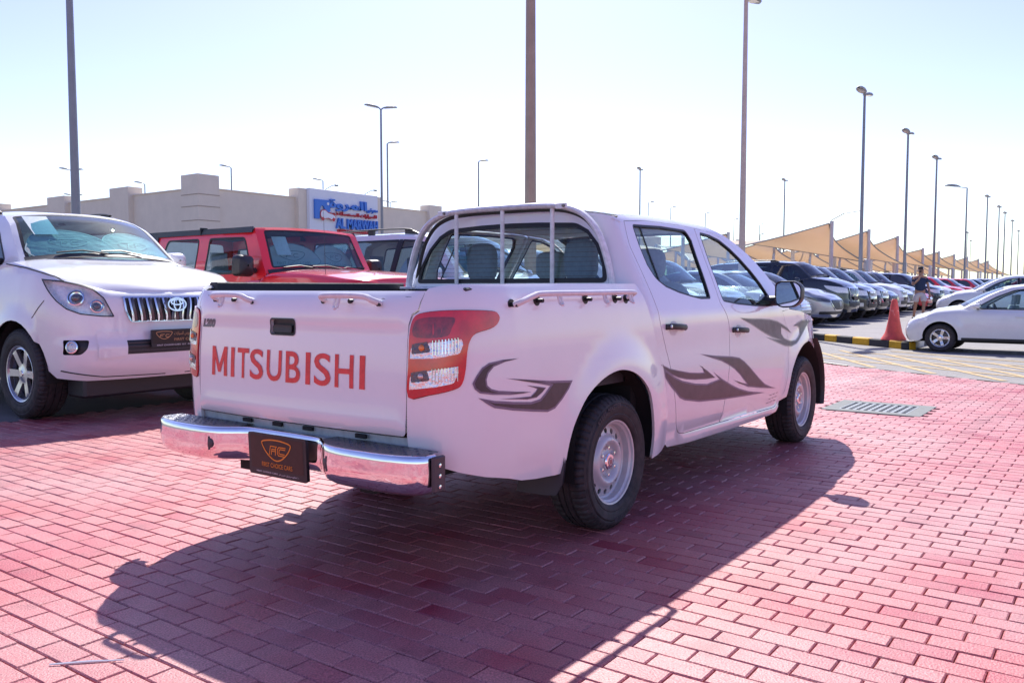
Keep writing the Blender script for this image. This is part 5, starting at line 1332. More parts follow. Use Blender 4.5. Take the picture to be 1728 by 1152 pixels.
def make_wrangler():
    B = wrangler_body()
    S = dict(wr=.42, ar=.50, rr=.235, sill=.55, fz=.62, rz=.60, cowl=-.80, wbul=.03, belt=1.22, spokes=5, treads=0,
      glass=[(-.78,1.27),(-.86,1.42),(-1.02,1.755),(-1.05,1.79),(-1.9,1.80),(-3.0,1.80),(-3.50,1.77),(-3.58,1.25)], fi=3, ri=6,
      gw=[(1.15,.855),(1.3,.845),(1.55,.805),(1.76,.775),(1.80,.745)],
      windows=[[(-1.01,1.285,.05),(-1.18,1.685,.05),(-1.82,1.69,.05),(-1.86,1.27,.04)],[(-2.05,1.27,.05),(-2.02,1.69,.05),(-2.66,1.69,.05),(-2.80,1.45,.04),(-2.82,1.27,.04)],[(-2.95,1.30,.04),(-2.93,1.68,.04),(-3.42,1.66,.04),(-3.46,1.30,.04)]],
      mirror=(-.95,1.36), mw=.22, mh=.24, mirror_mat=BLK, rcrown=.025, crown=lambda u: .05*min(1, max(0,(B.uf-u)/.9)), crown0=.05, cexp=3,
      ws=(.88,.10,.93), wsglass=glass('windscreen_glass', (.50,.78,.80), .07), paper=(-.50, .20, .17, .24), lightseat=0)
    HT = M('hardtop_grey', (.045,.055,.065), .6, bump=.3, bscale=200)
    S['roof_mat'] = HT; C = dict(centre=True)
    S['overlay'] = [('headlight', circ(B.uu(('f',.72)),1.02,.10,20), HL, .01), ('indicator', circ(B.uu(('f',.62)),.86,.04,12), M('amber_lens',(.8,.3,.03),.2,coat=1), .01),
       ('grille_slot', [(B.uf-.05,.80,.02),(B.uf-.01,.80,.02),(B.uf-.01,1.12,.02),(B.uf-.05,1.12,.02)], BLK, .006)]+[('grille_slot', [(B.uf-.05-d,.82,.02),(B.uf-.01-d,.82,.02),(B.uf-.01-d,1.10,.02),(B.uf-.05-d,1.10,.02)], BLK, .006) for d in (.08,.16,.24)]
    S['doors'] = [[(-.86,.62,.05),(-.86,1.20),(-1.92,1.20),(-1.92,.62,.05)],[(-1.95,.62,.05),(-1.95,1.20),(-2.88,1.20),(-2.80,.90,.1),(-2.60,.62,.05)]]
    S['handle_mat'] = BLK
    T = build_car('parked_off_roader', 'red boxy four door off-roader with dark grey hard top between two white SUVs', 'off-roader', B, P_RED, S, 0, (3.62,4.52,0), R(-90), 'cars parked in the left row', 1.08)
    G = lambda x, z: (x, -tab(z, S['gw']), z)
    # hard top sides and rear quarter
    gl = [(-1.04,1.735),(-1.05,1.80),(-1.9,1.805),(-3.0,1.805),(-3.5,1.775),(-3.59,1.24),(-2.90,1.24),(-2.87,1.735)]
    for mir in (False, True): skin('hard_top_side', gl, G, HT, T, mirror=mir, off=.012, flange=.02, grid=.12, holes=[rnd(S['windows'][2])])
    for sg in (-1,1): mb = MB(); mb.box(-2.0,-1.985, min(.70*sg,.795*sg), max(.70*sg,.795*sg), 1.735, 1.822); mb.obj('hard_top_seam', T, RUB, smooth=False)
    for u in (-1.90,-2.0):   # hinges
        pass
    for z in (.85,1.12):
        for x in (-.83,-1.93):
            for sg in (-1,1): mb = MB(); mb.box(x-.05, x+.05, min(.85*sg,.885*sg), max(.85*sg,.885*sg), z-.02, z+.02); mb.obj('door_hinge', T, P_RED, smooth=False)
    for sg in (-1,1):   # flared wings
        for cx in (0,-3.0):
            mb = MB(); P = [(cx+.62,.62),(cx+.52,.90),(cx+.35,1.0),(cx-.35,1.0),(cx-.55,.88),(cx-.65,.58)]
            P = smooth_poly(P, 4, False)
            mb.grid([[(x, sg*.72, z) for x, z in P], [(x, sg*.96, z-.01) for x, z in P], [(x, sg*.965, z-.05) for x, z in P]]); mb.obj('wheel_arch_flare', T, BLK)
    for y in (.28,-.30):     # wipers
        mb = MB(); mb.tube([(-.74,y-.10,1.30),(-.80,y+.12,1.37),(-.815,y+.30,1.36)], .009, 5); mb.tube([(-.80,y-.10,1.36),(-.81,y+.42,1.365)], .007, 4); mb.obj('wiper', T, BLK)
    mb = MB(); mb.tube([(.10,-.74,1.23),(.085,-.745,1.95)], [.003,.0015], 5); mb.obj('radio_aerial', T, BLK)
    mb = MB(); mb.box(.70,.86,-.88,.88,.52,.72,bev=.02); mb.obj('front_bumper', T, BLK)
    for y in (.46,-.46):
        mb = MB(); mb.box(.30,.36,y-.02,y+.02,1.235,1.265,bev=.006); mb.obj('bonnet_latch', T, BLK)
    mb = MB(); mb.box(-.52,-.36,-.12,.06,1.325,1.336); mb.obj('washer_cover', T, RUB)
    sunshade(T, B, S, True)
    return T
make_wrangler()

def suv_spec(B, dark=False, chrome=True, lod=1, **kw):
    f = lambda t: B.uu(('f',t))
    h = B.ztop(B.uf)
    grz = (h-.05, h-.24)
    S = dict(wr=.38, ar=.44, rr=.235, sill=.40, fz=.33, rz=.40, cowl=-.45, wbul=.20, belt=1.12, spokes=6,
      glass=[(-.36,1.17),(-.55,1.34),(-.78,1.56),(-.92,1.66),(-1.15,1.72),(-1.6,1.75),(-2.4,1.75),(-3.1,1.72),(-3.38,1.65),(-3.55,1.35),(-3.66,1.10)], fi=4, ri=7,
      gw=[(1.05,.86),(1.2,.83),(1.4,.77),(1.6,.705),(1.72,.65),(1.75,.61)],
      windows=[[(-.72,1.17,.03),(-.63,1.26,.04),(-.98,1.60,.05),(-1.2,1.655,.03),(-1.45,1.67,.02),(-1.50,1.17,.02)],[(-1.56,1.17,.02),(-1.52,1.67,.02),(-2.35,1.67,.02),(-2.45,1.17,.02)],[(-2.52,1.17,.02),(-2.44,1.67,.02),(-3.1,1.64,.05),(-3.35,1.20,.03)]],
      black_bits=[[(-1.505,1.16),(-1.455,1.675),(-1.515,1.675),(-1.555,1.16)],[(-2.455,1.16),(-2.355,1.675),(-2.435,1.675),(-2.515,1.16)]],
      mirror=(-.68,1.22), rails=(-1.25,-3.05), glassmat=GLSD, crown=lambda u: .065*min(1, max(0,(B.uf-u)/.9)), crown0=.065)
    S['overlay'] = [('headlight', [(f(.10),h+.03,.02),(f(.42),h-.02,.03),(f(.60),h-.06,.01),(f(.62),h-.20,.03),(f(.36),h-.19,.03),(f(.15),h-.06,.03)], HL, .006),
       ('grille', [(f(.66),h-.03,.02),(f(1),h-.03),(f(1),h-.26),(f(.70),h-.26,.03)], CHR2, .012, dict(centre=True)),
       ('grille_mesh', [(f(.69),h-.055,.02),(f(1),h-.055),(f(1),h-.235),(f(.725),h-.235,.03)], BLK, .0145, dict(centre=True, flange=0)),
       ('lower_grille', [(f(.60),h-.44,.02),(f(1),h-.44),(f(1),h-.58),(f(.62),h-.58,.03)], BLK, .006, dict(centre=True)),
       ('fog_lamp', [(f(.22),h-.42,.03),(f(.45),h-.42,.03),(f(.45),h-.54,.03),(f(.24),h-.54,.03)], FOG, .006, dict(fine=1)),
       ('tail_light', [(B.uu(('r',.12)),.98,.02),(B.uu(('r',.42)),.98,.02),(B.uu(('r',.42)),.72,.02),(B.uu(('r',.14)),.76,.02)], REDL, .008)]
    S['doors'] = [[(-.58,.48,.08),(-.54,1.06),(-1.50,1.07),(-1.50,.48,.05)],[(-1.52,.48,.05),(-1.52,1.07),(-2.50,1.07),(-2.42,.80,.2),(-2.26,.48,.06)]]
    S.update(kw); return S
def add_front(T, B, n=5, vert=True, plate=True, txt=None):
    h = B.ztop(B.uf); 
    for k in range(n):
        if vert:
            for sg in (-1,1):
                u = B.uf-.06-k*(B.uu(('f',1))-B.uu(('f',.72)))/n; mb = MB(); L = [lift(B, u, h-.23+.17*j/4, .02) for j in range(5)]
                if sg > 0: L = [Vector((p.x,-p.y,p.z)) for p in L]
                mb.tube(L, .008, 5); mb.obj('grille_bar', T, CHR2)
        else:
            z = h-.075-k*.14/max(1,n-1); mb = MB(); us = list(np.linspace(B.uu(('f',.72)), B.uf, 8)); L = [lift(B, u, z, .02) for u in us]; L = L+[Vector((p.x,-p.y,p.z)) for p in L[::-1]]
            mb.tube(L, .011, 5); mb.obj('grille_bar', T, CHR2)
    if plate:
        pf = plane_fn((B(B.uf, h-.36)[0]+.03, 0, h-.36), (0,1,0), (0,0,1))
        pl = skin('number_plate', rnd([(-.25,-.06,.008),(.25,-.06,.008),(.25,.06,.008),(-.25,.06,.008)]), pf, BLK, T, off=0, flange=.02, grid=0)
        letter('plate_lettering', 'FIRST CHOICE', MAT['gold_print'], pl, lambda a,b: pf(a,b), .05, fit=(.36,.04))
def make_suv3():
    B = suv_body(); S = suv_spec(B, roof_mat=P_WHITE2, glassmat=glass('grey_glass',(.55,.66,.68),.06), wsglass=glass('windscreen_glass', (.50,.78,.80), .07), belt=1.15, pillar=RUB)
    S['pillar'] = P_WHITE2
    T = build_car('parked_wagon', 'white SUV with black roof rails and dark pillars beyond the red off-roader', 'SUV', B, P_WHITE2, S, 0, (6.60,4.35,0), R(-90), 'cars parked in the left row', 1.16)
    add_front(T, B, 3, False); return T
make_suv3()
# ---------------------------------------------------------------- roads, lot, kerb
YEL = M('yellow_line', (.55,.40,.20), .85, noise=.4, nscale=12); WHL = M('white_line', (.62,.60,.56), .8, noise=.25, nscale=9)
def quad_line(mb, a, b, w, z):
    a = Vector(a); b = Vector(b); d = (b-a).normalized(); n = Vector((-d.y, d.x))*w/2
    mb.add([(*(a-n), z), (*(b-n), z), (*(b+n), z), (*(a+n), z)], [(0,1,2,3)])
E1 = EA-ED*22; E2 = EA+ED*24
road = sheet('road', [tuple(E1), tuple(E2), (300, E2.y), (300, E1.y+14), (E1.x+8, E1.y+14)], -.004, ASPH)
lotl = sheet('left_parking_lot', [(-60,5.25),(9.6,5.25),(E1.x-.5,E1.y-1),(E1.x+3,E1.y+1),(40,60),(-60,90)], -.0035, M('old_asphalt', (.19,.175,.165), .88, noise=.2, nscale=1.4, bump=.5, bscale=200))
mb = MB()
mb.box(0,1,0,1,0,1) if False else None
# yellow hatching on the road
K0 = Vector((14.44,.60)); K1 = Vector((16.38,2.80))
for k in range(-2, 9):       # family across the lane
    o = EA+EN*.15+ED*(k*1.05-1.2); d = Vector((.86,.51)); quad_line(mb, o, o+d*4.6, .10, 0)
for k in range(1, 5):
    o = EA+EN*(.05+k*.78); quad_line(mb, o-ED*1.4, o+ED*8, .10, .0006)
hl = mb.obj('hatch_lines', road, YEL, smooth=False); hl.location.z = .001; hl['kind'] = 'stuff'
# crack / hose on the asphalt
mb = MB(); mb.tube([(10.5,1.35,.008),(10.25,.95,.008),(9.95,.60,.008)], .012, 6); tag(mb.obj('rubber_hose', None, BLK), 'dark hose lying on the asphalt behind the pickup front wheel', 'hose')
# raised lot with painted kerb
KH = .15
lot = sheet('raised_lot', [(14.50,.66),(300,.66),(300,260),(60,60),(16.46,2.86)], KH-.004, ASPH2)
KY = M('kerb_yellow', (.72,.40,.015), .7, noise=.2, nscale=14); KB = M('kerb_black', (.035,.035,.04), .75, noise=.3, nscale=14); KW = M('kerb_white', (.62,.62,.60), .8, noise=.15, nscale=14)
kerb = thing('kerb', 'low kerb with yellow and black painted blocks round the raised parking lot corner', 'kerb', (0,0,0))
def kerb_block(a, b, mat):
    a = Vector(a); b = Vector(b); d = (b-a); L = d.length; mb = MB(); mb.box(.004, L-.004, 0, .16, -.05, KH, bev=.018)
    o = mb.obj('kerb_block', kerb, mat); o.location = (a.x, a.y, 0); o.rotation_euler = (0,0,math.atan2(d.y, d.x))
c = K0.copy(); d = (K1-K0).normalized(); q = 0; pos = 0
d = (K1-K0).normalized()
pts = [Vector((17.0,3.45)), Vector((16.38,2.80)), Vector((15.62,2.02)), Vector((15.10,1.42)), Vector((14.72,1.02)), Vector((14.47,.78))]
# the run seen in the picture, from far left to the corner (block ends)
for i in range(24):
    a = K1+d*(.9*i); kerb_block(a+d*.9, a, (KB, KY)[i % 2])
L = (K1-K0).length; cuts = [0,.16,.36,.56,.78,1.0]; cols = [KY,KB,KY,KB,KY]
for i in range(5): kerb_block(K1+(K0-K1)*cuts[i+1] if False else K1+(K0-K1)*cuts[i], K1+(K0-K1)*cuts[i+1], cols[i])
x = 14.44
kerb_block((x,.60),(x+.45,.60), KB); kerb_block((x+.45,.60),(x+1.5,.60), KW)
for i in range(60): kerb_block((x+1.5+.9*i,.60),(x+2.4+.9*i,.60), (KB,KY)[i % 2])
mb = MB()
for k in range(30): quad_line(mb, (17.3+2.45*k, 4.2), (17.3+2.45*k, 9.2), .1, KH+.0)
pl_ = mb.obj('bay_lines', lot, WHL, smooth=False); pl_.location.z = .001
# drain cover in the pavers
dr = thing('drain_cover', 'rectangular grey drain cover set into the red pavers in front of the pickup', 'drain cover', ((GR_[0]+GR_[1])/2, (GR_[2]+GR_[3])/2, 0))
CON = M('drain_concrete', (.20,.21,.20), .85, noise=.15, nscale=20, bump=.3, bscale=90); IRON = M('drain_iron', (.22,.24,.25), .5, metal=.3, noise=.25, nscale=25)
hx, hy = (GR_[1]-GR_[0])/2-.004, (GR_[3]-GR_[2])/2+.02
fr = skin('concrete_frame', [(-hx,-hy),(hx,-hy),(hx,hy),(-hx,hy)], lambda a,b: (a,b,.004), CON, dr, holes=[rnd([(-.30,-.32),(.30,-.32),(.30,.32),(-.30,.32)])], grid=.3, off=0, flange=.05)
mb = MB(); mb.box(-.31,.31,-.33,.33,-.06,-.03); mb.obj('drain_pit', dr, DARK, smooth=False)
g_ = obj('grate', None, dr)
mb = MB(); mb.box(-.298,.298,-.318,-.300,-.03,.004); mb.box(-.298,.298,.300,.318,-.03,.004); mb.box(-.298,-.280,-.300,.300,-.03,.0035); mb.box(.280,.298,-.300,.300,-.03,.0035); mb.obj('grate_rim', g_, IRON, smooth=False)
bar = MB().box(-.280,.280,-.016,.016,-.025,.003).me('grate_bar', False, IRON); bar2 = MB().box(-.012,.012,-.300,.300,-.024,.0015).me('grate_cross_bar', False, IRON)
for k in range(8): obj('grate_bar', bar, g_, None, (0, -.245+.07*k, 0))
for k in range(5): obj('grate_cross_bar', bar2, g_, None, (-.19+.095*k, 0, 0))
# ---------------------------------------------------------------- cone
cn = thing('traffic_cone', 'faded red plastic traffic cone standing on the raised lot by the kerb corner', 'cone', (15.12,1.04,KH))
CR = M('cone_red', (.72,.09,.07), .55, noise=.18, nscale=12, bump=.25, bscale=14)
mb = MB(); prof = [(.235,0),(.23,.02),(.20,.07),(.165,.14),(.15,.20),(.115,.42),(.075,.68),(.052,.80),(.045,.83),(.0,.835)]
rows = []
for r, z in prof: rows.append([((r*(1+.05*math.sin(a*4+z*9)))*math.cos(a), (r*(1+.05*math.sin(a*4+z*9)))*math.sin(a), z) for a in np.linspace(0,2*math.pi,25)])
mb.grid(rows); mb.obj('cone_body', cn, CR, sharp=70)
mb = MB(); mb.grid([[((.100-.0)*math.cos(a),.100*math.sin(a),.50) for a in np.linspace(0,2*math.pi,25)],[(.086*math.cos(a),.086*math.sin(a),.61) for a in np.linspace(0,2*math.pi,25)]]); mb.obj('sleeve', cn, M('cone_red_pale', (.80,.24,.20), .5))
# ---------------------------------------------------------------- lamp posts
POLEM = M('pole_paint', (.60,.47,.40), .5, metal=.2, noise=.12, nscale=3, bump=.05); POLEG = M('pole_grey', (.27,.28,.30), .5, metal=.3, noise=.1, nscale=3); HEADM = M('lamp_head_grey', (.30,.34,.34), .45, noise=.1)
LENS = M('lamp_glass', (.55,.58,.58), .2, coat=1)
def lamp_post(pos, H, heads, label, mat=POLEG, r=.10, rz=0, group='lamp posts along the car lots', arm=.25, base=0, hs=.92, oct_=False):
    T = thing('lamp_post', label, 'lamp post', (pos[0], pos[1], base), rz, group)
    mb = MB(); mb.tube([(0,0,0),(0,0,H*.3),(0,0,H)], [r, r*.86, r*.55], 8 if oct_ else 12); mb.obj('pole', T, mat, sharp=30)
    mb = MB(); mb.lathe([(r*1.9,0),(r*1.9,.03),(r*1.15,.05),(r*1.1,.35),(r,.36)], 12, 'z'); mb.obj('pole_foot', T, mat)
    for k in range(heads):
        a = math.pi*k; hd = obj('lamp_head', None, T, None, (0,0,H), (0,0,a))
        P = []
        for x, w, h in ((arm-.02,.03,.03),(arm+.05,.10,.06),(arm+.20,.155,.10),(arm+.45,.165,.115),(arm+.65,.13,.09),(arm+.78,.05,.03)):
            P.append([(x*hs, hs*w*math.cos(t), .05+.12*x+hs*(h*max(0,math.sin(t))+.025*min(0,math.sin(t)))) for t in np.linspace(0, 2*math.pi, 15)])
        mb = MB(); mb.grid(P); mb.obj('lamp_housing', hd, HEADM)
        mb = MB(); x0, x1 = (arm+.18)*hs, (arm+.58)*hs; mb.add([(x0,-.11*hs,.02+.12*x0/hs),(x1,-.11*hs,.02+.12*x1/hs),(x1,.11*hs,.02+.12*x1/hs),(x0,.11*hs,.02+.12*x0/hs)], [(0,3,2,1)]); mb.obj('lamp_glass', hd, LENS, smooth=False)
        mb = MB(); mb.tube([(0,0,-.02),(arm*hs,0,.06)], .035, 6); mb.obj('lamp_arm', hd, mat)
    return T
lamp_post((5.75,15.60), 10, 2, 'dark tall lamp post rising behind the roof of the nearest white SUV', r=.105, rz=.5)
lamp_post((8.61,5.64), 10, 2, 'thick tan post running up out of the picture above the pickup cab', M('pole_brown', (.36,.29,.22), .5, metal=.2, noise=.15, nscale=3), r=.12, rz=.3, oct_=True)
row = [((21.4,6.72),'tan lamp post with twin heads just above the pickup windscreen'),((36.8,7.09),'dark lamp post standing right of the first high shade sail'),((48.52,7.61),'lamp post between the cone and the walking man, second dark one of the row'),((59.88,8.07),'lamp post rising behind the walking man, third dark one of the row'),((89.14,8.63),'slim lamp post above the red roofed car, fifth of the row'),((101.59,9.04),'slim lamp post sixth along the row over the white hatchback'),((110.42,9.44),'slim lamp post seventh along the row'),((124.26,10.07),'slim lamp post eighth along the row'),((147.75,11.58),'distant slim lamp post ninth along the row'),((168.25,12.57),'farthest slim lamp post of the right hand row at the picture edge')]
for i, (p, l) in enumerate(row): lamp_post(p, 9.7, 2, l, POLEM if i == 0 else POLEG, rz=.0, r=.11 if i == 0 else .10, base=.1, arm=.10, hs=1.2)
lamp_post((79.74,9.05), 9.9, 1, 'single headed lamp post whose head points left in the right hand row', rz=R(125), arm=.4, hs=1.6)
for p, H, n, l, rz in [((26.43,26.86),9.85,2,'tall twin headed lamp post right of the shop sign',-.5),((33.49,33.34),9.8,1,'single headed lamp post just behind the twin headed one by the shop sign',-.3),((42.41,33.46),9.8,1,'single headed lamp post left of the thick tan post',-.3),((52.9,26.65),9.8,2,'twin headed lamp post above the pickup cab roof',.3),((34.28,49.56),9.8,1,'single headed lamp post beyond the building corner tower',R(140)),((28.35,60.37),9.8,2,'upper twin lamp heads beyond the building behind the dark pole',-.5),((37.1,77.44),9.8,2,'lower twin lamp heads beyond the building behind the dark pole',-.5),((43.25,50.03),9.8,1,'single headed lamp post rising behind the left end of the shop sign',R(140)),((72.63,36.04),9.6,1,'small lamp post right of the twin headed one above the cab roof',-.3),((78.42,36.37),9.6,1,'small lamp post above the pickup rear door',-.3),((87.07,36.28),9.6,1,'small lamp post above the pickup roof bend',-.3),((97.61,37.08),9.6,1,'small lamp post left of the tan lamp post over the windscreen',-.3),((107.98,37.63),9.6,1,'small lamp post right of the tan lamp post over the windscreen',-.3),((65.47,20.17),9.8,2,'twin headed lamp post behind the first shade sails',.1),((35.93,63.46),9.8,1,'small hooked lamp post over the left wing of the building',R(140)),((58.95,57.84),9.8,2,'low far twin lamp heads behind the poles beside the shop sign',-.4),((90,31),7.2,1,'low lamp post behind the shade sail peaks',-.2),((130,40),8.5,1,'far lamp post between the second and third dark posts',-.2),((150,44),8.2,1,'far lamp post right of the third dark post',-.2),((112,13.5),7.8,2,'short twin headed post far beyond the red roofed car',0),((140,17),8.2,2,'short post near the far end of the shade sails',0)]:
    lamp_post(p, H, n, l, rz=rz, r=.085 if H > 9 else .07, arm=.1)
# ---------------------------------------------------------------- building with shop sign
WALL = M('stucco_beige', (.80,.70,.57), .9, noise=.06, nscale=1.5, bump=.15, bscale=40)
bx, by = 20.08, 32.37
bd = thing('shop_building', 'long beige flat roofed building with pilasters and a corner tower behind the left car row', 'building', (bx, by, 0))
def bbox(nm, x0, x1, y0, y1, z0, z1, mat=WALL, par=bd, bev=0): mb = MB(); mb.box(x0,x1,y0,y1,z0,z1,bev=bev); return mb.obj(nm, par, mat, smooth=False)
bbox('wall', .9, 48, 0, .3, 0, 5.88); bbox('wall', 0, .3, .9, 34, 0, 5.86); bbox('flat_roof', .3, 48, .3, 34, 5.2, 5.35, M('roof_grey', (.4,.38,.36), .9))
tw = bbox('corner_tower', -.22, .92, -.22, 1.12, 0, 6.50)
for z in (3.7,4.35,5.0,5.55): bbox('tower_groove', -.232, .932, -.232, 1.132, z, z+.035, M('groove_shade', (.40,.31,.24), .9), tw)
for x0, x1, z in ((5.6,6.25,6.39),(15.75,16.9,6.30),(26,27.2,6.3),(36,37.2,6.3)): bbox('pilaster', x0, x1, -.28, .5, 0, z)
for y0, y1, z in ((5.6,7.35,6.30),(12.0,13.9,6.25),(20,21.8,6.3),(28,29.8,6.3)): bbox('pilaster', -.28, .5, y0, y1, 0, z)
bbox('coping', .92, 5.6, -.05, .35, 5.88, 5.93); bbox('coping', 6.25, 48, -.05, .35, 5.88, 5.93); bbox('coping', -.05, .35, 1.12, 34, 5.86, 5.91)
mb = MB()
for x in (3.2, 9.3, 13.5): mb.tube([(x,-.1,5.9),(x,-.1,6.25)], .03, 6)
sg_ = thing('shop_sign', 'white shop sign board with blue and red lettering on the beige building', 'sign', (bx+6.12, by-.42, 0))
sg_.scale = (.955, 1, 1)
SW = M('sign_white', (.78,.80,.86), .5); SB = M('sign_blue', (.05,.20,.66), .4); SR = M('sign_red', (.60,.03,.05), .4)
mb = MB(); mb.box(0,5.2,-.10,.14,3.0,6.42,bev=.02); mb.obj('sign_board', sg_, SW); mb = MB(); mb.box(5.2,5.55,-.08,.13,2.9,6.36); mb.obj('sign_return', sg_, WALL, smooth=False)
sf = plane_fn((0,-.10,0), (1,0,0), (0,0,1))
LT = dict(thick=.12, off=.13)
letter('arabic_name', AR('\u0627\u0644\u0645\u0631\u0648\u0629'), SB, sg_, lambda a,b: sf(a+2.75,b+5.66), 1, fit=(2.9,.66), bold=.03, **LT)
letter('arabic_prefix', AR('\u0645\u0639\u0631\u0636'), SB, sg_, lambda a,b: sf(a+4.65,b+5.52), 1, fit=(.85,.28), bold=.02, **LT)
letter('arabic_line', AR('\u0644\u0644\u0633\u064a\u0627\u0631\u0627\u062a \u0627\u0644\u0645\u0633\u062a\u0639\u0645\u0644\u0629 \u0630.\u0645.\u0645'), SR, sg_, lambda a,b: sf(a+3.15,b+5.17), 1, fit=(3.7,.30), bold=.02, **LT)
letter('name_lettering', 'AL MARWAH', SB, sg_, lambda a,b: sf(a+3.45,b+4.70), 1, fit=(3.25,.56), bold=.035, **LT)
letter('trade_lettering', 'USED CARS EXHIB. L.L.C', SR, sg_, lambda a,b: sf(a+3.4,b+4.30), 1, fit=(2.9,.17), bold=.03, **LT)
skin('arch_logo', [(.28,4.55),(.28,5.95),(1.38,5.95),(1.38,5.15),(1.15,4.95),(.98,5.25),(.93,5.45),(.82,5.55),(.70,5.45),(.62,5.2),(.60,4.55)], lambda a, b: sf(a, 4.85+(b-4.55)*.72), SB, sg_, off=.12, flange=.11, grid=.3)
skin('moon', circ(1.2,5.67,.08,14), sf, SW, sg_, off=.135, flange=.01, grid=0)
skin('car_logo', smooth_poly([(.62,4.78),(.72,5.0),(.98,5.05),(1.2,4.92),(1.55,4.85),(1.75,4.72),(1.68,4.55),(1.45,4.52),(1.2,4.6),(.95,4.55),(.75,4.55)],4), lambda a, b: sf(a, b+.30), SR, sg_, off=.15, flange=.03, grid=0)
skin('car_logo_body', inset(smooth_poly([(.62,4.78),(.72,5.0),(.98,5.05),(1.2,4.92),(1.55,4.85),(1.75,4.72),(1.68,4.55),(1.45,4.52),(1.2,4.6),(.95,4.55),(.75,4.55)],4),.035), lambda a, b: sf(a, b+.30), SW, sg_, off=.155, flange=.005, grid=0)
for x in (.80,1.58): skin('logo_wheel', circ(x,4.86,.10,14), sf, SR, sg_, off=.16, flange=.01, grid=0)
for x in (1.2,4.2):
    mb = MB(); mb.tube([(x,0,6.42),(x+.2,-.3,6.62),(x+.32,-.4,6.66)], .02, 6); mb.sphere((x+.42,-.45,6.66), .12, 10, 6, (1.3,.7,.5)); mb.obj('sign_floodlight', sg_, HEADM)
# far pale blocks of houses behind the sails
for i, (x, y, w, d, h, l) in enumerate([(150,62,16,9,9.0,'pale far block with flat roof left of the high shade sail post'),(168,60,12,8,7.6,'pale far block with a blue front seen under the high shade sail')]):
    b = thing('far_building', l, 'building', (x, y, 0), .1)
    bbox('wall', 0, w, 0, d, 0, h, M('far_wall', (.62,.60,.58), .9), b); bbox('parapet', -.1, w+.1, -.1, d+.1, h, h+.4, MAT['far_wall'], b)
    if i: bbox('blue_front', -.1, 0, 1, d-1, h-3.5, h-.5, M('blue_panel', (.25,.27,.55), .6), b)
    for k in range(4):
        for z in (2,5): bbox('window', -.06, .0, .8+k*2, 1.9+k*2, z-.3, z+1, GLSD if False else M('far_window', (.10,.13,.16), .2), b)
# ---------------------------------------------------------------- shade sails
def sail_mat():
    m = bpy.data.materials.new('sail_cloth'); m.use_nodes = True; nt = m.node_tree; b = nt.nodes['Principled BSDF']
    b.inputs['Base Color'].default_value = (.66,.54,.42,1); b.inputs['Roughness'].default_value = .9
    t = nt.nodes.new('ShaderNodeBsdfTranslucent'); t.inputs[0].default_value = (.60,.38,.20,1)
    mx = nt.nodes.new('ShaderNodeMixShader'); mx.inputs[0].default_value = .28
    nt.links.new(b.outputs[0], mx.inputs[1]); nt.links.new(t.outputs[0], mx.inputs[2]); nt.links.new(mx.outputs[0], nt.nodes['Material Output'].inputs[0])
    n = nt.nodes.new('ShaderNodeTexNoise'); n.inputs['Scale'].default_value = 2.5; n.inputs['Detail'].default_value = 5
    bp = nt.nodes.new('ShaderNodeBump'); bp.inputs['Strength'].default_value = .4; bp.inputs['Distance'].default_value = .1; nt.links.new(n.outputs[0], bp.inputs['Height']); nt.links.new(bp.outputs[0], b.inputs['Normal'])
    return m
SAIL = sail_mat(); SPOST = M('sail_post', (.66,.64,.62), .5, noise=.1, nscale=4); ROPE = M('steel_rope', (.35,.36,.34), .5, metal=.6)
def sail(cs, label, n=14, posts=(0,1,2,3)):
    """four cornered stretched sail; edges curve inwards"""
    C = [Vector(c) for c in cs]; o = C[0]
    T = thing('shade_sail', label, 'shade sail', (o.x, o.y, KH), 0, 'shade sails over the car lot')
    mid = sum(C, Vector())/4; P = []
    for i in range(n+1):
        u = i/n; row = []
        for j in range(n+1):
            v = j/n; p = C[0]*(1-u)*(1-v)+C[1]*u*(1-v)+C[2]*u*v+C[3]*(1-u)*v
            k = (4*u*(1-u))*(1-4*v*(1-v))+(4*v*(1-v))*(1-4*u*(1-u)); q = p+(mid-p)*.15*max(0,k)
            row.append((q.x-o.x, q.y-o.y, q.z-KH))
        P.append(row)
    mb = MB(); mb.grid(P); mb.obj('sail_cloth', T, SAIL, sharp=180)
    mb = MB()
    for L in ([P[i][0] for i in range(n+1)], [P[n][j] for j in range(n+1)], [P[i][n] for i in range(n,-1,-1)], [P[0][j] for j in range(n,-1,-1)]): mb.tube(L, .035, 5)
    mb.obj('sail_hem', T, ROPE)
    for k in posts:
        mb = MB(); c = C[k]; out = (Vector((c.x,c.y,0))-Vector((mid.x,mid.y,0))).normalized()*.15
        mb.tube([(c.x-o.x+out.x, c.y-o.y+out.y, 0), (c.x-o.x+out.x, c.y-o.y+out.y, c.z-KH+.12)], .10, 10); mb.obj('sail_post', T, SPOST)
    return T
names = ['nearest and highest','second','third','fourth','fifth','sixth','seventh','eighth','ninth','tenth']
for k in range(9):
    x = 42.4+8.1*k; h = 4.6 if k < 3 else 4.1
    if k == 3: x += 1
    sail([(x,10.1+.08*k,h+.02*k),(x+3.0,8.7,2.7) if k else (45.3,9.0,2.65),(x-1.5,17.5,4.2),(x-7.2,12.2,3.15)], f'{names[k]} tan shade sail of the front line above the parked cars')
for k in range(9):
    x = 36+8.1*k
    sail([(x+10,17.2,4.5),(x+11.5,15,2.6),(x+8.5,25,4.3),(x+3,20,2.9)], f'{names[k]} tan shade sail of the middle line behind the front line', 8)
for k in range(10):
    x = 34+9*k
    sail([(x+10,28.2,4.4),(x+12.5,25.5,2.7),(x+8.5,36,4.2),(x+3,31,2.9)], f'{names[k]} tan shade sail of the back line', 6)
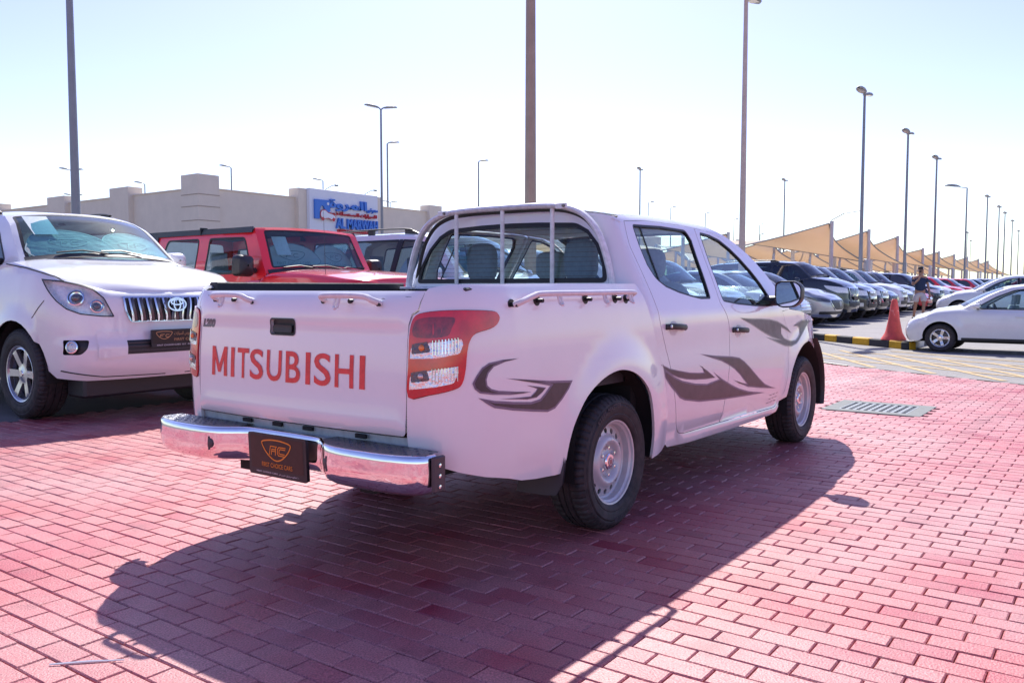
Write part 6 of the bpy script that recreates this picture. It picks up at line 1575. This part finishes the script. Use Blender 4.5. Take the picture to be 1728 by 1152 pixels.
mb = MB(); mb.tube([(42.4,10,4.75),(39.6,8.6,4.85),(36.8,7.1,4.7)], .025, 5); tag(mb.obj('tie_wire', None, ROPE), 'wire from the first high sail post to the dark lamp post', 'wire')
# ---------------------------------------------------------------- man
def person():
    T = thing('person', 'man in dark blue t-shirt and pale shorts walking with a hand raised to his mouth', 'person', (27.9,2.94,KH), R(208))
    SKN = M('skin', (.42,.22,.14), .55, noise=.05); HAIR = M('dark_hair', (.02,.015,.012), .8)
    def skinned(nm, V, E, Rr, mat, par=T, sub=2):
        me = bpy.data.meshes.new(nm); me.from_pydata(V, E, []); o = obj(nm, me, par); sk = o.modifiers.new('s', 'SKIN'); 
        for i, r in enumerate(Rr): me.skin_vertices[0].data[i].radius = r if isinstance(r, tuple) else (r, r)
        me.skin_vertices[0].data[0].use_root = True
        ss = o.modifiers.new('u', 'SUBSURF'); ss.levels = sub; ss.render_levels = sub
        dg = bpy.context.evaluated_depsgraph_get(); m2 = bpy.data.meshes.new_from_object(o.evaluated_get(dg)); o.modifiers.clear(); o.data = m2; m2.materials.clear(); m2.materials.append(mat); m2.shade_smooth(); return o
    def skinmesh(nm, V, E, Rr, mat, par=T, sub=2):
        me = bpy.data.meshes.new(nm); me.from_pydata(V, E, []); o = obj(nm, me, par)
        o.modifiers.new('s', 'SKIN')
        for i, r in enumerate(Rr): me.skin_vertices[0].data[i].radius = r if isinstance(r, tuple) else (r, r)
        me.skin_vertices[0].data[0].use_root = True
        ss = o.modifiers.new('u', 'SUBSURF'); ss.levels = sub; ss.render_levels = sub
        bpy.context.view_layer.update()
        dg = bpy.context.evaluated_depsgraph_get(); m2 = bpy.data.meshes.new_from_object(o.evaluated_get(dg)); o.modifiers.clear(); o.data = m2; m2.materials.clear(); m2.materials.append(mat); m2.shade_smooth(); return o
    # facing +x locally, his left is +y; one continuous body
    V = [(0,0,.95),(0,0,1.08),(0,0,1.25),(0,0,1.42),(.01,0,1.50),(.02,0,1.57),(.03,0,1.66),(.02,0,1.76),
         (0,.17,1.42),(.03,.25,1.16),(.12,.27,.93),(.15,.27,.84),(0,-.17,1.42),(.06,-.27,1.17),(.20,-.12,1.34),(.20,-.03,1.50),
         (0,.09,.90),(.12,.10,.50),(.04,.10,.10),(.0,.10,.04),(.14,.11,.03),(0,-.09,.90),(-.10,-.10,.50),(-.24,-.10,.14),(-.26,-.10,.06),(-.14,-.10,.03)]
    E = [(0,1),(1,2),(2,3),(3,4),(4,5),(5,6),(6,7),(3,8),(8,9),(9,10),(10,11),(3,12),(12,13),(13,14),(14,15),(0,16),(16,17),(17,18),(18,19),(19,20),(0,21),(21,22),(22,23),(23,24),(24,25)]
    Rr = [(.13,.16),(.12,.145),(.13,.165),(.10,.15),.055,.058,.088,.06,.058,.042,.030,.022,.058,.042,.030,.022,.095,.058,.04,.045,.035,.095,.058,.04,.045,.035]
    skinmesh('body', V, E, Rr, SKN)
    skinmesh('t_shirt', [(0,0,.93),(0,0,1.08),(0,0,1.25),(0,0,1.40),(0,.175,1.41),(.02,.225,1.24),(0,-.175,1.41),(.035,-.235,1.25)], [(0,1),(1,2),(2,3),(3,4),(4,5),(3,6),(6,7)], [(.155,.185),(.145,.17),(.155,.19),(.12,.175),.078,.068,.078,.068], M('navy_cloth', (.025,.04,.09), .9, noise=.1, nscale=20))
    skinmesh('shorts', [(0,0,.97),(0,0,.90),(.01,.10,.86),(.09,.11,.58),(-.01,-.10,.86),(-.085,-.11,.58)], [(0,1),(1,2),(2,3),(1,4),(4,5)], [(.145,.175),(.15,.18),.115,.105,.115,.105], M('pale_cloth', (.62,.56,.55), .9, noise=.08, nscale=20))
    mb = MB(); mb.sphere((.005,0,1.735), .092, 16, 8, (1.02,.88,.72)); h = mb.obj('hair', T, HAIR); 
    mb = MB(); mb.sphere((.062,0,1.625), .062, 12, 8, (.75,1,.8)); mb.obj('beard', T, HAIR)
    for y in (.032,-.032): mb = MB(); mb.box(.108,.118,y-.024,y+.024,1.675,1.70,bev=.003); mb.obj('sunglasses', T, BLK)
    for y in (.092,-.092): mb = MB(); mb.sphere((.02,y,1.67), .028, 8, 6, (.7,.35,1.1)); mb.obj('ear', T, SKN)
    mb = MB(); mb.tube([(.118,0,1.685),(.135,0,1.655),(.12,0,1.648)], [.008,.014,.01], 6); mb.obj('nose', T, SKN)
    def hand(c, fwd, side, nm='hand'):
        c = Vector(c); f = Vector(fwd).normalized(); s = Vector(side).normalized(); n = f.cross(s)
        mb = MB(); mb.tube([c, c+f*.05, c+f*.085], .03, 8, flat=(.016,.036))
        for k, L in enumerate((.062,.072,.068,.052)):
            a = c+f*.08+s*(.028-.019*k); mb.tube([a, a+f*L*.5+n*.008, a+f*L*.8+n*.028], [.0095,.009,.007], 6)
        a = c+f*.02+s*.035; mb.tube([a, a+f*.03+s*.02, a+f*.055+s*.02+n*.012], [.012,.011,.009], 6)
        mb.obj(nm, T, SKN)
    hand((.15,.27,.84), (.1,0,-1), (1,0,0)); hand((.20,-.03,1.50), (-.1,.35,1), (0,-1,.3))
    for p in ((.05,.10,.035),(-.22,-.10,.045)):
        mb = MB(); mb.tube([(p[0]-.09,p[1],p[2]+.012),(p[0],p[1],p[2]+.016),(p[0]+.10,p[1],p[2]),(p[0]+.155,p[1],p[2]-.004)], [.045,.05,.045,.022], 10, flat=(.038,.05)); mb.obj('shoe', T, BLK)
    return T
person()
mb = MB(); mb.tube([(.45,6.1,.0),(.47,6.1,.004)], .01, 4) if False else mb.add([(1.55,4.9,.004),(1.68,4.86,.012),(1.74,4.95,.004),(1.62,5.0,.018)], [(0,1,3),(1,2,3)])
tag(mb.obj('paper_scrap', None, M('yellow_scrap', (.75,.6,.25), .6), smooth=False), 'small crumpled yellow scrap on the ground under the nearest white SUV', 'scrap')
mb = MB()
A = at0 = None
for k in range(3):
    pass
mb.tube([(-2.43,-.17,.004),(-2.35,-.25,.006),(-2.27,-.33,.004)], [.003,.004,.002], 5)
tag(mb.obj('cotton_bud', None, M('bud_white', (.8,.8,.8), .6)), 'thin white stick lying on the red pavers at the lower left', 'litter')
# ---------------------------------------------------------------- right hand rows of cars
def sedan_spec(B, **kw):
    f = lambda t: B.uu(('f',t)); h = B.ztop(B.uf)
    S = dict(wr=.312, ar=.36, rr=.200, sill=.28, fz=.22, rz=.28, cowl=-.48, wbul=.20, belt=.93, spokes=5,
      glass=[(-.40,.93),(-.62,1.07),(-.90,1.24),(-1.10,1.34),(-1.30,1.41),(-1.6,1.455),(-2.05,1.46),(-2.5,1.42),(-2.75,1.365),(-2.95,1.27),(-3.2,1.13),(-3.35,1.03)], fi=4, ri=8,
      gw=[(.85,.80),(.95,.775),(1.1,.72),(1.25,.665),(1.38,.61),(1.46,.55)],
      windows=[[(-.78,.955,.02),(-.70,1.00,.03),(-1.05,1.22,.05),(-1.38,1.36,.05),(-1.66,1.395,.01),(-1.70,.95,.02)],[(-1.78,.955,.02),(-1.74,1.40,.02),(-2.15,1.395,.04),(-2.55,1.32,.06),(-2.72,1.20,.05),(-2.70,.98,.02)]],
      black_bits=[[(-1.705,.95),(-1.665,1.40),(-1.74,1.40),(-1.775,.95)]], mirror=(-.72,1.02), mw=.17, mh=.12, glassmat=GLSD, crown=lambda u: .08*min(1, max(0,(B.uf-u)/.9)), crown0=.08, rcrown=.045)
    S['overlay'] = [('headlight', [(f(.18),h+.05,.02),(f(.40),h+.015,.03),(f(.66),h-.03,.01),(f(.62),h-.13,.03),(f(.38),h-.11,.04),(f(.20),h-.02,.02)], HL, .005),
       ('grille', [(f(.74),h-.04,.02),(f(1),h-.04),(f(1),h-.16),(f(.78),h-.16,.03)], CHR2, .008, dict(centre=True)),
       ('lower_grille', [(f(.55),.36,.03),(f(1),.36),(f(1),.26),(f(.6),.26,.03)], BLK, .005, dict(centre=True)),
       ('tail_light', [(B.uu(('r',.05)),.90,.02),(B.uu(('r',.40)),.90,.02),(B.uu(('r',.40)),.72,.02),(B.uu(('r',.10)),.74,.02)], REDL, .006),
       ('side_skirt', [(-.42,.33,.01),(-2.18,.33,.01),(-2.18,.275),(-.42,.275)], BLK, .004)]
    S['doors'] = [[(-.52,.36,.06),(-.55,.60),(-.66,.90,.03),(-1.70,.91),(-1.72,.36,.04)],[(-1.74,.36,.04),(-1.72,.91),(-2.75,.92,.04),(-2.70,.75,.12),(-2.40,.36,.08)]]
    S.update(kw); return S
SB_ = sedan_body()
ti = build_car('parked_saloon', 'white saloon car cut off by the right picture edge, parked by the kerb corner', 'car', SB_, P_WHITE2, sedan_spec(SB_, treads=1, glassmat=GLS), 0, (14.83,.01,0), R(90), None, .86)
G1 = 'cars parked nose out in the right row'
pb = prado_body()
Sp = suv_spec(pb, cowl=-.33, glass=[(-.22,1.355),(-.36,1.47),(-.52,1.62),(-.64,1.72),(-.82,1.80),(-1.3,1.84),(-2.2,1.84),(-3.2,1.80),(-3.50,1.74),(-3.66,1.45),(-3.74,1.17)], windows=[[(-.62,1.265,.03),(-.50,1.37,.04),(-.78,1.66,.05),(-.95,1.71,.03),(-1.38,1.74,.03),(-1.42,1.25,.03)],[(-1.50,1.25,.03),(-1.46,1.74,.03),(-2.35,1.74,.03),(-2.42,1.25,.03)],[(-2.50,1.25,.03),(-2.45,1.73,.03),(-3.25,1.69,.05),(-3.42,1.27,.03)]], black_bits=[], gw=[(1.15,.88),(1.25,.86),(1.4,.80),(1.6,.735),(1.75,.675),(1.84,.61)], wr=.39, ar=.455, sill=.42, mirror=(-.55,1.28), wbul=.24, belt=1.22)
ny = lambda y, fo, s: y+fo*s
bs = build_car('parked_suv', 'black SUV with barred grille and chrome roof rails, nose out behind the pickup mirror', 'SUV', pb, P_BLACK, Sp, 1, (23.7, 3.9+.96*1.02, KH), R(-90), G1, 1.02)
add_front(bs, pb, 5, True)
cb = cross_body()
def cross_spec(B, **kw):
    f = lambda t: B.uu(('f',t)); h = B.ztop(B.uf)
    S = suv_spec(B, cowl=-.55, glass=[(-.48,1.05),(-.72,1.22),(-.98,1.37),(-1.22,1.48),(-1.45,1.52),(-1.9,1.54),(-2.5,1.52),(-3.0,1.46),(-3.25,1.38),(-3.45,1.2),(-3.6,1.02)], fi=4, ri=8 if False else 7,
      gw=[(.95,.85),(1.1,.81),(1.25,.745),(1.4,.68),(1.52,.61),(1.55,.57)], windows=[[(-.86,1.075,.02),(-.80,1.12,.03),(-1.15,1.34,.05),(-1.42,1.43,.04),(-1.68,1.45,.01),(-1.72,1.08,.02)],[(-1.79,1.08,.02),(-1.75,1.455,.02),(-2.45,1.44,.04),(-2.62,1.09,.02)],[(-2.70,1.10,.02),(-2.54,1.43,.02),(-2.95,1.38,.05),(-3.2,1.15,.03)]],
      black_bits=[[(-1.725,1.07),(-1.685,1.455),(-1.745,1.455),(-1.785,1.07)]], mirror=(-.82,1.13), belt=1.05, wr=.35, ar=.40, sill=.32, fz=.25, rz=.35, rails=None)
    S['overlay'] = [('headlight', [(f(.12),h+.04,.01),(f(.40),h-.0,.02),(f(.62),h-.05,.01),(f(.60),h-.13,.02),(f(.36),h-.10,.03)], HLD, .005),
       ('grille', [(f(.62),h-.05,.02),(f(1),h-.05),(f(1),h-.36),(f(.80),h-.36,.06),(f(.66),h-.22,.05)], CHR2, .012, dict(centre=True)),
       ('grille_mesh', [(f(.645),h-.065,.02),(f(1),h-.065),(f(1),h-.335),(f(.81),h-.335,.06),(f(.68),h-.21,.05)], M('grille_dark', (.03,.03,.035), .3, bump=.6, bscale=90), .0145, dict(centre=True, flange=0)),
       ('lower_lip', [(f(.25),.34,.02),(f(1),.34),(f(1),.28),(f(.25),.28,.02)], CHR2, .012, dict(centre=True)),
       ('lower_grille', [(f(.40),.42,.02),(f(1),.42),(f(1),.345),(f(.40),.345,.02)], BLK, .008, dict(centre=True)),
       ('tail_light', [(B.uu(('r',.12)),.92,.02),(B.uu(('r',.42)),.92,.02),(B.uu(('r',.42)),.74,.02),(B.uu(('r',.14)),.76,.02)], REDL, .008)]
    S['doors'] = [[(-.62,.40,.06),(-.66,1.0),(-1.72,1.01),(-1.72,.40,.04)],[(-1.75,.40,.04),(-1.75,1.01),(-2.72,1.01),(-2.62,.80,.15),(-2.35,.40,.06)]]
    S.update(kw); return S
cr = build_car('parked_hatchback', 'silver hatchback with a large dark grille, nose out beside the black SUV', 'car', cb, P_SILVER, cross_spec(cb), 1, (20.9, 3.7+.92, KH), R(-90), G1, 1.0)
mb = MB()
ef = plane_fn((cb(cb.uf,.62)[0]+.03,0,.625), (0,1,0), (-.1,0,1)); o = strokes('emblem', [(circ(0,0,.075,20,ry=.055), True), ([(-.07,.02),(-.02,-.0),(0,-.03),(.02,0),(.07,.02)], False)], .014, ef, CHR2, cr, off=0)
sb2 = build_car('parked_saloon', 'pale silver car with plate, its nose showing just past the pickup front wing', 'car', SB_, P_SILVER, sedan_spec(SB_, glassmat=GLSD), 1, (18.25, 3.75+.85, KH), R(-90), G1, 1.03)
add_front(sb2, SB_, 3, False)
ub = suv_body()
S2 = suv_spec(ub)
s2 = build_car('parked_suv', 'dark SUV with chrome slatted grille, second along from the barred black SUV', 'SUV', ub, P_BLACK, S2, 1, (26.1, 4.0+.84, KH), R(-90), G1, 1.03)
add_front(s2, ub, 4, False)
s3 = dup(s2, (28.5, 4.15+.84, KH), R(-90), 'dark blue SUV beside the slatted grille SUV, half behind the cone', G1, {'black_paint': P_BLUE})
s4 = dup(cr, (30.9, 4.35+.92, KH), R(-90), 'black hatchback just left of the walking man', G1, {'silver_paint': P_BLUE}, 1.06)
s5 = dup(s2, (33.4, 4.5+.84, KH), R(-90), 'white SUV with a sloping bonnet just behind the walking man', G1, {'black_paint': P_WHITE2}, 1.03)
s6 = dup(cr, (35.9, 4.8+.92, KH), R(-90), 'white hatchback beyond the white SUV by the walking man', G1, {'silver_paint': P_WHITE2}, 1.1)
s7 = dup(s2, (38.4, 5.0+.84, KH), R(-90), 'grey SUV partly behind the second dark lamp post', G1, {'black_paint': P_GREY}, 1.03)
# cars in the lane facing left
sd = build_car('lane_saloon', 'grey saloon facing left between the walking man and the white saloon', 'car', SB_, P_GREY, sedan_spec(SB_, treads=0), 1, (39.5,1.8,KH), R(90), 'cars standing across the far lane', 1.02)
dup(sd, (29.5,1.85,KH), R(90), 'white saloon nose facing left, behind the cut off white saloon', 'cars standing across the far lane', {'grey_paint': P_WHITE2}, 1.0)
dup(sd, (32.2,1.5,KH), R(90), 'red saloon whose roof shows over the white saloon bonnet', 'cars standing across the far lane', {'grey_paint': P_RED}, 1.0)
dup(sd, (43.0,1.6,KH), R(90), 'silver saloon just beyond the grey saloon across the lane', 'cars standing across the far lane', {'grey_paint': P_SILVER}, 1.0)
# low detail cars far off
lo1 = build_car('far_saloon', 'white saloon first of the second row under the sails', 'car', SB_, P_WHITE2, sedan_spec(SB_, glassmat=M('far_glass', (.05,.08,.09), .05, coat=1)), 2, (40,13.5,KH), R(90), 'far cars under the shade sails')
lo2 = build_car('far_suv', 'white SUV first of the second row under the sails', 'SUV', ub, P_WHITE2, suv_spec(ub, glassmat=MAT['far_glass'], rails=None), 2, (43,13.5,KH), R(90), 'far cars under the shade sails')
rg = random.Random(11); pal = [(P_WHITE2,'white'),(P_WHITE2,'white'),(P_SILVER,'silver'),(P_GREY,'grey'),(P_BLACK,'black'),(P_BLUE,'dark blue'),(P_RED,'red')]
ordn = ['first','second','third','fourth','fifth','sixth','seventh','eighth','ninth','tenth','eleventh','twelfth','thirteenth','fourteenth','fifteenth','sixteenth','seventeenth','eighteenth']
rows_ = [(13.5,45.8,12,90,'second row under the sails'),(21.0,33,15,-90,'third row under the sails'),(29.0,36,15,90,'fourth row under the sails'),(5.6,41.2,18,-90,'front row past the walking man'),(-8.5,44,14,90,'row across the lane at the right edge'),(38,44,13,-90,'fifth row near the back sails')]
for ri_, (y, x0, n, a, nm) in enumerate(rows_):
    for k in range(n):
        if rg.random() < .1: continue
        s_ = rg.random() < .5; base = lo2 if s_ else lo1; pm, cn_ = rg.choice(pal)
        dup(base, (x0+2.75*k+rg.uniform(-.1,.1), y+rg.uniform(-.25,.25)+(0 if a > 0 else 0), KH if y > .6 else 0), R(a), f'{cn_} {"SUV" if s_ else "saloon"} {ordn[k]} of the {nm}', 'far cars under the shade sails' if y > 7 else nm, {'plain_white_paint': pm}, rg.uniform(.96,1.05))
# left rows in front of the building
for k, (x, y, m_, nm) in enumerate([(9.4,5.0,P_SILVER,'silver SUV hidden mostly by the pickup cab'),(12.2,5.1,P_WHITE2,'white SUV seen through the pickup rear window'),(15.0,5.2,P_GREY,'grey SUV seen through the pickup side windows')]):
    dup(s2, (x, y, 0), R(-90), nm, 'cars parked in the left row', {'black_paint': m_}, 1.08)
